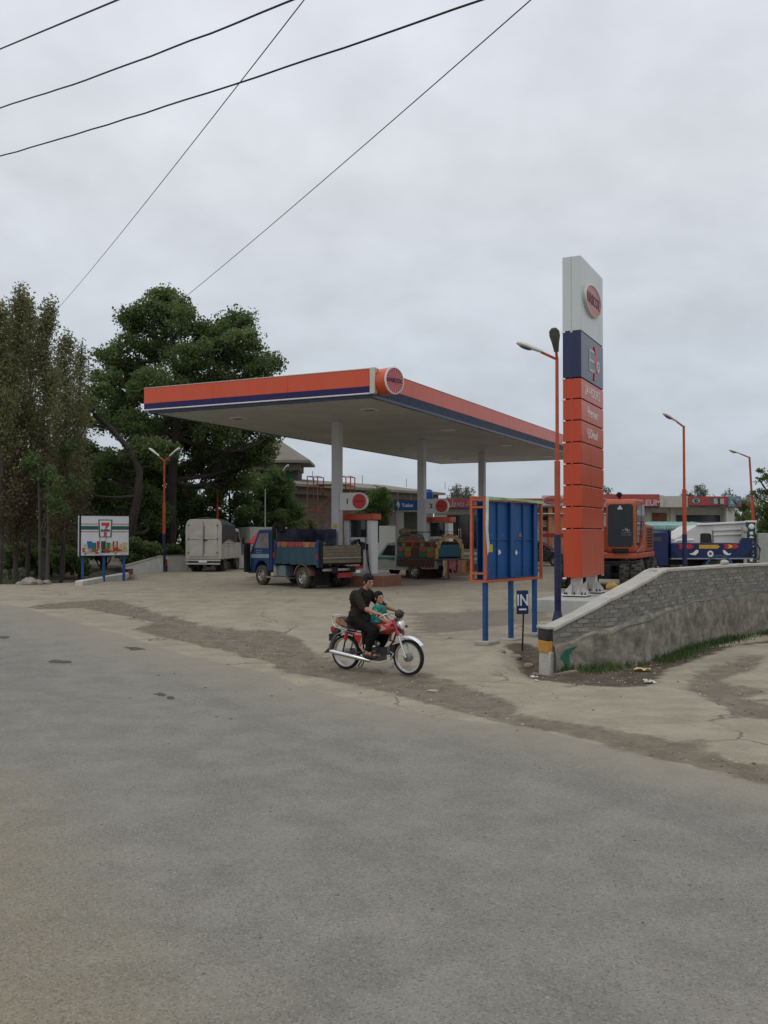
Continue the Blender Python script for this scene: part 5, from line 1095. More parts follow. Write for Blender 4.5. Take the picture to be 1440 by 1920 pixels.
# grey conduit and yellow helmet-like cap by the plinth
p = P(1137, 1090, 26.8); o = thing('rubble_pile', 'grey broken concrete slab beside the second pylon foot', 'rubble', (p.x, p.y, .35)); q = MB(); q.prism([(0, 0), (.2, .42), (.36, .46), (.55, .18), (1.1, .05), (1.1, -.1), (0, -.1)], (.05, 0, .0), (1, 0, 0), (0, 0, 1), (0, 1, 0), .5); q.build('slab', mat('rubble_grey', (.2, .2, .18), .9, var=.2, bump=.5), o, bevel=.03)
q = MB(); q.ell((.15, .0, .42), (.17, .13, .13), 10, 7); q.v = [tuple(c + rc.uniform(-.015, .015) for c in v) for v in q.v]; q.build('yellow_sack', mat('sack_yellow', (.52, .32, .09), .8, var=.2), o, smooth=True)

# ---------------------------------------------------------------- blue tipper lorry behind the wall
Yt = 37.0; a = P(1237, 1045, Yt); c = P(1388, 1046, Yt + .4); d = Vector((a.x - c.x, a.y - c.y, 0)); ln = d.length; NB = mat('tipper_blue', (.008, .019, .082), .35, var=.12, scale=2, dirt=.2, dcol=(.05, .07, .13))
tp = thing('tipper_lorry', 'navy tipper lorry with yellow arrows and white fish painted on its side, behind the wall', 'tipper lorry', (c.x, c.y, .44), heading(d))
kk = lambda px_: ln * (1388 - px_) / 151.0     # photo column to local x along the side
zb_ = P(0, 1045, Yt).z - .44; zt_ = P(0, 1018.5, Yt).z - .44; zh_ = P(0, 1013, Yt).z - .44
q = MB(); q.prof([(.02, zb_), (.02, zh_ + .1), (kk(1367), zh_ + .1), (kk(1362), zt_), (kk(1238), zt_), (kk(1238), zb_)], .95, 1.05); q.build('side_board', NB, tp, bevel=.01)
q = MB(); q.prof([(.02, zb_), (.02, zt_), (kk(1238), zt_), (kk(1238), zb_)], -1.05, -.95); q.build('side_board', NB, tp, bevel=.01)
MB().bb((.02, -1.05, zb_), (.1, .94, zt_)).build('tailboard', NB, tp, bevel=.01); MB().bb((kk(1240), -1.05, zb_), (kk(1238), .94, zh_ + .4)).build('headboard', NB, tp, bevel=.01)
MB().bb((.02, -1.0, zb_ - .05), (kk(1238), 1.065, zb_)).build('bed_floor', mat('rail_pale', (.25, .28, .32), .5), tp)
def tpf(pts, m_, nm, dd=.0):
    q = MB(); q.prism([(kk(a_), P(0, b__, Yt).z - .44) for a_, b__ in pts], (0, 1.052 + dd, 0), (1, 0, 0), (0, 0, 1), (0, 1, 0), .006); q.build(nm, m_, tp)
YL = mat('arrow_yellow', (.52, .30, .04), .5, var=.1); RD = mat('arrow_red', (.45, .03, .04), .5)
tpf([(1288, 1021), (1322, 1021), (1326, 1024.5), (1322, 1028), (1288, 1028)], YL, 'yellow_arrow')
for x0, sg in ((1250, 1), (1332, 1)): tpf([(x0, 1020), (x0 + 24, 1020), (x0 + 29, 1024), (x0 + 24, 1028), (x0, 1028), (x0 + 4, 1024)], RD, 'red_arrow'); tpf([(x0 + 8, 1021), (x0 + 13, 1021), (x0 + 18, 1024), (x0 + 13, 1027), (x0 + 8, 1027), (x0 + 12, 1024)], mat('arrow_bright', (.62, .50, .05), .5), 'yellow_arrow', .004)
tpf([(1283, 1030), (1276, 1036), (1270, 1037), (1273, 1039), (1281, 1040), (1286, 1036), (1287, 1031)], WHITE, 'white_fish'); tpf([(1331, 1031), (1333, 1037), (1338, 1040), (1344, 1040), (1347, 1036), (1342, 1037.5), (1338, 1034), (1335, 1031)], WHITE, 'white_fish')
cxk, czk = kk(1308.5), P(0, 1037.5, Yt).z - .44; q = MB(); q.lathe((cxk, 1.052, czk), (0, 1, 0), [(0, 0), (.125, 0), (.125, .008), (0, .008)], 20); q.build('white_disc', WHITE, tp)
q = MB(); q.prism([(0, -.06), (.06, .01), (.04, .06), (0, .04), (-.04, .06), (-.06, .01)], (cxk, 1.062, czk), (1, 0, 0), (0, 0, 1), (0, 1, 0), .004); q.build('heart_mark', BLK, tp)
tpf([(1240, 1030), (1250, 1044), (1240, 1044)], mat('deep_navy', (.005, .008, .03), .5), 'dark_corner'); tpf([(1384, 1030), (1370, 1044), (1384, 1044)], mat('deep_navy', (.005, .008, .03), .5), 'dark_corner')
for px_ in (1325,): 
    xk = kk(px_); q = MB(); pr = [(.62 * math.cos(a), .42 + .62 * math.sin(a)) for a in np.linspace(.2, math.pi - .2, 12)] + [(.54 * math.cos(a), .42 + .54 * math.sin(a)) for a in np.linspace(math.pi - .2, .2, 12)]; q.prism(pr, (xk, .7, 0), (1, 0, 0), (0, 0, 1), (0, 1, 0), .38); q.build('mudguard', mat('guard_blue', (.04, .09, .17), .4), tp)
    for s in (-1, 1): wheel(tp, (xk, s * .85, .46), .46, .26, s, RIMD, .55)
for s in (-1, 1): wheel(tp, (kk(1325) + 3.0, s * .85, .46), .46, .26, s, RIMD, .55); MB().bb((.1, s * .4 - .06, .62), (kk(1238) + 1.4, s * .4 + .06, zb_ - .06)).build('chassis_rail', DARK, tp)
x0 = kk(1238) + .08; q = MB(); q.prof([(x0, .6), (x0, zh_ + .25), (x0 + .1, zh_ + .35), (x0 + 1.1, zh_ + .3), (x0 + 1.4, 1.5), (x0 + 1.5, .55)], -1.0, 1.0); cb_ = q.build('cab', NB, tp, bevel=.05); sidewin(cb_, [(x0 + .3, 1.55), (x0 + .3, zh_ + .15), (x0 + .9, zh_ + .12), (x0 + 1.2, 1.55)], 1.002, GLASS, 'side_window')
q = MB(); q.tube([(.0, 1.0, .8), (-.25, 1.0, .85), (-.3, 1.0, 1.25), (-.15, 1.0, 1.45), (.0, 1.0, 1.2)], .035, 8); q.build('tail_hook', NB, tp)
# ---------------------------------------------------------------- white box truck with raised ribs behind the tipper
Yw = 41.0; WB = mat('box_body_white', (.58, .58, .55), .5, var=.08, scale=2, dirt=.3, dcol=(.36, .34, .3)); a = P(1255, 1060, Yw); c = P(1402, 1060, Yw); lw = c.x - a.x
bt = thing('box_truck', 'white ribbed box bodied truck with a sloping front, behind the navy tipper lorry', 'truck', (c.x, Yw, .45), math.pi)
kx = lambda px_: (1402 - px_) / 1740 * Yw; kz = lambda py_: P(0, py_, Yw).z - .45
q = MB(); q.prof([(0, kz(1052)), (0, kz(980)), (kx(1290), kz(986)), (kx(1252), kz(1010)), (kx(1250), kz(1052))], -1.1, 1.0); q.build('box_body', WB, bt, bevel=.04)
for y_ in (993, 1001.5): q = MB(); q.prism([(kx(1322), kz(y_ + 3)), (.1, kz(y_)), (.1, kz(y_ - 3)), (kx(1322), kz(y_))], (0, 1.0, 0), (1, 0, 0), (0, 0, 1), (0, 1, 0), .05); q.build('raised_rib', WB, bt, bevel=.012)
q = MB(); q.prism([(kx(1292), kz(986)), (.0, kz(980.5)), (.0, kz(977)), (kx(1292), kz(982))], (0, .95, 0), (1, 0, 0), (0, 0, 1), (0, 1, 0), .12); q.build('roof_rail', WHITE, bt, bevel=.02)
q = MB(); q.prism([(kx(1299), kz(1019)), (kx(1299), kz(1002)), (kx(1301), kz(1000)), (kx(1316), kz(1000)), (kx(1319), kz(1003)), (kx(1320), kz(1019))], (0, 1.0, 0), (1, 0, 0), (0, 0, 1), (0, 1, 0), .015); q.build('window', mat('brown_glass', (.03, .018, .015), .2), bt)
q = MB(); q.tube([(kx(1322), 1.02, kz(994)), (kx(1322), 1.02, kz(1019))], .02, 5); q.build('seam_bar', DARK, bt)
q = MB(); q.tube([(kx(1251), 1.1, kz(1016)), (kx(1256), 1.12, kz(1013)), (kx(1268), 1.13, kz(1012)), (kx(1285), 1.13, kz(1012))], .05, 8); q.build('front_guard', WHITE, bt)
for k in range(4): MB().bb((.05, 1.0, kz(1026 + k * 6)), (kx(1385), 1.03, kz(1024.5 + k * 6))).build('rear_rib', mat('rib_grey', (.3, .3, .28), .6), bt)
for x_ in (.9, 3.2): wheel(bt, (x_, .9, .46), .46, .26, 1, RIMD, .55); wheel(bt, (x_, -.9, .46), .46, .26, -1, RIMD, .55)
MB().bb((.1, -.5, .5), (kx(1250), .5, kz(1052))).build('chassis', DARK, bt)
# painted tailboard column
tb = thing('painted_truck_tail', 'tall dark green and white painted truck tailpost right of the white ribbed body', 'truck tail', (P(1408, 1060, 39.5).x, 39.5, .45), math.pi)
TG = mat('tail_green', (.02, .05, .055), .5, var=.2); h_ = kz(976)
MB().bb((-.17, -.1, .3), (.17, .1, h_ - .1)).build('post_panel', TG, tb, bevel=.01); MB().bb((-.20, -.12, h_ - .098), (.20, .12, h_ - .02)).build('top_cap', WHITE, tb, bevel=.01)
MB().bb((.18, -.1, .3), (.36, .08, h_ - .3)).build('white_post', mat('grimy_white', (.36, .36, .32), .6, dirt=.5), tb, bevel=.01)
q = MB(); q.ell((0, .1, h_ - .28), (.13, .04, .12)); q.build('round_mark', WHITE, tb, smooth=True); q = MB(); q.ell((.26, .08, h_ - .42), (.12, .06, .12)); q.build('round_mark', mat('grimy_white', (.36, .36, .32), .6), tb, smooth=True)
for k in range(7):
    zz_ = h_ - .55 - k * .19; q = MB(); q.prism([(-.1, 0), (.02, .07), (.12, -.02), (.05, -.1), (-.03, -.05)] if k % 2 else [(-.05, .06), (.08, .05), (.08, -.06), (-.06, -.07)], (0, .1, zz_), (1, 0, 0), (0, 0, 1), (0, 1, 0), .015); q.build('painted_motif', WHITE, tb)
MB().bb((-.75, -.9, .45), (-.22, .3, kz(1000))).build('rear_cabinet', mat('grimy_panel', (.33, .34, .31), .6, dirt=.4), tb, bevel=.03); wheel(tb, (-.2, .0, .4), .4, .22, 1, RIMD)
MB().bb((-1.2, -.3, kz(1052)), (-.2, .25, kz(1046))).build('tail_step', WHITE, tb)

# ---------------------------------------------------------------- dark saloon car behind the signs
def saloon(name, label, loc, hdg, m_, sc=1.0):
    t = thing(name, label, 'car', loc, heading(hdg))
    q = MB(); q.prof([(-2.1, .32), (-2.15, .62), (-2.05, .86), (-1.35, .93), (1.0, .90), (1.95, .74), (2.1, .58), (2.1, .3), (1.72, .28), (1.62, .5), (1.35, .62), (1.08, .5), (.98, .26), (-1.0, .26), (-1.1, .5), (-1.38, .62), (-1.65, .5), (-1.75, .3)], -.82, .82); bd = q.build('body', m_, t, bevel=.09, seg=3)
    q = MB(); vs = []
    for y_, in_ in ((-.74, 0), (.74, 0)): pass
    pr = [(-1.5, .9), (-1.0, 1.36), (-.7, 1.43), (.15, 1.42), (.45, 1.34), (1.15, .88)]; k = len(pr)
    for sy in (-1, 1): vs += [(a_, sy * (.76 if c_ < 1 else .60), c_) for a_, c_ in pr]
    q.add(vs, [tuple(range(k))[::-1], tuple(range(k, 2 * k))] + [(i, (i + 1) % k, k + (i + 1) % k, k + i) for i in range(k)]); gh = q.build('greenhouse', GLASS, t, bevel=.03)
    q = MB(); q.prof([(-.98, 1.37), (-.7, 1.445), (.15, 1.435), (.43, 1.35)], -.58, .58); q.build('roof', m_, gh, bevel=.02)
    for sy in (-1, 1):
        for a_, c_ in (((-1.5, .9), (-.98, 1.37)), ((1.15, .88), (.43, 1.35)), ((-.2, .9), (-.2, 1.42))): q = MB(); q.tube([(a_[0], sy * .765, a_[1]), (c_[0], sy * .61, c_[1])], .03, 6); q.build('pillar', m_, gh)
        for x_ in (1.35, -1.38): wheel(t, (x_, sy * .74, .3), .30, .19, sy, RIM, .62, 6)
        q = MB(); q.ell((2.0, sy * .6, .66), (.12, .17, .08)); q.build('headlight', LAMPGL, t, smooth=True)
        MB().bb((.75, sy * .9 - .08, .92), (.88, sy * .9 + .08, 1.03)).build('mirror', m_, t, bevel=.03)
    MB().bb((2.06, -.5, .34), (2.12, .5, .5)).build('grille', BLACK, t)
    return t
CARB = mat('car_dark_blue', (.012, .014, .022), .22, var=.1, dirt=.2, spec=.8)
p = P(1040, 1058, 52.0); hd = (.93, -.36); M_ = Matrix.Rotation(heading(hd), 3, 'Z'); o = Vector((p.x, p.y, .45)) - M_ @ Vector((1.35, -.8, 0)); o.z = .45
saloon('saloon_car', 'dark saloon car parked beyond the blue billboard, its bonnet to the right', o, hd, CARB)
# red parasol behind the dump truck cab
p = P(484, 1066, 44.5); rk = thing('parasol', 'half folded red parasol peeking out behind the blue dump truck cab', 'parasol', (p.x, p.y, .45))
q = MB(); k = 8; vs = [(0, 0, P(0, 997, 44.5).z - .45)]; hb2 = P(0, 1020, 44.5).z - .45
for i in range(k): a_ = 2 * math.pi * i / k; vs.append((.56 * math.cos(a_), .56 * math.sin(a_), hb2 + (.05 if i % 2 else 0)))
q.add(vs, [(0, 1 + i, 1 + (i + 1) % k) for i in range(k)] + [tuple(range(k, 0, -1))]); q.build('canopy_cloth', mat('red_canvas', (.42, .03, .03), .7, var=.15), rk, bevel=.01)
q = MB(); q.tube([(0, 0, 0), (0, 0, hb2 + .1)], .025, 8); q.build('pole', ALU, rk); q = MB(); q.lathe((0, 0, 0), (0, 0, 1), [(0, 0), (.22, 0), (.2, .08), (.05, .1), (0, .1)], 16); q.build('base', CONC, rk)
# ================================================================ MOTORCYCLE AND RIDERS (local x forward)
pr_, pf_ = G(649, 1252), G(764, 1265)
hdm = (pf_ - pr_); MH = heading(hdm); MO = Vector((pr_.x, pr_.y, gz(pr_.x, pr_.y) + .005))
mc = thing('motorcycle', 'red commuter motorcycle with chrome exhaust carrying a man and a small boy', 'motorcycle', MO, MH)
MRED = mat('tank_red', (.42, .012, .018), .18, var=.08, spec=.7, dirt=.06); MBK = mat('frame_black', (.015, .015, .016), .4, var=.2, dirt=.2); ENG = mat('engine_grey', (.11, .11, .105), .45, .5, var=.3, scale=20, dirt=.3)
SIL = mat('fork_silver', (.62, .62, .62), .3, .35, var=.05); WB_ = 1.24; WR = .287
def bwheel(x_, hub_r):
    c = Vector((x_, 0, WR)); q = MB(); pr = [(WR - .045, -.032), (WR - .012, -.034), (WR, -.014), (WR, .014), (WR - .012, .034), (WR - .045, .032), (WR - .05, 0), (WR - .045, -.032)]
    q.lathe(c, (0, 1, 0), pr, 48); t = q.build('wheel', BLACK, mc); shade(t.data, 50)
    q = MB(); q.lathe(c, (0, 1, 0), [(WR - .046, -.03), (WR - .066, -.026), (WR - .072, 0), (WR - .066, .026), (WR - .046, .03)], 48); shade(q.build('rim', mat('rim_chrome', (.5, .49, .45), .28, .8, dirt=.3), t).data)
    q = MB(); q.lathe(c, (0, 1, 0), [(0, -.06), (hub_r * .5, -.06), (hub_r, -.045), (hub_r, .045), (hub_r * .5, .06), (0, .06)], 24); shade(q.build('hub', mat('hub_grey', (.22, .22, .21), .4, .6, dirt=.3), t).data)
    for k in range(32):
        a = 2 * math.pi * k / 32; a2 = a + (.35 if k % 2 else -.35); s = .03 if (k // 2) % 2 else -.03
        q = MB(); q.tube([c + Vector((math.cos(a2) * hub_r, s, math.sin(a2) * hub_r)), c + Vector((math.cos(a) * (WR - .066), 0, math.sin(a) * (WR - .066)))], .0018, 4, False); q.build('spoke', mat('spoke_steel', (.5, .5, .48), .4, .5), t)
    return t
bwheel(0, .06); bwheel(WB_, .068)
def fender(cx, a0, a1, r0, w_, m_, nm, th=.004, n=16):
    q = MB(); k = 7; vs = []
    for i in range(n + 1):
        a = R(a0 + (a1 - a0) * i / n)
        for rr_ in (0, th):
            for j in range(k):
                f = (j / (k - 1) - .5) * 2; rad = r0 + rr_ - .022 * f * f; vs.append((cx + rad * math.cos(a), f * w_ / 2, WR + rad * math.sin(a)))
    W = 2 * k
    fs = []
    for i in range(n):
        for j in range(k - 1):
            fs.append((i * W + j, (i + 1) * W + j, (i + 1) * W + j + 1, i * W + j + 1)); fs.append((i * W + k + j, i * W + k + j + 1, (i + 1) * W + k + j + 1, (i + 1) * W + k + j))
        fs.append((i * W, i * W + k, (i + 1) * W + k, (i + 1) * W)); fs.append((i * W + k - 1, (i + 1) * W + k - 1, (i + 1) * W + 2 * k - 1, i * W + 2 * k - 1))
    fs += [tuple(range(k)) + tuple(range(2 * k - 1, k - 1, -1))]
    q.add(vs, fs); o = q.build(nm, m_, mc); shade(o.data, 60); return o
fender(WB_, 38, 118, .345, .11, mat('fender_chrome_white', (.75, .76, .78), .22, .25, var=.03), 'front_mudguard'); fender(0, 62, 178, .345, .12, mat('fender_grey', (.30, .31, .31), .3, .6, dirt=.2), 'rear_mudguard')
q = MB(); q.prism([(-.345, .33), (-.33, .26), (-.44, .24), (-.43, .25)], (0, .05, 0), (1, 0, 0), (0, 0, 1), (0, -1, 0), .1); q.build('mudflap', MBK, mc)
for s in (-1, 1):
    y_ = s * .085; a, c = Vector((1.0, y_, .88)), Vector((WB_, y_, WR)); m_ = a.lerp(c, .42)
    q = MB(); q.tube([a, m_], .026, 12); shade(q.build('upper_fork', MRED, mc).data); q = MB(); q.tube([m_, c], [.019, .017], 12); shade(q.build('lower_fork', SIL, mc).data)
q = MB(); q.tube([(WB_, -.10, WR), (WB_, .10, WR)], .012, 8); q.build('front_axle', ENG, mc)
for z_ in (.87, .74): q = MB(); q.box((1.005 + (.87 - z_) * .4, 0, z_), (.05, .2, .025)); q.build('fork_yoke', MBK, mc, bevel=.006)
q = MB(); q.tube([(.985, 0, .90), (1.045, 0, .70)], .028, 10); q.build('steering_head', MBK, mc)
# headlight, speedometer, mirror
q = MB(); q.lathe((1.04, 0, .80), (1, 0, -.05), [(0, -.06), (.05, -.05), (.075, .0), (.082, .07), (.076, .085)], 20); hl = q.build('headlight', mat('headlight_shell', (.5, .5, .48), .2, .8), mc, smooth=True)
q = MB(); q.ell((1.125, 0, .80), (.022, .072, .072), 16, 10); q.build('lens', mat('pale_lens', (.75, .74, .68), .08, var=.2, spec=.8), hl, smooth=True)  # pale glossy lens, plain base colour
q = MB(); q.ell((1.00, .10, .965), (.075, .085, .078), 14, 10); q.build('speedometer', MBK, mc, smooth=True)
q = MB(); q.ell((1.10, -.0, .70), (.03, .05, .04)); q.build('horn', MBK, mc, smooth=True)
for s in (-1, 1):
    q = MB(); q.tube([(1.03, s * .12, .76), (1.06, s * .19, .76)], .008, 6); q.ell((1.065, s * .21, .76), (.035, .025, .025)); q.build('indicator', mat('amber', (.16, .07, .02), .3), mc, smooth=True)
hb_ = MB(); hb_.tube([(.90, -.42, .965), (.91, -.30, .975), (.97, -.20, .985), (1.0, -.06, .93), (1.0, .06, .93), (.97, .20, .985), (.91, .30, .975), (.90, .42, .965)], .011, 10); shade(hb_.build('handlebar', CHROME, mc).data)
for s in (-1, 1):
    q = MB(); q.tube([(.90, s * .40, .965), (.91, s * .30, .975)], .018, 10); q.build('grip', BLACK, mc)
    q = MB(); q.tube([(.93, s * .26, .985), (.98, s * .32, .98), (.95, s * .40, .955)], .006, 6); q.build('lever', CHROME, mc)
for s in (-1, 1): q = MB(); q.tube([(.97, s * .2, .99), (1.06, s * .12, .99), (1.08, s * .05, .86), (1.05, 0, .7)], .005, 5); q.build('control_cable', MBK, mc)
# tank
q = MB(); vs = []; secs = [(.50, .05, .045, .69), (.56, .085, .085, .705), (.66, .105, .105, .725), (.78, .125, .115, .735), (.88, .125, .105, .735), (.94, .10, .085, .735), (.97, .05, .05, .735)]; k = 16
for x_, w_, h_, zc2 in secs:
    for j in range(k):
        a = 2 * math.pi * j / k; vs.append((x_, w_ * math.copysign(abs(math.cos(a)) ** .75, math.cos(a)), zc2 + h_ * math.copysign(abs(math.sin(a)) ** .8, math.sin(a)) * (1 if math.sin(a) > 0 else .95)))
q.add(vs, [(i * k + j, i * k + (j + 1) % k, (i + 1) * k + (j + 1) % k, (i + 1) * k + j) for i in range(len(secs) - 1) for j in range(k)] + [tuple(range(k))[::-1], tuple((len(secs) - 1) * k + j for j in range(k))])
tk = q.build('fuel_tank', MRED, mc); shade(tk.data, 80); sb = tk.modifiers.new('sub', 'SUBSURF'); sb.levels = sb.render_levels = 2
for pts, c_ in (([(.72, .66), (.90, .735), (.84, .77), (.80, .74)], (.50, .42, .26)), ([(.70, .69), (.84, .70), (.88, .68), (.76, .65)], (.05, .04, .03)), ([(.78, .74), (.80, .80), (.84, .76)], (.55, .48, .3))):
    q = MB(); q.prism(pts, (0, -.126, 0), (1, 0, 0), (0, 0, 1), (0, -1, 0), .004); q.build('tank_decal', mat('tank_decal_%d' % int(c_[0] * 100), c_, .4), tk)
q = MB(); q.lathe((.82, 0, .845), (0, 0, 1), [(0, .012), (.03, .01), (.032, 0)], 14); q.build('filler_cap', CHROME, tk)
# seat with patterned rear cover, grab rail
q = MB(); vs = []; secs = [(-.14, .115, .76, .875), (-.02, .125, .72, .87), (.12, .13, .69, .82), (.3, .125, .67, .785), (.48, .11, .665, .775), (.58, .08, .68, .765)]; k = 4
for x_, w_, za, zb2 in secs: vs += [(x_, -w_, za), (x_, w_, za), (x_, w_ * .9, zb2), (x_, -w_ * .9, zb2)]
q.add(vs, [(i * 4 + j, i * 4 + (j + 1) % 4, (i + 1) * 4 + (j + 1) % 4, (i + 1) * 4 + j) for i in range(5) for j in range(4)] + [(0, 3, 2, 1), (20, 21, 22, 23)])
st = q.build('seat', mat('seat_vinyl', (.018, .02, .028), .55, var=.2), mc, bevel=.03, seg=3)
SP = bpy.data.materials.new('patterned_seat_cover'); SP.use_nodes = True; t_ = SP.node_tree; vo = t_.nodes.new('ShaderNodeTexVoronoi'); vo.inputs['Scale'].default_value = 26; cr = t_.nodes.new('ShaderNodeValToRGB'); tcn = t_.nodes.new('ShaderNodeTexCoord'); t_.links.new(tcn.outputs['Object'], vo.inputs['Vector']); t_.links.new(vo.outputs['Color'], cr.inputs[0]); t_.links.new(cr.outputs[0], t_.nodes['Principled BSDF'].inputs['Base Color'])
cr.color_ramp.elements[0].color = (.03, .015, .012, 1); cr.color_ramp.elements[1].color = (.40, .22, .13, 1); ee = cr.color_ramp.elements.new(.45); ee.color = (.25, .10, .05, 1)
for s in (-1, 1): q = MB(); q.prism([(-.13, .775), (.13, .715), (.10, .80), (-.0, .86), (-.12, .87)], (0, s * .127, 0), (1, 0, 0), (0, 0, 1), (0, s, 0), .006); q.build('seat_cover', SP, mc, bevel=.004)
q = MB(); q.tube([(.13, -.145, .68), (-.12, -.145, .71), (-.17, -.14, .76), (-.20, -.13, .885), (-.21, 0, .90), (-.20, .13, .885), (-.17, .14, .76), (-.12, .145, .71), (.13, .145, .68)], .010, 8); shade(q.build('grab_rail', CHROME, mc).data)
q = MB(); q.box((-.24, 0, .66), (.10, .12, .10)); q.build('tail_light', mat('tail_red', (.28, .04, .02), .25), mc, bevel=.02); q = MB(); q.box((-.20, 0, .60), (.14, .1, .12)); q.build('tail_bracket', MBK, mc, bevel=.02)
MB().box((-.30, 0, .52), (.01, .16, .12)).build('number_plate', mat('plate_dark', (.08, .07, .05), .5), mc)
# frame, swing arm, shocks, side panels, engine, exhaust, stand
for pts, r_ in (([(1.02, 0, .80), (.60, 0, .62), (.25, 0, .62), (-.1, 0, .68)], .018), ([(1.03, 0, .74), (.95, 0, .52), (.80, 0, .36)], .016), ([(.35, 0, .62), (.36, 0, .30), (.5, 0, .26)], .016)): q = MB(); q.tube(pts, r_, 8); q.build('frame_tube', MBK, mc)
for s in (-1, 1):
    q = MB(); q.tube([(.36, s * .08, .31), (0, s * .09, .285)], .016, 8); q.build('swing_arm', MBK, mc)
    q = MB(); q.tube([(.10, s * .12, .64), (.07, s * .12, .50)], .03, 10); q.build('shock_cover', MRED, mc); q = MB(); q.tube([(.07, s * .12, .50), (.01, s * .11, .29)], .014, 8); q.build('shock_absorber', MBK, mc)
    q = MB(); q.prism([(.22, .65), (.47, .645), (.44, .46), (.36, .44), (.26, .54)], (0, s * .10, 0), (1, 0, 0), (0, 0, 1), (0, s, 0), .025); sp_ = q.build('side_cover', MRED, mc, bevel=.01)
    q = MB(); q.prism([(.26, .64), (.42, .635), (.41, .60), (.28, .605)], (0, s * .126, 0), (1, 0, 0), (0, 0, 1), (0, s, 0), .003); q.build('side_decal', mat('side_decal', (.6, .35, .25), .4), sp_)
q = MB(); q.cyl((.58, -.12, .31), (.58, .12, .31), .10, n=20); q.cyl((.48, -.10, .29), (.48, .11, .29), .085, n=20); q.box((.6, 0, .26), (.32, .2, .12)); q.build('engine_case', ENG, mc, bevel=.01)
for k in range(9): q = MB(); q.box((.70 + k * .018, 0, .345 + k * .004), (.006, .15, .12), Matrix.Rotation(-.15, 3, 'Y')); q.build('cooling_fin', ENG, mc)
q = MB(); q.cyl((.66, 0, .34), (.90, 0, .385), .045, n=14); q.box((.88, 0, .385), (.06, .11, .12)); q.build('cylinder', ENG, mc, bevel=.01)
q = MB(); q.cyl((.62, -.135, .30), (.62, -.10, .30), .075, n=24); q.build('clutch_cover', mat('cover_silver', (.28, .28, .27), .35, .6, dirt=.3), mc, bevel=.008)
q = MB(); q.ell((.66, -.04, .47), (.05, .04, .05)); q.cyl((.62, -.03, .46), (.5, 0, .52), .028); q.build('carburettor', mat('carb_alloy', (.4, .4, .38), .3, .7), mc, smooth=True)
q = MB(); q.tube([(.90, -.05, .37), (1.0, -.08, .34), (.97, -.11, .24), (.80, -.13, .185), (.60, -.15, .18), (.50, -.16, .19)], .014, 10); shade(q.build('exhaust_pipe', CHROME, mc).data)
q = MB(); q.tube([(.60, -.17, .205), (.52, -.175, .215), (.22, -.18, .255), (-.14, -.185, .30)], [.018, .034, .040, .040], 18); q.tube([(-.14, -.185, .30), (-.20, -.186, .307)], [.040, .022], 18); shade(q.build('silencer', CHROME, mc).data)
q = MB(); q.tube([(.20, -.15, .36), (.22, -.17, .26)], .014, 6); q.build('silencer_bracket', MBK, mc)
q = MB(); q.prism([(.34, .36), (.0, .34), (-.06, .29), (.0, .24), (.34, .26)], (0, .09, 0), (1, 0, 0), (0, 0, 1), (0, 1, 0), .03); q.build('chain_case', MBK, mc, bevel=.01)
q = MB(); q.tube([(.42, -.1, .22), (.36, -.16, .10), (.40, -.16, .07)], .012, 6); q.tube([(.46, -.1, .22), (.42, -.16, .08)], .012, 6); q.build('stand', MBK, mc)
for s in (-1, 1): q = MB(); q.tube([(.60, s * .06, .235), (.62, s * .24, .245)], .014, 8); q.build('foot_peg', BLACK, mc)
q = MB(); q.tube([(.5, -.13, .28), (.72, -.17, .28), (.78, -.19, .30)], .008, 6); q.build('brake_pedal', CHROME, mc)
q = MB(); q.prism([(.90, .45), (1.02, .50), (.98, .26), (.92, .24)], (0, -.05, 0), (1, 0, 0), (0, 0, 1), (0, 1, 0), .1); q.build('front_guard', MBK, mc, bevel=.01)

SKIN = mat('skin', (.36, .185, .12), .55, var=.08, scale=12); SKINC = mat('skin_child', (.42, .22, .15), .55, var=.08, scale=12); HAIR = mat('black_hair', (.007, .006, .005), .7, var=.4, scale=30, bump=.8, bscale=80)
KAM = mat('dark_brown_cotton', (.028, .022, .017), .9, var=.3, scale=6, spec=.1); SHAL = mat('dark_cotton', (.013, .011, .010), .9, var=.3, scale=5, spec=.1); SOLE = mat('sandal_brown', (.05, .025, .018), .6)
EYE = mat('eye_dark', (.01, .008, .008), .6, spec=.1); BROW = mat('brow', (.02, .014, .012), .8); LIP = mat('lip', (.28, .10, .08), .5); EYEW = mat('eye_white', (.22, .19, .17), .6, spec=.1)
def soft(q, nm, m_, parent, vox=.008, it=4, wr=0, fac=.5):
    o = q.build(nm, m_, parent); r_ = o.modifiers.new('r', 'REMESH'); r_.mode = 'VOXEL'; r_.voxel_size = vox; r_.use_smooth_shade = True
    s_ = o.modifiers.new('s', 'SMOOTH'); s_.iterations = it; s_.factor = fac
    if wr:
        tx = bpy.data.textures.get('folds') or bpy.data.textures.new('folds', 'CLOUDS'); tx.noise_scale = .07; tx.noise_depth = 2
        d_ = o.modifiers.new('d', 'DISPLACE'); d_.texture = tx; d_.strength = wr; d_.mid_level = .5
    return o
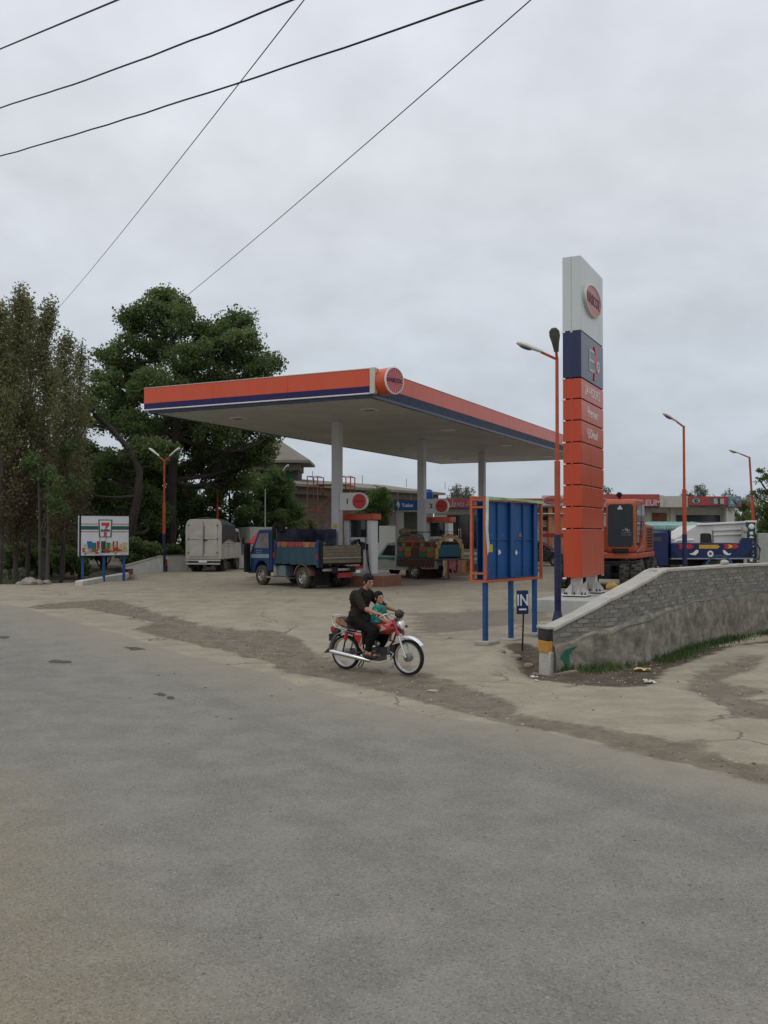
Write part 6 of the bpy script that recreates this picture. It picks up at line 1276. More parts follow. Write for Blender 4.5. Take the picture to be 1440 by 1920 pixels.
def head(q, c, s, f, extra=True):
    """skull, jaw, nose, ears as overlapping solids; c centre, s scale (1 = adult), f unit facing vector"""
    f = Vector(f).normalized(); l_ = Vector((0, 0, 1)).cross(f).normalized(); u_ = f.cross(l_); M = Matrix((f, l_, u_)).transposed()
    P_ = lambda a, b_, c_: Vector(c) + M @ Vector((a, b_, c_)) * s
    q.ell(P_(-.012, 0, .03), (.094 * s, .075 * s, .088 * s), 16, 12, rot=M); q.ell(P_(.022, 0, -.035), (.066 * s, .058 * s, .075 * s), 14, 10, rot=M); q.ell(P_(.062, 0, -.088), (.026 * s, .028 * s, .022 * s), 10, 8, rot=M)
    q.cap(P_(.080, 0, .012), P_(.104, 0, -.022), .010 * s, .015 * s, 8); q.ell(P_(.094, 0, -.030), (.014 * s, .019 * s, .009 * s), 8, 6, rot=M)
    q.ell(P_(.078, 0, -.058), (.014 * s, .026 * s, .010 * s), 10, 6, rot=M); q.ell(P_(.074, 0, .022), (.016 * s, .052 * s, .012 * s), 10, 6, rot=M)
    for y_ in (-1, 1): q.ell(P_(.05, y_ * .042, -.015), (.03 * s, .022 * s, .028 * s), 8, 6, rot=M); q.ell(P_(-.012, y_ * .076, -.008), (.018 * s, .010 * s, .030 * s), 10, 6, rot=M)
    return P_, M
def face_parts(P_, M, s, parent, beard=False):
    for y_ in (-1, 1):
        q = MB(); q.ell(P_(.076, y_ * .030, .003), (.010 * s, .014 * s, .007 * s), 8, 6, rot=M); e_ = q.build('eye', EYEW, parent, smooth=True); q = MB(); q.ell(P_(.084, y_ * .031, .003), (.005 * s, .007 * s, .007 * s), 8, 6, rot=M); q.build('iris', EYE, e_, smooth=True)
        q = MB(); q.ell(P_(.080, y_ * .033, .024), (.010 * s, .021 * s, .0045 * s), 8, 6, rot=M); q.build('eyebrow', BROW, parent, smooth=True)
    q = MB(); q.ell(P_(.088, 0, -.060), (.007 * s, .023 * s, .007 * s), 10, 6, rot=M); q.build('lips', LIP, parent, smooth=True)
def hair(P_, M, s, parent, seed=1):
    q = MB(); rr = random.Random(seed); q.ell(P_(-.022, 0, .050), (.098 * s, .082 * s, .080 * s), 16, 12, rot=M)
    q.ell(P_(-.055, 0, -.005), (.058 * s, .070 * s, .082 * s), 12, 8, rot=M); q.ell(P_(.035, 0, .092), (.052 * s, .062 * s, .034 * s), 12, 8, rot=M)
    for y_ in (-1, 1): q.ell(P_(.005, y_ * .066, .035), (.045 * s, .018 * s, .05 * s), 8, 6, rot=M); q.ell(P_(.012, y_ * .070, .004), (.012 * s, .010 * s, .026 * s), 8, 6, rot=M)
    for k in range(60):
        a = rr.uniform(-3.1, 3.1); b_ = rr.uniform(.1, 1.4); d = Vector((.095 * math.cos(b_) * math.cos(a) - .02, .08 * math.cos(b_) * math.sin(a), .05 + .085 * math.sin(b_))); 
        if d.x > .05 and d.z < .09: continue
        q.cap(P_(*d), P_(d.x * 1.06 + .018, d.y * 1.08, d.z + .006 + .012 * rr.random()), .013 * s, .006 * s, 6)
    return soft(q, 'hair', HAIR, parent, .006, 2)
def hand(q, w_, d, side, s, axis_):
    """a fist closed round a grip: w_ wrist, d forward, axis_ along the grip, palm above"""
    d = Vector(d).normalized(); ax = Vector(axis_).normalized(); up = Vector((0, 0, 1)); palm = Vector(w_) + d * .045 * s
    M = Matrix((d, ax, d.cross(ax))).transposed(); q.ell(palm, (.046 * s, .042 * s, .020 * s), 12, 8, rot=M)
    for k in range(4):
        o_ = ax * (.032 - .021 * k) * s; ln = (.9, 1, .95, .78)[k]; k0 = palm + d * .034 * s + o_; k1 = k0 + (d * .020 + up * -.016) * s * ln; k2 = k1 + (d * -.003 + up * -.024) * s * ln; k3 = k2 + (d * -.022 + up * -.006) * s * ln
        for a, b_, r0, r1 in ((k0, k1, .0098, .0092), (k1, k2, .0092, .0086), (k2, k3, .0086, .0075)): q.cap(a, b_, r0 * s, r1 * s, 8)
    t0 = palm + ax * .034 * s * side + d * -.01 * s; t1 = t0 + (d * .024 + up * -.018 + ax * .010 * side) * s; t2 = t1 + (d * .018 + up * -.014 + ax * -.010 * side) * s
    q.cap(t0, t1, .0125 * s, .011 * s, 8); q.cap(t1, t2, .011 * s, .009 * s, 8)
def foot(q, a, d, s):
    a = Vector(a); d = Vector(d).normalized(); l_ = Vector((0, 0, 1)).cross(d).normalized(); h_ = a + Vector((0, 0, -.055)) * s
    q.cap(a, h_ - d * .02 * s, .034 * s, .032 * s); q.cap(h_ - d * .03 * s, h_ + d * .07 * s, .030 * s, .028 * s); q.cap(h_ + d * .04 * s, h_ + d * .125 * s + Vector((0, 0, -.012)) * s, .032 * s, .024 * s)
    for k in range(5): q.cap(h_ + d * .12 * s + l_ * (.03 - .015 * k) * s + Vector((0, 0, -.016)) * s, h_ + d * (.165 - abs(k - 1) * .009) * s + l_ * (.033 - .017 * k) * s + Vector((0, 0, -.02)) * s, .011 * s, .009 * s, 6)
# ---- the man
rd = thing('person', 'young man with short black hair in dark brown shirt and trousers riding the red motorcycle', 'person', MO, MH)
q = MB(); hc = Vector((.455, 0, 1.475)); fv = (.94, -.30, -.12); P_, M_h = head(q, hc, 1.0, fv)
q.cap((.385, 0, 1.30), (.435, 0, 1.42), .058, .052); q.cap((.34, 0, 1.25), (.26, 0, .90), .12, .13); q.cap((.35, -.15, 1.28), (.35, .15, 1.28), .06, .06)
for s in (-1, 1):
    sh_, el, wr_ = Vector((.35, s * .185, 1.27)), Vector((.55, s * .29, 1.07)), Vector((.845 if s < 0 else .83, s * (.335 if s < 0 else .285), .995))
    q.cap(sh_, el, .050, .042); q.cap(el, el.lerp(wr_, .35), .040, .041); q.cap(el.lerp(wr_, .35), wr_, .041, .026); q.cap(wr_, wr_ + (wr_ - el).normalized() * .03, .026, .024); hand(q, wr_ + Vector((.012, 0, .006)), (1, 0, -.25), -s, 1.0, (0, 1, 0))
    kn, an = Vector((.70, s * .20, .70)), Vector((.575, s * .19, .375))
    q.cap((.28, s * .10, .84), kn, .075, .055); q.cap(kn, an, .05, .034); foot(q, an, (1, -s * .05, -.05), 1.0)
body = soft(q, 'body', SKIN, rd, .0062, 2); face_parts(P_, M_h, 1.0, rd); hair(P_, M_h, 1.04, rd, 3)
q = MB()
q.cap((.345, 0, 1.24), (.30, 0, 1.08), .135, .14); q.cap((.29, 0, 1.12), (.25, 0, .92), .145, .155); q.ell((.29, -.10, 1.20), (.14, .10, .15)); q.ell((.29, .10, 1.20), (.14, .10, .15)); q.cap((.36, -.15, 1.285), (.36, .15, 1.285), .068, .068)
q.cap((.26, -.08, .92), (.26, .08, .92), .135, .135); q.ell((.20, 0, .86), (.14, .18, .09)); q.cap((.36, -.02, .86), (.50, -.14, .80), .10, .085); q.cap((.36, .02, .86), (.50, .14, .80), .10, .085); q.ell((.15, -.02, .82), (.13, .16, .05))
for s in (-1, 1):
    sh_, el = Vector((.35, s * .19, 1.265)), Vector((.55, s * .29, 1.07)); wr_ = Vector((.84, s * .31, .995)); q.cap(sh_, el, .078, .060); q.cap(el, el.lerp(wr_, .12), .060, .056)
q.lathe((.385, 0, 1.325), (.25, 0, 1), [(.085, -.04), (.078, .02), (.074, .045), (.060, .045), (.055, -.04), (.085, -.04)], 20)
soft(q, 'shirt', KAM, rd, .008, 3, .034)
q = MB(); q.prism([(0, 0), (.05, -.012), (.035, -.065), (-.01, -.04)], (.435, -.035, 1.335), (.5, .8, 0), (-.3, 0, 1), (.8, -.5, 0), .008); q.build('collar', KAM, rd, bevel=.003)
q = MB()
for s in (-1, 1):
    kn, an = Vector((.70, s * .20, .70)), Vector((.59, s * .19, .42)); q.cap((.27, s * .11, .85), kn, .125, .088); q.cap(kn, kn.lerp(an, .5), .088, .082); q.cap(kn.lerp(an, .5), an, .082, .062); q.cap((.5, s * .17, .66), (.52, s * .18, .52), .06, .055)
q.ell((.25, 0, .85), (.16, .18, .10)); soft(q, 'trousers', SHAL, rd, .008, 3, .034)
for s in (-1, 1): q = MB(); q.box((.63, s * .185, .286), (.26, .095, .02)); q.box((.68, s * .185, .325), (.03, .10, .06)); q.build('sandal', SOLE, rd, bevel=.008)
# ---- the boy
ch = thing('person', 'small boy in a green checked shirt sitting on the tank in front of the man', 'person', MO, MH)
q = MB(); P2, M2 = head(q, Vector((.675, -.01, 1.215)), .84, (.93, -.30, .15)); q.cap((.655, -.01, 1.08), (.665, -.01, 1.16), .038, .036); q.cap((.65, -.01, 1.06), (.63, 0, .88), .075, .085)
for s in (-1, 1):
    sh_, el, wr_ = Vector((.66, s * .095 - .01, 1.05)), Vector((.72, s * .13, .93)), Vector((.80, s * .10, .875)); q.cap(sh_, el, .030, .025); q.cap(el, wr_, .025, .018); hand(q, wr_, (.8, -s * .3, -.2), -s, .62, (-.2, 1, 0))
q.cap((.63, .05, .86), (.80, .17, .72), .05, .035); q.cap((.80, .17, .72), (.78, .17, .56), .033, .024); foot(q, (.78, .17, .55), (1, .2, -.2), .62)
q.cap((.62, -.06, .85), (.52, -.175, .68), .055, .038); q.cap((.52, -.175, .68), (.43, -.185, .47), .034, .023); foot(q, (.425, -.187, .455), (.75, -.2, -.5), .66)
soft(q, 'body', SKINC, ch, .0058, 2); face_parts(P2, M2, .84, ch); hair(P2, M2, .86, ch, 8)
GSH = bpy.data.materials.new('green_checked_cotton'); GSH.use_nodes = True; t_ = GSH.node_tree; bs_ = t_.nodes['Principled BSDF']; bs_.inputs['Roughness'].default_value = .8
br = t_.nodes.new('ShaderNodeTexChecker'); br.inputs['Scale'].default_value = 34; br.inputs[1].default_value = (.02, .23, .17, 1); br.inputs[2].default_value = (.012, .08, .065, 1); tcn = t_.nodes.new('ShaderNodeTexCoord'); mp = t_.nodes.new('ShaderNodeMapping'); mp.inputs['Rotation'].default_value = (.3, .2, .4); t_.links.new(tcn.outputs['Object'], mp.inputs[0]); t_.links.new(mp.outputs[0], br.inputs[0]); nz_ = t_.nodes.new('ShaderNodeTexNoise'); nz_.inputs['Scale'].default_value = 14; t_.links.new(tcn.outputs['Object'], nz_.inputs[0]); mx = t_.nodes.new('ShaderNodeMix'); mx.data_type = 'RGBA'; cr = t_.nodes.new('ShaderNodeMapRange'); cr.inputs[1].default_value = .45; cr.inputs[2].default_value = .6; t_.links.new(nz_.outputs[0], cr.inputs[0]); t_.links.new(cr.outputs[0], mx.inputs[0]); t_.links.new(br.outputs[0], mx.inputs[6]); mx.inputs[7].default_value = (.03, .30, .22, 1); t_.links.new(mx.outputs[2], bs_.inputs['Base Color'])
q = MB(); q.cap((.65, -.01, 1.045), (.635, 0, .93), .088, .098); q.cap((.635, 0, .93), (.63, 0, .84), .10, .115); q.cap((.66, -.09, 1.065), (.66, .075, 1.065), .045, .045)
for s in (-1, 1): q.cap((.66, s * .10 - .01, 1.05), (.705, s * .125, .965), .050, .044)
q.ell((.69, -.03, .84), (.10, .10, .05)); soft(q, 'shirt', GSH, ch, .0065, 3, .014)
q = MB(); q.cap((.63, .05, .85), (.78, .165, .73), .07, .052); q.cap((.78, .165, .73), (.78, .17, .64), .05, .045); q.cap((.63, -.05, .85), (.525, -.165, .69), .07, .045); soft(q, 'trousers', mat('teal_cotton', (.02, .10, .09), .85, var=.2), ch, .0065, 3, .01)
# ================================================================ BUILDINGS
WALLW = mat('building_white', (.55, .55, .51), .8, var=.08, scale=1, dirt=.3, dcol=(.36, .34, .28), streak=True)
WALLB = mat('raw_brick_wall', (.105, .082, .065), .9, var=.25, scale=2, bump=.6, bscale=8, dirt=.5, dcol=(.10, .09, .075))
ROOFC = mat('weathered_roof', (.22, .205, .165), .9, var=.22, scale=.9, bump=.5, bscale=6, dirt=.6, dcol=(.16, .145, .12))
REDF = mat('red_fascia', (.36, .06, .055), .5, var=.1, scale=1, dirt=.15, dcol=(.4, .25, .22)); CRM = mat('cream_parapet', (.50, .49, .43), .8, var=.08, dirt=.3)
def bld(name, label, Yd, cat='building', px0=None):
    return thing(name, label, cat, (P(px0, 1000, Yd).x, Yd, .45))
def rect(t, px0, py0, px1, py1, Yd, y0, y1, m_, nm, bevel=0):
    """box between picture columns/rows at distance Yd, from depth offset y0 to y1 (metres, away from the road)"""
    a, c = P(px0, py1, Yd), P(px1, py0, Yd); o = t.location
    return MB().bb((a.x - o.x, Yd + y0 - o.y, max(a.z, .2) - o.z), (c.x - o.x, Yd + y1 - o.y, c.z - o.z)).build(nm, m_, t, bevel=bevel)
# ---- the shop with the calligraphy banner
Y1 = 54.0; sh1 = bld('station_shop', 'station shop with a pink banner of white calligraphy over dark glass, behind the canopy', Y1, px0=840)
rect(sh1, 815, 953, 1000, 965, Y1, -.02, .5, mat('grey_band', (.30, .29, .25), .8, dirt=.3), 'lintel_band'); rect(sh1, 838, 935, 1000, 952, Y1, -.1, .3, mat('pink_banner', (.50, .13, .15), .5, var=.12, scale=2), 'banner')
rect(sh1, 838, 952, 1000, 953.4, Y1, -.12, .3, mat('purple_line', (.07, .01, .08), .5), 'banner_edge'); rect(sh1, 815, 935, 838, 952.8, Y1, 0, .5, CRM, 'fascia')
for a, c in ((838, 858), (858.4, 880), (880.4, 902), (902.4, 950), (950.4, 1000)): rect(sh1, a, 966, c, 1032, Y1, .1, .14, GLASS, 'glass_panel')
for a in (815, 858, 880, 902, 950, 1000): rect(sh1, a - .4, 965.2, a + .4, 1052, Y1, .04, .12, DARK, 'mullion')
rect(sh1, 815, 965.2, 838, 1060, Y1, .0, .5, WALLW, 'wall_pier'); rect(sh1, 838, 935, 1000, 1060, Y1, 3.0, 3.3, WALLW, 'back_wall'); rect(sh1, 815, 934, 1000, 935.5, Y1, .32, 6, CONC, 'roof_slab')
cl_ = '\uFEDD\uFEEE\uFEB3\uFEAD \uFEAA\uFEE4\uFEA4\uFEE3 \uFEEA\uFEE0\uFEDF\uFE8D \uFEFB\uFE87 \uFEEA\uFEDF\uFE87 \uFEFB'
a = P(841, 943.5, Y1); text(cl_, .47, mat('banner_white_text', (.62, .45, .45), .5), sh1, (a.x - sh1.location.x, -.12, a.z - .45 + .02), (1, 0, 0), off=.014, align='LEFT', sx=.82)
for k in range(4): rect(sh1, 862, 1046 - k * 5.2, 905, 1050.5 - k * 5.2, Y1 - 3.2 + k * .35, 0, 3 - k * .35, [CONCW, mat('step_tan', (.25, .2, .14), .8)][k % 2], 'step')
q = MB(); a = P(860, 998, Y1); o_ = sh1.location; q.tube([(a.x - o_.x, .02, a.z - .45 - .3), (a.x - o_.x, -.05, a.z - .45 + .15), (a.x - o_.x + .1, -.05, a.z - .45 + .25), (a.x - o_.x + .12, .02, a.z - .45 - .3)], .03, 6); q.build('door_pull', CHROME, sh1)
# ---- toilet block
Y2 = 50.5; tb_ = bld('toilet_block', 'white toilet block with a blue Toilet sign between the canopy columns', Y2, px0=760)
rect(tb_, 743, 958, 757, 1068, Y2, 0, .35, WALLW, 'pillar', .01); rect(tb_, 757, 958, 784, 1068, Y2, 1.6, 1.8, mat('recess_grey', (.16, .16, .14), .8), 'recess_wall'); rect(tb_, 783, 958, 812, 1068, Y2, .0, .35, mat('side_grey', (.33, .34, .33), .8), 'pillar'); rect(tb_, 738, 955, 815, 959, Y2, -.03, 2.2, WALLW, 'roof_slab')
rect(tb_, 757.2, 1030, 783, 1068, Y2, .4, .6, WALLW, 'screen_wall')
sg = thing('toilet_sign', 'blue Toilet sign with a white figure, hung left of the middle canopy column', 'sign', P(740, 958, Y2 - .4)); a, c = P(739.5, 957, Y2 - .4), P(783, 938.5, Y2 - .4); w_, h_ = c.x - a.x, c.z - a.z; sg.location = a
MB().bb((0, 0, 0), (w_, .06, h_)).build('board', mat('sign_blue', (.012, .06, .20), .4, var=.06), sg, bevel=.008); text('Toilet', .25, mat('sign_grey_white', (.5, .55, .58), .5), sg, (w_ * .56, -.004, h_ * .5), (1, 0, 0), off=.008)
q = MB(); fx = w_ * .16; q.lathe((fx, -.001, h_ * .82), (0, -1, 0), [(0, 0), (.045, 0), (.045, .008), (0, .008)], 12); q.prism([(-.07, .10), (.07, .10), (.10, -.10), (.04, -.10), (.035, -.24), (-.035, -.24), (-.04, -.10), (-.10, -.10)], (fx, -.001, h_ * .56), (1, 0, 0), (0, 0, 1), (0, -1, 0), .008); stuff(q.build('figure', mat('sign_grey_white', (.5, .55, .58), .5), sg))
for f in (.14, .72): q = MB(); q.tube([(w_ * f, .03, h_), (w_ * f, .03, h_ + .55)], .012, 5); q.build('wire', ALU, sg)
a = P(802.5, 936, Y2 + 3); tk_ = thing('water_tank', 'bright blue water tank standing on the toilet block roof', 'water tank', (a.x, a.y, a.z)); q = MB(); q.lathe((0, 0, 0), (0, 0, 1), [(0, 0), (.26, 0), (.28, .05), (.28, .42), (.24, .52), (.1, .58), (0, .58)], 24); shade(q.build('tank_body', mat('tank_blue', (.01, .09, .38), .4), tk_).data); q = MB(); q.lathe((0, 0, .4), (0, 0, 1), [(.285, 0), (.295, .02), (.285, .04)], 24); q.build('tank_band', mat('band_pale', (.2, .35, .55), .4), tk_)
# ---- office with oval sign seen between billboard and lamp
Y3 = 57.0; of = bld('station_office', 'white office with a red oval sign and orange pillars, right of the blue billboard', Y3, px0=1030)
rect(of, 1000, 935.5, 1017, 948, Y3, -.06, .3, REDF, 'fascia_panel'); rect(of, 1000, 948, 1140, 951, Y3, -.02, .3, mat('grey_seal', (.3, .3, .3), .7), 'fascia_edge'); rect(of, 1017.4, 929, 1062, 947.6, Y3, -.1, .3, mat('sign_cream', (.55, .53, .5), .5), 'sign_panel')
a, c = P(1040, 938, Y3), P(1020, 932, Y3); q = MB(); q.prism([(.62 * math.cos(k), .25 * math.sin(k)) for k in np.linspace(0, 2 * math.pi, 32, endpoint=False)], (a.x - of.location.x - .1, -.11, a.z - .45), (1, 0, 0), (0, 0, 1), (0, -1, 0), .03); q.build('oval', mat('oval_red', (.42, .05, .06), .5), of)
q = MB(); q.prism([(.56 * math.cos(k), .205 * math.sin(k)) for k in np.linspace(0, 2 * math.pi, 32, endpoint=False)], (a.x - of.location.x - .1, -.142, a.z - .45), (1, 0, 0), (0, 0, 1), (0, -1, 0), .006); q.build('oval_field', mat('oval_orange', (.5, .16, .07), .5), of)
text('HASCOL', .24, mat('oval_text', (.10, .02, .12), .5), of, (a.x - of.location.x - .1, -.152, a.z - .45), (1, 0, 0), off=.008)
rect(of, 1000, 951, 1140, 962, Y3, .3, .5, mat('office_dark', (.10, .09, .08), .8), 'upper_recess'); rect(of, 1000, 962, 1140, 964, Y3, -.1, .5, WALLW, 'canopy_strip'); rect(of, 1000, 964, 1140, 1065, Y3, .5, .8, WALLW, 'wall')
for a in (1029, 1052): rect(of, a, 951, a + 7, 1062, Y3, .05, .45, mat('pale_orange', (.52, .17, .07), .5), 'pillar')
for a, y_ in ((1020, 968), (1020, 988)): rect(of, a, y_, a + 8, y_ + 7, Y3, .46, .5, mat('brown_vent', (.13, .05, .035), .8), 'vent_block')
rect(of, 1008, 1000, 1060, 1007, Y3, -.6, -.5, mat('dull_red', (.28, .03, .025), .5), 'red_rail'); rect(of, 1000, 934, 1140, 935.4, Y3, .3, 6, CONC, 'roof_slab')
# ---- row of shops on the right
Y4 = 60.0; rs = bld('shop_row', 'long low white shop building with red fascia signs behind the excavator', Y4, px0=1260)
rect(rs, 1110, 927, 1234, 949.5, Y4, -.3, .3, REDF, 'fascia_panel'); rect(rs, 1110, 949.6, 1234, 951.5, Y4, -.28, .3, mat('purple_line', (.07, .01, .08), .5), 'fascia_edge')
rect(rs, 1234.4, 929, 1241, 951, Y4, -.3, .3, CRM, 'parapet_end'); rect(rs, 1241.4, 930, 1290, 951, Y4, .0, .3, CRM, 'parapet')
rect(rs, 1291, 931, 1361, 948, Y4, -.3, .3, REDF, 'fascia_panel'); rect(rs, 1291, 948.1, 1358, 950, Y4, -.28, .3, mat('purple_line', (.07, .01, .08), .5), 'fascia_edge')
rect(rs, 1362, 931, 1386, 950, Y4, -.3, .3, mat('poster_blue', (.16, .25, .31), .5, var=.5, scale=3), 'poster_panel'); q = MB(); a, c = P(1386, 950, Y4), P(1395, 938, Y4 + 3)
for pts, col_ in (([(1364, 946), (1366, 940), (1371, 938), (1376, 946)], (.35, .42, .44)), ([(1368, 936), (1374, 939), (1380, 946), (1375, 946)], (.03, .07, .10)), ([(1375, 934), (1384, 934), (1384, 940), (1378, 940)], (.28, .36, .42)), ([(1376, 949), (1376, 946), (1381, 944.5), (1385, 946), (1385, 949)], (.38, .08, .09))):
    q = MB(); q.prism([(P(x_, y_, Y4).x - rs.location.x, P(x_, y_, Y4).z - .45) for x_, y_ in pts], (0, -.31, 0), (1, 0, 0), (0, 0, 1), (0, -1, 0), .01); q.build('poster_print', mat('poster_%d' % int(col_[0] * 100), col_, .5, var=.2, scale=5), rs)
a = P(1302, 939.5, Y4)
for k_, (w_, h_, m_) in enumerate(((.30, .20, 'black_paint'), (.26, .17, 'pg'), (.18, .12, 'navy_panel'))):
    q = MB(); q.prism([(w_ * math.cos(t), h_ * math.sin(t)) for t in np.linspace(0, 2 * math.pi, 16, endpoint=False)], (a.x - rs.location.x, -.305 - .012 * k_, a.z - .45), (1, 0, 0), (0, 0, 1), (0, -1, 0), .01); q.build('round_logo', mat(m_, (.4, .42, .45), .5), rs)
text('UNICA', .13, WHITE, rs, (a.x - rs.location.x, -.345, a.z - .45), (1, 0, 0)) if False else marks(rs, (a.x - rs.location.x - .2, -.345, a.z - .45 - .04), (1, 0, 0), .4, .1, WHITE, 5)
for x_, w_, m_ in ((1329, 6, 'pd'), (1335, 7, 'pl'), (1342, 5, 'pm'), (1347, 7, 'pl')): rect(rs, x_, 935, x_ + w_, 945, Y4, -.32, -.301, mat(m_, {'pd': (.08, .12, .14), 'pl': (.40, .43, .43), 'pm': (.05, .06, .07)}[m_], .5, var=.35, scale=8), 'product_print')
a = P(1150, 940, Y4); text('HASCOL', .62, mat('fascia_text', (.50, .42, .42), .5), rs, (P(1152, 943, Y4).x - rs.location.x, -.305, P(0, 943.5, Y4).z - .45), (1, 0, 0), off=.012)
text('PETROLEUM', .52, mat('fascia_text', (.50, .42, .42), .5), rs, (P(1231, 0, Y4).x - rs.location.x, -.305, P(0, 943.5, Y4).z - .45), (1, 0, 0), off=.012, align='RIGHT')
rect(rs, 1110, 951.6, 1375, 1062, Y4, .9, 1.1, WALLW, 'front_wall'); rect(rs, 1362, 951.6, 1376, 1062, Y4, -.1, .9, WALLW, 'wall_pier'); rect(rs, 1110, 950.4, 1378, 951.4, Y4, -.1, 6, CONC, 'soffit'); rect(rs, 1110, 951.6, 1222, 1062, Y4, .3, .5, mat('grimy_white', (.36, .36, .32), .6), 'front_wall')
rect(rs, 1230.4, 961, 1258, 977, Y4, .86, .9, mat('brick_infill', (.20, .09, .055), .9, var=.3, bump=.5), 'brick_window'); rect(rs, 1276, 965, 1359, 978, Y4, .84, .9, GLASS, 'window'); rect(rs, 1275, 963.6, 1360, 965, Y4, .80, .9, WALLW, 'window_head'); rect(rs, 1264, 951.6, 1272, 1000, Y4, .75, .9, WALLW, 'wall_pier')
rect(rs, 1364, 953, 1369, 957, Y4, -.3, -.1, mat('lamp_box', (.2, .2, .19), .5), 'wall_lamp')
# scalloped green awning
Y5 = 47.0; aw = bld('awning', 'pale green corrugated awning over the white ribbed truck, below the shop windows', Y5, 'awning', px0=1290); AG = mat('awning_green', (.22, .42, .37), .6, var=.2, scale=3, dirt=.3, dcol=(.4, .45, .4)); AG2 = mat('awning_dark_green', (.02, .08, .05), .7)
for k in range(22):
    x0, x1 = 1222 + k * 5.4, 1222 + k * 5.4 + 5.1; zt_ = 979 + (1 if k % 2 else 0); a, c = P(x0, 990, Y5), P(x1, zt_, Y5); b2 = P(x0, 977.5, Y5 + 3.5); o_ = aw.location
    q = MB(); q.add([(a.x - o_.x, 0, P(0, 985, Y5).z - .45), (c.x - o_.x, 0, P(0, 985, Y5).z - .45), (c.x - o_.x, 3.0, c.z - .45 + .06), (a.x - o_.x, 3.0, c.z - .45 + .06), (a.x - o_.x, 0, P(0, 985.8, Y5).z - .45), (c.x - o_.x, 0, P(0, 985.8, Y5).z - .45), (c.x - o_.x, 3.0, c.z - .45 + .03), (a.x - o_.x, 3.0, c.z - .45 + .03)], [(0, 1, 2, 3), (7, 6, 5, 4), (0, 4, 5, 1), (1, 5, 6, 2), (2, 6, 7, 3), (3, 7, 4, 0)]); q.build('awning_sheet', AG, aw)
    if k < 11:
        q = MB(); xm_ = (a.x + c.x) / 2 - o_.x; w_ = (c.x - a.x) / 2; zt2 = P(0, 985.8, Y5).z - .45; q.prism([(xm_ - w_, zt2), (xm_ + w_, zt2), (xm_ + w_, zt2 - .13), (xm_ + w_ * .5, zt2 - .2), (xm_, zt2 - .22), (xm_ - w_ * .5, zt2 - .2), (xm_ - w_, zt2 - .13)], (0, 0, 0), (1, 0, 0), (0, 0, 1), (0, 1, 0), .02); q.build('scallop', AG if k % 1 else AG, aw)
        q = MB(); q.tube([(xm_ - w_, -.01, zt2 - .14), (xm_ - w_ * .5, -.01, zt2 - .21), (xm_, -.01, zt2 - .23), (xm_ + w_ * .5, -.01, zt2 - .21), (xm_ + w_, -.01, zt2 - .14)], .02, 5); q.build('scallop_edge', AG2, aw)
for x_ in (1226, 1338): a = P(x_, 1000, Y5 + .3); q = MB(); q.tube([(a.x - aw.location.x, .3, 0), (a.x - aw.location.x, .3, P(0, 985, Y5).z - .45)], .04, 8); q.build('awning_post', WHITE, aw)
# ---- tower with pyramid roof and long tiled building
def hip(t, base, dx, dy, L_, W_, ze, h_, inset, m_, nm='roof', ridge=.0):
    """hipped roof: base corner, unit vectors along length/width; eaves at ze"""
    o = Vector(base); dx = Vector(dx); dy = Vector(dy); z = Vector((0, 0, 1)); p = [o, o + dx * L_, o + dx * L_ + dy * W_, o + dy * W_]
    r0, r1 = o + dx * inset + dy * W_ / 2, o + dx * (L_ - inset) + dy * W_ / 2; q = MB(); e_ = Vector((0, 0, .18))
    vs = [v + z * ze for v in p] + [v + z * ze + e_ for v in p] + [r0 + z * (ze + h_), r1 + z * (ze + h_)]
    q.add(vs, [(3, 2, 1, 0), (0, 1, 5, 4), (1, 2, 6, 5), (2, 3, 7, 6), (3, 0, 4, 7), (4, 5, 9, 8), (6, 7, 8, 9), (5, 6, 9), (7, 4, 8)]); return q.build(nm, m_, t)
Y6 = 66.0; tw = bld('stone_tower', 'square stone tower with a low pyramid roof half hidden by the dark trees', Y6, px0=520); o_ = tw.location; e0, e1 = P(452, 871, Y6).x - o_.x, P(583, 866, Y6).x - o_.x
ze = P(0, 869, Y6).z - .45; hip(tw, (e0, -1.0, 0), (1, 0, 0), (0, 1, 0), e1 - e0, e1 - e0, ze, P(0, 826, Y6 + 2).z - .45 - ze, (e1 - e0) / 2 - .05, ROOFC)
q = MB(); q.box(((e0 + e1) / 2 - .25, (e1 - e0) / 2 - 1, ze - .26), (e1 - e0 - 1.1, e1 - e0 - 1.1, .5)); q.build('cornice', mat('cornice_brown', (.16, .14, .11), .9, var=.2, dirt=.4), tw, bevel=.05)
x1 = P(559, 900, Y6).x - o_.x; MB().bb((e0 + .9, .1, 0), (x1, e1 - e0 - 1.9, ze - .5)).build('wall', WALLB, tw)
rect(tw, 540, 884, 551, 902, Y6, .03, .12, mat('green_window', (.01, .10, .06), .3), 'window'); rect(tw, 541, 880, 550, 883.8, Y6, .02, .12, mat('window_arch', (.4, .42, .4), .5), 'window_arch')
lb_ = thing('tiled_roof_building', 'long low building with a weathered hipped roof behind the scaffold and pumps', 'building', (P(515, 1000, 63).x, 63, .45))
a, c = Vector((P(505, 0, 60).x, 60, 0)), Vector((P(834, 0, 77).x, 77, 0)); dx = (c - a).normalized(); dy = Vector((-dx.y, dx.x, 0)); o_ = lb_.location; L_ = (c - a).length; ze = P(0, 911, 62).z - .45 
hip(lb_, a - Vector(o_) - Vector((0, 0, 0)) + Vector((0, 0, .45)), dx, dy, L_, 8.5, ze, .85, 3.0, ROOFC)
b0_ = a - Vector((o_.x, o_.y, 0)); 
q = MB(); q.prism([(.9, -.0), (L_ - .9, 0), (L_ - .9, ze + .1), (.9, ze + .1)], b0_ + dy * .9, dx, (0, 0, 1), dy, .3); q.build('front_wall', WALLB, lb_)
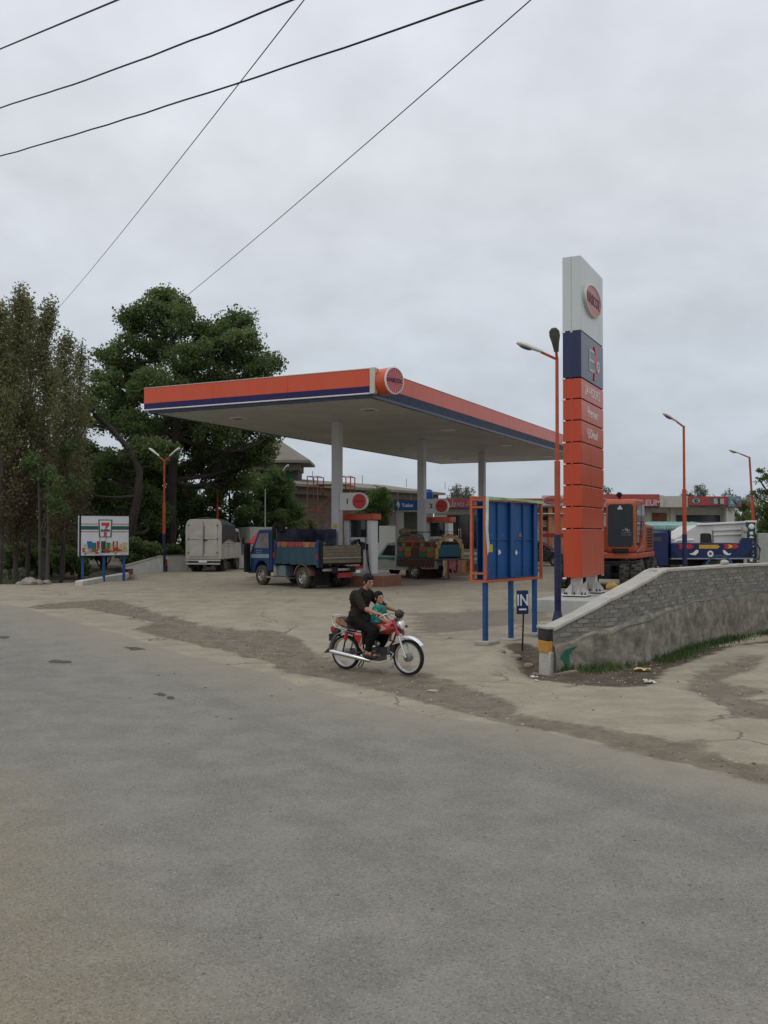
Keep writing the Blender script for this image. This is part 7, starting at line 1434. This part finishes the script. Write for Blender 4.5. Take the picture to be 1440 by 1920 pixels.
q = MB(); q.prism([(.9, 0), (7.4, 0), (7.4, ze + .1), (.9, ze + .1)], b0_ + dx * (L_ - .9), dy, (0, 0, 1), -dx, .3); q.build('side_wall', WALLB, lb_)
q = MB(); q.prism([(.4, ze - .5), (L_ - .4, ze - .5), (L_ - .4, ze + .0), (.4, ze + .0)], b0_ + dy * .45, dx, (0, 0, 1), dy, .4); q.build('eaves_beam', mat('eaves_brown', (.12, .095, .075), .9, var=.2), lb_)
for k in range(7):
    s_ = 3 + k * 3.6; q = MB(); q.prism([(s_, .9), (s_ + 1.4, .9), (s_ + 1.4, 2.6), (s_, 2.6)], b0_ + dy * .86, dx, (0, 0, 1), dy, .05); wn = q.build('window', GLASS, lb_)
    q = MB(); q.prism([(s_ - .1, .75), (s_ + 1.5, .75), (s_ + 1.5, .88), (s_ - .1, .88)], b0_ + dy * .8, dx, (0, 0, 1), dy, .1); q.build('sill', CONC, wn)
q = MB(); 
for k in range(4): q.tube([b0_ + dx * (9 + k * 6.1) + dy * 4 + Vector((0, 0, ze + .8)), b0_ + dx * (9 + k * 6.1) + dy * 4 + Vector((0, 0, ze + 1.5))], .02, 4)
stuff(q.build('roof_rods', DARK, lb_))
# ---- yard wall and small white block behind the dump truck
Y7 = 53.0; yw = thing('yard_wall', 'high white rendered wall corner behind the blue dump truck', 'wall', (P(472, 0, Y7).x, Y7, .45))
a = P(541, 0, Y7 + 2.0); d = Vector((a.x - yw.location.x, 2.0, 0)); h_ = P(0, 988, Y7).z - .45; q = MB(); q.prism([(0, -.2), (d.length, -.2), (d.length, h_), (0, h_)], (0, 0, 0), d.normalized(), (0, 0, 1), (-d.y / d.length, d.x / d.length, 0), .25); q.build('wall_front', mat('render_white', (.52, .52, .48), .85, var=.08, dirt=.25), yw)
a = P(432, 0, Y7 + 6.0); d = Vector((a.x - yw.location.x, 6.0, 0)); q = MB(); q.prism([(0, -.2), (d.length, -.2), (d.length, h_), (0, h_)], (-.01, 0, 0), d.normalized(), (0, 0, 1), (d.y / d.length, -d.x / d.length, 0), .25); q.build('wall_side', mat('render_white', (.52, .52, .48), .85, var=.08, dirt=.25), yw)
Y8 = 47.5; wb = bld('white_block_wall', 'plain white wall panel right of the first dispenser, behind the pickup cab', Y8, 'wall', px0=726); rect(wb, 711, 986, 742, 1066, Y8, 0, .25, WALLW, 'wall_body', .01); rect(wb, 690, 1018, 710.6, 1066, Y8, 0, .25, WALLW, 'wall_body', .01)
# far boundary wall behind the left trees
fw_ = thing('boundary_wall', 'long low grey wall seen between the trunks behind the convenience store billboard', 'wall', (-30, 62, .3)); MB().bb((-25, 0, -.5), (24, .3, 1.2)).build('wall_body', mat('far_wall_grey', (.2, .19, .17), .9, var=.2, dirt=.4), fw_)
# ---- scaffold
Y9 = 52.0; sc_ = thing('scaffold', 'red tubular scaffold tower with diagonal braces behind the first canopy column', 'scaffold', (P(617, 0, Y9).x, Y9, .45)); SCR = mat('scaffold_red', (.30, .055, .03), .6, var=.2, dirt=.25)
xl, xm1, xm2, xr = [P(x_, 0, Y9).x - sc_.location.x for x_ in (578, 597, 641, 658)]; ht = P(0, 893, Y9).z - .45; hy = [0, ht * .33, ht * .62, ht * .9]
posts = [(xl, 0), (xm1, 0), (xl + .25, 1.3), (xm1 + .25, 1.3), (xm2, 0), (xr, 0), (xm2 + .2, 1.3), (xr + .2, 1.3)]
for x_, y_ in posts: q = MB(); q.tube([(x_, y_, 0), (x_, y_, ht)], .032, 7); q.build('upright', SCR, sc_)
for z_ in hy[1:] + [ht]:
    for a, c in ((0, 1), (2, 3), (4, 5), (6, 7), (0, 2), (1, 3), (4, 6), (5, 7)): q = MB(); q.tube([(*posts[a], z_), (*posts[c], z_)], .022, 6); q.build('ledger', SCR, sc_)
for i in range(3):
    for y_ in (0, 1.3):
        for sg_ in (0, 1): q = MB(); q.tube([(xm1 if sg_ else xm2, y_, hy[i]), (xm2 if sg_ else xm1, y_, hy[i + 1])], .018, 5); q.build('brace', SCR, sc_)
MB().bb((xm1 - .1, .1, hy[3] + .03), (xm2 + .5, 1.2, hy[3] + .07)).build('plank', mat('plank_brown', (.12, .07, .04), .9), sc_)
a = P(497, 1048, 50); q = MB(); q.tube([(0, 0, 0), (0, 0, P(0, 917, 50).z - .45)], [.04, .025], 8); tag(q.build('flag_pole', mat('pale_pole', (.35, .36, .34), .5), loc=(a.x, 50, .45)), 'thin bare pale pole rising beside the yard wall', 'pole')

# ================================================================ TREES
def leafmat(name, c0, c1, c2, tr=.45):
    m = bpy.data.materials.new(name); m.use_nodes = True; t = m.node_tree; n = t.nodes; l = t.links; b = n['Principled BSDF']; o = n['Material Output']
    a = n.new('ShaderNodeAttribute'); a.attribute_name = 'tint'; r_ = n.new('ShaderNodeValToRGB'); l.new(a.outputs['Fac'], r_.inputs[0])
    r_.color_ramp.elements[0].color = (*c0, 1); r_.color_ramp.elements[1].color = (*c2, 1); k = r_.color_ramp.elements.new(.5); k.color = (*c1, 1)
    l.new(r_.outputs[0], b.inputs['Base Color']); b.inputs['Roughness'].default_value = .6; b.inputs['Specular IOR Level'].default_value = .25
    tl = n.new('ShaderNodeBsdfTranslucent'); l.new(r_.outputs[0], tl.inputs[0]); mx = n.new('ShaderNodeMixShader'); mx.inputs[0].default_value = tr; l.new(b.outputs[0], mx.inputs[1]); l.new(tl.outputs[0], mx.inputs[2]); l.new(mx.outputs[0], o.inputs[0]); return m
LM = dict(dark=leafmat('leaf_dark_green', (.065, .10, .033), (.12, .172, .058), (.19, .245, .095)), mid=leafmat('leaf_mid_green', (.07, .11, .034), (.12, .175, .058), (.175, .235, .09)),
          olive=leafmat('leaf_olive', (.13, .135, .055), (.20, .205, .09), (.28, .28, .14)), rust=leafmat('leaf_rusty', (.10, .075, .045), (.16, .122, .075), (.22, .175, .11)),
          bright=leafmat('leaf_bright_green', (.07, .12, .03), (.11, .175, .05), (.17, .24, .08)), grey=leafmat('leaf_grey_green', (.13, .14, .11), (.18, .19, .15), (.24, .25, .20)))
BARK = mat('bark_dark', (.045, .038, .030), .95, var=.3, scale=4, bump=1, bscale=20); BARKG = mat('bark_grey', (.07, .063, .052), .95, var=.3, scale=4, bump=1, bscale=20)
def leaves(name, C, size, m, parent, seed, tint=None, aspect=.6):
    r = np.random.default_rng(seed); n = len(C); C = np.asarray(C, float)
    u = r.normal(size=(n, 3)); u /= np.linalg.norm(u, axis=1)[:, None]; v = r.normal(size=(n, 3)); v -= (v * u).sum(1)[:, None] * u; v /= np.linalg.norm(v, axis=1)[:, None]
    sz = size * (.6 + .8 * r.random(n))[:, None]; a = u * sz * .5; b = v * sz * .5 * aspect
    V = np.stack([C - a, C + b, C + a, C - b], 1).reshape(-1, 3).astype(np.float32)
    me = bpy.data.meshes.new(name); me.vertices.add(4 * n); me.vertices.foreach_set('co', V.ravel()); me.loops.add(4 * n); me.loops.foreach_set('vertex_index', np.arange(4 * n, dtype=np.int32)); me.polygons.add(n)
    me.polygons.foreach_set('loop_start', np.arange(0, 4 * n, 4, dtype=np.int32)); me.polygons.foreach_set('loop_total', np.full(n, 4, np.int32)); me.update(calc_edges=True); me.materials.append(m)
    t = r.random(n) * .5 + .25 if tint is None else np.clip(tint + r.normal(0, .12, n), 0, 1); at = me.attributes.new('tint', 'FLOAT', 'POINT'); at.data.foreach_set('value', np.repeat(t, 4).astype(np.float32))
    o = bpy.data.objects.new(name, me); COL.objects.link(o); o.parent = parent; return stuff(o)
def curve_pts(a, b, r, bend=.12, n=5, up=.0):
    a = np.array(a, float); b = np.array(b, float); L_ = np.linalg.norm(b - a); k = r.normal(size=3) * bend * L_; k[2] += up * L_; o = []
    for i in range(n + 1): t = i / n; o.append(a * (1 - t) + b * t + k * math.sin(t * math.pi) + r.normal(size=3) * .015 * L_ * (0 < i < n))
    return o
def tn(r, sh_):
    v = r.normal(size=sh_); n_ = np.linalg.norm(v, axis=-1, keepdims=True); return v * np.minimum(1, 1.9 / np.maximum(n_, 1e-6))
def tree(name, label, base, trunk, clumps, nleaf, size, lm, bark, seed, tr=.22, dens=1.0, group=None, cat='tree', twig=.5, sub=9, alt=None):
    """base world point; trunk list of local points; clumps (x,y,z,rx,ry,rz) local; limbs run to every clump, twigs and leaves fill it unevenly"""
    r = np.random.default_rng(seed); t = thing(name, label, cat, base, 0, group); q = MB(); tp_ = np.array(trunk, float)
    rad = np.linspace(tr, tr * .35, len(tp_)); q.tube(tp_.tolist(), rad.tolist(), 9); q.tube([tp_[0] - [0, 0, .3], tp_[0]], [tr * 1.35, tr], 9); tk_ = q.build('trunk', bark, t); shade(tk_.data)
    q = MB(); C = []; T = []; wts = np.array([(c[3] * c[4] * c[5]) ** .6 for c in clumps]); wts /= wts.sum()
    for ci, c in enumerate(clumps):
        cc = np.array(c[:3]); rr = np.array(c[3:6]); d = np.linalg.norm(tp_ - cc, axis=1) + np.where(tp_[:, 2] > cc[2] - rr[2] * .3, 2.5, 0); j = int(np.argmin(d)); pts = curve_pts(tp_[j], cc, r, .10, 5, -.06); r0 = min(rad[j] * .6, .035 + .02 * np.linalg.norm(cc - tp_[j])); q.tube([list(p) for p in pts], np.linspace(r0, r0 * .35, len(pts)).tolist(), 6)
        n_c = int(nleaf * wts[ci]); ns = max(4, int(sub * (rr.prod() ** .4))); base_t = r.normal(.5, .10); per = max(1, n_c // ns)
        for _ in range(ns):
            v = r.normal(size=3); v /= np.linalg.norm(v); e_ = cc + rr * v * (.45 + .6 * r.random() ** .6); s0 = pts[r.integers(2, len(pts))]; tw_ = curve_pts(s0, e_, r, .12, 3, .03); q.tube([list(p) for p in tw_], [r0 * .32, r0 * .24, r0 * .14, r0 * .07], 4, False)
            w = per; sg_ = twig * (.5 + .7 * r.random()) * np.array([1, 1, .8]); k_ = r.random(w)
            g_ = np.array(e_) + tn(r, (w, 3)) * sg_ * .6; al = k_ < .3; seg_ = r.random(w)[:, None]; g_[al] = (np.array(tw_[1]) * (1 - seg_) + np.array(e_) * seg_)[al] + tn(r, (al.sum(), 3)) * sg_ * .35
            C.append(g_); tt = base_t + .22 * (v[2] * .6) + r.normal(0, .07); T.append(np.full(w, tt))  # clump tops tinted lighter: light from above put into the leaf colour
    lb = q.build('branches', bark, t); stuff(lb); C = np.concatenate(C); T = np.concatenate(T)
    if alt is not None:
        m_ = r.random(len(C)) < alt[1](C); leaves('leaves', C[m_], size, LM[alt[0]], t, seed + 1, T[m_]); leaves('leaves', C[~m_], size, LM[lm], t, seed + 2, T[~m_])
    else: leaves('crown', C, size, LM[lm], t, seed + 1, T)
    return t
def cl(base, px, py, rp, Yd, sq=.8, ry=None):
    p = P(px, py, Yd); r_ = rp * Yd / F; return (p.x - base[0], p.y - base[1], p.z - base[2], r_, ry or r_, r_ * sq)
def pt(base, px, py, Yd): p = P(px, py, Yd); return (p.x - base[0], p.y - base[1], p.z - base[2])
def gb(px, Yd, dz=0): return (P(px, 0, Yd).x, Yd, gz(P(px, 0, Yd).x, Yd) + dz)
# the big dark tree over the canopy
B = gb(318, 50.0); K = lambda px, py, rp, dy=0, sq=.7: cl(B, px, py, rp, 50 + dy, sq)
big = [K(226, 600, 10, 1, .5), K(345, 572, 12, 0, .5), K(300, 556, 16, 1, .6), K(240, 585, 14, 0, .5), K(470, 598, 12, 0, .6), K(478, 650, 14, 0, .5), K(222, 655, 14, 1, .5), K(190, 665, 12, 0, .5), K(184, 700, 12, 1, .5), K(520, 678, 10, 0, .5), K(500, 668, 10, 1, .5), K(282, 592, 36, 0), K(320, 575, 40, 1), K(352, 600, 36, -1), K(248, 640, 22, 0), K(258, 610, 26, 1), K(300, 650, 46, 2), K(395, 630, 34, 0), K(438, 608, 32, 1), K(455, 635, 26, -1), K(415, 660, 42, 1), K(360, 665, 46, -2), K(488, 690, 24, -1, .5), K(462, 678, 24, 0, .6), K(508, 684, 16, 0, .5),
       K(210, 680, 28, 0), K(238, 700, 40, 1), K(292, 720, 50, -2), K(345, 735, 50, 2), K(405, 725, 46, 0), K(200, 720, 28, -1), K(225, 760, 36, 1), K(195, 790, 26, 1), K(250, 800, 44, -2), K(330, 800, 54, 2), K(400, 800, 50, -1), K(455, 790, 40, 1), K(470, 840, 40, 2), K(370, 860, 56, 3), K(285, 870, 50, 3), K(440, 880, 46, 3), K(510, 812, 16, 1, .6), K(490, 850, 30, 2)]
tree('big_tree', 'tall dark green spreading tree rising behind the left end of the canopy', B, [pt(B, 318, 1068, 50), pt(B, 320, 980, 50), pt(B, 322, 900, 50), pt(B, 330, 820, 50), pt(B, 335, 740, 50), pt(B, 325, 660, 50), pt(B, 318, 600, 50)], big, 120000, .16, 'dark', BARK, 11, tr=.33, twig=.52, sub=22)
# forked tree with bare limbs to its left
B = gb(255, 45.5); K = lambda px, py, rp, dy=0, sq=.7: cl(B, px, py, rp, 45.5 + dy, sq)
tree('forked_tree', 'green tree with dark forked limbs standing left of the V lamp post', B, [pt(B, 240, 1068, 45.5), pt(B, 245, 1000, 45.5), pt(B, 258, 930, 45.5), pt(B, 262, 880, 45.5), pt(B, 240, 840, 45.5), pt(B, 205, 800, 45.5), pt(B, 175, 775, 45.5)],
     [K(172, 760, 20), K(190, 735, 22, 1), K(160, 790, 14, 0), K(265, 845, 34, 1), K(300, 850, 34, 1), K(215, 870, 26, 1), K(180, 880, 28, 2), K(150, 900, 26, 1), K(205, 930, 36, 2), K(265, 940, 40, 3), K(175, 960, 34, 2), K(290, 980, 40, 3), K(240, 1000, 36, 3)], 34000, .15, 'mid', BARK, 12, tr=.26, twig=.5, sub=13)
TR = [('mid_tree', 'mid green tree filling the gap above the convenience store billboard', 195, 50, [(150, 850, 26), (190, 870, 30), (230, 860, 26), (140, 900, 34), (190, 920, 38), (235, 920, 34), (160, 960, 38), (215, 970, 38), (130, 980, 34), (190, 1005, 38)], 30000, 'mid'),
      ('mid_tree', 'greenish tree behind the right end of the poplar row', 118, 47, [(110, 880, 30), (80, 920, 34), (130, 930, 34), (60, 970, 36), (105, 985, 38), (30, 990, 36), (70, 1015, 36), (120, 1020, 30), (15, 1020, 36)], 26000, 'mid'),
      ('hedge_tree', 'dark green bushy tree behind the white covered truck', 430, 57, [(430, 905, 46), (400, 940, 44), (470, 930, 44), (440, 970, 46), (380, 985, 40), (490, 985, 40), (350, 950, 40), (420, 1010, 40)], 30000, 'dark'),
      ('hedge_tree', 'mid green bushy tree just left of the red scaffold', 530, 58, [(525, 905, 28), (510, 940, 36), (545, 950, 34), (535, 985, 36), (500, 975, 34), (565, 985, 22), (555, 1015, 30)], 20000, 'mid'),
      ('mid_tree', 'fresh green tree low between the forked tree and the V lamp post', 262, 52, [(235, 905, 24), (270, 900, 26), (250, 940, 32), (285, 950, 28), (225, 975, 30), (265, 990, 34), (300, 1000, 26)], 17000, 'mid'),
      ('hedge_tree', 'dark shrubby tree directly behind the V lamp post', 320, 56, [(300, 905, 44), (340, 930, 40), (290, 960, 44), (330, 990, 44), (270, 1005, 36), (310, 1030, 36)], 24000, 'dark'),
      ('small_tree', 'bright green young tree between the first dispenser and the white wall panel', 702, 49.5, [(702, 928, 20), (684, 945, 18), (718, 950, 20), (700, 965, 24), (682, 985, 16), (715, 990, 20), (700, 1015, 20)], 13000, 'bright')]
for nm, lb, px_, Yd, cs, nl, lm in TR:
    B = gb(px_, Yd); top = min(c[1] for c in cs); tree(nm, lb, B, [pt(B, px_, 1062, Yd), pt(B, px_ + 3, (1062 + top) / 2 + 30, Yd), pt(B, px_, top + 20, Yd)], [cl(B, a, c, r_, Yd + (k % 3 - 1) * .8, .8) for k, (a, c, r_) in enumerate(cs)], nl, .17 if lm != 'bright' else .12, lm, BARK, 30 + px_, tr=.16, twig=.45, sub=12, group=None)
# low shrubs under the trees
SH = [('shrub', 'low leafy shrub among the trunks of the tallest poplar', 30, 41, 1045, 34), ('shrub', 'low leafy shrub among the trunks of the broad rounded poplar', 95, 41.5, 1045, 34), ('shrub', 'green shrub between the poplars and the convenience store billboard', 135, 40.5, 1050, 26), ('shrub', 'low dark shrub under the trees right of the convenience store billboard', 262, 44, 1030, 34), ('shrub', 'rounded dark shrub behind the ramped white wall', 300, 47.5, 1035, 30), ('shrub', 'mid green shrub left of the convenience store billboard', 120, 44, 1010, 40), ('shrub', 'shrub at the far left behind the tree trunks', 40, 52, 1030, 44), ('shrub', 'shrub directly behind the convenience store billboard', 190, 46, 1020, 40), ('shrub', 'dark shrub between the low wall and the white truck', 335, 52, 1025, 34)]
for k, (nm, lb, px_, Yd, py_, rp) in enumerate(SH):
    B = gb(px_, Yd); tree(nm, lb, B, [pt(B, px_, 1066, Yd), pt(B, px_, py_, Yd)], [cl(B, px_, py_, rp, Yd, .8), cl(B, px_ - rp * .6, py_ + 8, rp * .6, Yd, .8), cl(B, px_ + rp * .6, py_ + 6, rp * .6, Yd, .8)], 6500, .14, 'mid' if k in (2, 4, 5) else 'dark', BARK, 70 + k, tr=.07, cat='shrub', twig=.3, sub=12)
# upright poplars on the left
def poplar(px_, Yd, top, wpx, label, seed, lm='olive', n=9000, lean=0, low=1000, tr=.13, spars=1.0):
    B = gb(px_, Yd, -.35); r = np.random.default_rng(seed); t = thing('poplar_tree', label, 'tree', B, 0, 'poplars on the left') if False else thing('poplar_tree', label, 'tree', B)
    H = pt(B, px_, top, Yd)[2]; hw = wpx * Yd / F; q = MB(); tp_ = [(lean * f * H + .08 * math.sin(f * 5 + seed), .05 * math.sin(f * 7), f * H) for f in np.linspace(0, 1, 9)]; q.tube(tp_, np.linspace(tr, .012, 9).tolist(), 8); shade(q.build('trunk', BARKG, t).data)
    q = MB(); C = []; T = []; z0 = pt(B, px_, low, Yd)[2]; nb = 64
    for i in range(nb):
        f = (i + r.random()) / nb; z_ = z0 + (H - z0) * (f ** 1.05) * .95; a = r.random() * 6.28; reach = hw * (1.0 if f < .5 else (1 - ((f - .5) / .5) ** 1.4 * .85)) * (.5 + .6 * r.random()); rise = reach * r.uniform(.9, 2.2) + .3; k = np.interp(z_ / H, np.linspace(0, 1, 9), [p[0] for p in tp_]); a0 = np.array([k, 0, z_]); e_ = a0 + [math.cos(a) * reach, math.sin(a) * reach, rise]; e_[2] = min(e_[2], H + .15)
        pts = curve_pts(a0, e_, r, .07, 4, -.08); q.tube([list(p) for p in pts], [.022, .017, .012, .008, .004], 4, False); w = int(n / nb * (.6 + .8 * r.random())); s_ = r.random(w) ** .8; idx_ = np.minimum((s_ * 4).astype(int), 3); fr = (s_ * 4 - idx_)[:, None]; pa = np.array(pts)
        C.append(pa[idx_] * (1 - fr) + pa[idx_ + 1] * fr + tn(r, (w, 3)) * np.array([.17, .17, .22])); T.append(np.full(w, .5 + r.normal(0, .12)))
    stuff(q.build('branches', BARKG, t)); C = np.concatenate(C); T = np.concatenate(T)
    hz = C[:, 2] / H; pr = np.clip((.60 - hz) / .32, 0, .85); m_ = r.random(len(C)) < pr; leaves('leaves', C[m_], .105, LM['rust'], t, seed + 1, T[m_]); leaves('leaves', C[~m_], .105, LM[lm], t, seed + 2, T[~m_]); return t
PP = [(8, 35.5, 572, 34, 'leftmost poplar, olive crown cut by the picture edge', 'olive', 11000), (38, 36.5, 538, 32, 'tallest slender poplar with a spiky olive top', 'olive', 13000), (62, 38.5, 556, 30, 'slender olive poplar just right of the tallest one', 'olive', 11000), (92, 37.0, 562, 36, 'broad rounded poplar third from the right of its row', 'olive', 14000), (128, 39.5, 628, 30, 'shorter greenish poplar with sparse spikes', 'olive', 9000), (156, 41.0, 640, 22, 'thin rightmost poplar of the row beside the dark trees', 'olive', 6500), (-30, 37.0, 560, 40, 'poplar outside the left edge whose twigs reach in', 'olive', 9000), (24, 42.0, 600, 40, 'rusty lower poplar deep behind the leftmost trunks', 'rust', 11000), (108, 44.0, 700, 42, 'rusty brown poplar behind the broad rounded one', 'rust', 11000)]
for k, (px_, Yd, top, wp_, lb, lm, n_) in enumerate(PP): poplar(px_, Yd, top, wp_ * 1.32, lb, 100 + k * 3, lm, int(n_ * 1.0), low=1035 if k % 2 else 1010, tr=.15 if k in (0, 3) else .11)
# bare trunks leaning in front
for k, (px0, px1, Yd, top, lb) in enumerate([(86, 72, 35.2, 880, 'pale bare trunk leaning left in front of the poplars'), (98, 92, 34.9, 900, 'pale bare trunk nearest the rubble heap'), (122, 130, 38.0, 860, 'dark bare trunk left of the convenience store billboard')]):
    B = gb(px0, Yd, -.35); e_ = pt(B, px1, top, Yd); tree('young_tree', lb, B, [(0, 0, 0), (e_[0] * .4, 0, e_[2] * .5), e_], [(e_[0], 0, e_[2] + .2, .5, .5, .5), (e_[0] * .8 + .3, .2, e_[2] * .8, .4, .4, .4)], 1500, .11, 'mid', BARKG, 150 + k, tr=.085, twig=.3, sub=8)
# distant trees
FT_ = [('distant_tree', 'bare grey green tree top behind the pink calligraphy banner', 862, 78, [(862, 925, 20), (845, 935, 14), (880, 932, 16)], 3200, 'grey'), ('distant_tree', 'thin bare poplars above the red fascia sign on the right', 1312, 95, [(1308, 915, 7), (1316, 920, 8), (1320, 932, 12), (1306, 935, 10)], 2400, 'grey'), ('distant_tree', 'small twiggy tree top left of the thin bare poplars', 1290, 95, [(1290, 928, 7), (1281, 930, 4)], 700, 'grey'), ('distant_tree', 'sparse tree top behind the right poster', 1366, 98, [(1366, 925, 8), (1374, 935, 10)], 700, 'grey'),
       ('distant_tree', 'olive leafed tree right of the shop row', 1395, 66, [(1393, 950, 16), (1385, 975, 16), (1405, 985, 22), (1398, 1010, 22)], 5200, 'olive'), ('distant_tree', 'yellow green willow like tree at the right edge', 1432, 58, [(1432, 965, 20), (1440, 990, 26), (1425, 1005, 24), (1450, 940, 20), (1438, 1030, 24)], 7500, 'bright'), ('distant_tree', 'grey twiggy tree in the gap behind the willow like tree', 1418, 84, [(1415, 945, 20), (1400, 955, 16), (1425, 930, 14)], 2200, 'grey'), ('distant_tree', 'tiny tree top left of the excavator roof', 1136, 90, [(1137, 918, 6), (1138, 926, 6)], 500, 'grey')]
for k, (nm, lb, px_, Yd, cs, nl, lm) in enumerate(FT_):
    B = (P(px_, 0, Yd).x, Yd, .4); top = min(c[1] for c in cs); tree(nm, lb, B, [(0, 0, 0), (.1, 0, pt(B, px_, top, Yd)[2] * .6), pt(B, px_, top + 6, Yd)], [cl(B, a, c, r_, Yd, 1.1) for a, c, r_ in cs], int(nl * (.45 if lm == 'grey' else 1)), .13 + Yd * .0006, lm, BARKG, 200 + k, tr=.12, twig=.28 + Yd * .002, sub=10)
B = (13.2, 29.5, 0.0); Yd = 29.5
br_ = tree('overhanging_tree', 'dark leafed branch reaching in at the right edge above the wall', B, [(0, 0, 0), (.0, 0, 2), pt(B, 1462, 940, Yd), pt(B, 1458, 900, Yd)], [cl(B, 1428, 884, 8, Yd, .5), cl(B, 1436, 897, 7, Yd, .5), cl(B, 1424, 900, 6, Yd, .5), cl(B, 1412, 925, 6, Yd, .5), cl(B, 1430, 918, 9, Yd, .5), cl(B, 1448, 890, 14, Yd, .6), cl(B, 1455, 925, 16, Yd, .7)], 1500, .075, 'dark', BARK, 260, tr=.12, twig=.11, sub=14)
for k, (x_, y_, h_, lb) in enumerate([(24, 44, 8.5, 'unseen green tree added beyond the right edge for the pylon reflection, nearest the wall'), (30, 47, 9.5, 'unseen green tree added beyond the right edge for the pylon reflection, second from the wall'), (27, 54, 9, 'unseen green tree added beyond the right edge for the pylon reflection, behind the others'), (37, 52, 10, 'tallest unseen green tree added beyond the right edge for the pylon reflection')]):  # unseen trees added so the glossy lower pylon panels reflect them
    tree('reflection_tree', lb, (x_, y_, .4), [(0, 0, 0), (.1, 0, h_ * .5), (0, .1, h_ * .85)], [(0, 0, h_ * .8, 2, 2, 1.8), (1.6, .5, h_ * .6, 1.8, 1.8, 1.6), (-1.6, -.4, h_ * .55, 1.8, 1.8, 1.6), (.2, 1.4, h_ * .45, 2, 1.8, 1.6), (-.6, -1.3, h_ * .35, 2, 1.8, 1.5)], 7000, .28, 'mid', BARK, 300 + k, tr=.2, twig=.7, sub=8)
# far tree line closing the horizon
rl = np.random.default_rng(9); C = []; 
for x_ in np.arange(-160, 160, 2.2):
    h_ = 2.6 + 2.2 * vnoise(np.array([x_]), np.array([3.]), .11)[0] + rl.random() * .8; k = 60; C.append(np.stack([x_ + rl.normal(0, 1.3, k), 150 + rl.normal(0, 1.5, k), .5 + h_ * rl.random(k) ** .8], 1))
o = leaves('distant_woods', np.concatenate(C), 1.1, LM['grey'], None, 3)
# ================================================================ OVERHEAD WIRES
WIRE = mat('wire_black', (.018, .018, .02), .6)
def wire(a, b, da, db, label, r_=.012, ext=(-.25, 1.3), sag=.25, n=40, kink=0):
    A, B_ = P(*a, da), P(*b, db); rr = random.Random(int(a[1] + b[0])); pts = []; ln = (B_ - A).length
    for i in range(n + 1):
        t = ext[0] + (ext[1] - ext[0]) * i / n; p = A.lerp(B_, 0) + (B_ - A) * t; p.z += -sag * ((1 - (2 * t - 1) ** 2)) + rr.uniform(-kink, kink); pts.append(p)
    tag(MB().tube(pts, r_, 6).build('overhead_wire', WIRE), label, 'wire')
wire((0, 92), (220, 0), 13, 9.5, 'short thick wire crossing the top left corner of the sky', .010, (-1, 2.2), -.0)
wire((0, 202), (548, 0), 14, 8.5, 'thick overhead wire, middle of the three near parallel ones', .010, (-.8, 1.5), .05, kink=.006)
wire((0, 293), (903, 0), 15, 8, 'lowest and longest of the three near parallel thick wires', .010, (-.6, 1.3), .05, kink=.005)
wire((98, 590), (570, 0), 36, 9, 'thin wire rising steeply from the left poplars', .0065, (-.08, 1.25), .1)
wire((172, 690), (995, 0), 44, 9, 'thin wire running from the dark tree up over the middle of the sky', .0065, (-.05, 1.2), .2)

# shared group names for repeats
GR = {'street lamp': 'station lamp posts', 'billboard': 'billboards on blue posts', 'fuel dispenser': 'fuel dispensers under the canopy', 'pump island': 'brown kerbed pump islands', 'wire': 'overhead wires across the sky', 'shrub': 'shrubs under the trees', 'litter': 'litter on the soil by the wall'}
GN = {'poplar_tree': 'poplars on the left', 'hedge_tree': 'dark bushy trees behind the forecourt', 'mid_tree': 'green trees on the left', 'distant_tree': 'distant trees behind the buildings', 'reflection_tree': 'unseen trees added beyond the right edge for the pylon reflection', 'young_tree': 'bare young trunks on the left', 'pump_number_sign': 'numbered boards on the canopy columns', 'low_wall': 'low whitewashed walls', 'stone': 'loose stones'}
for o in list(COL.objects):
    if o.parent is None and 'label' in o and 'group' not in o:
        gname = GN.get(o.name.split('.')[0]) or GR.get(o['category'])
        if gname: o['group'] = gname
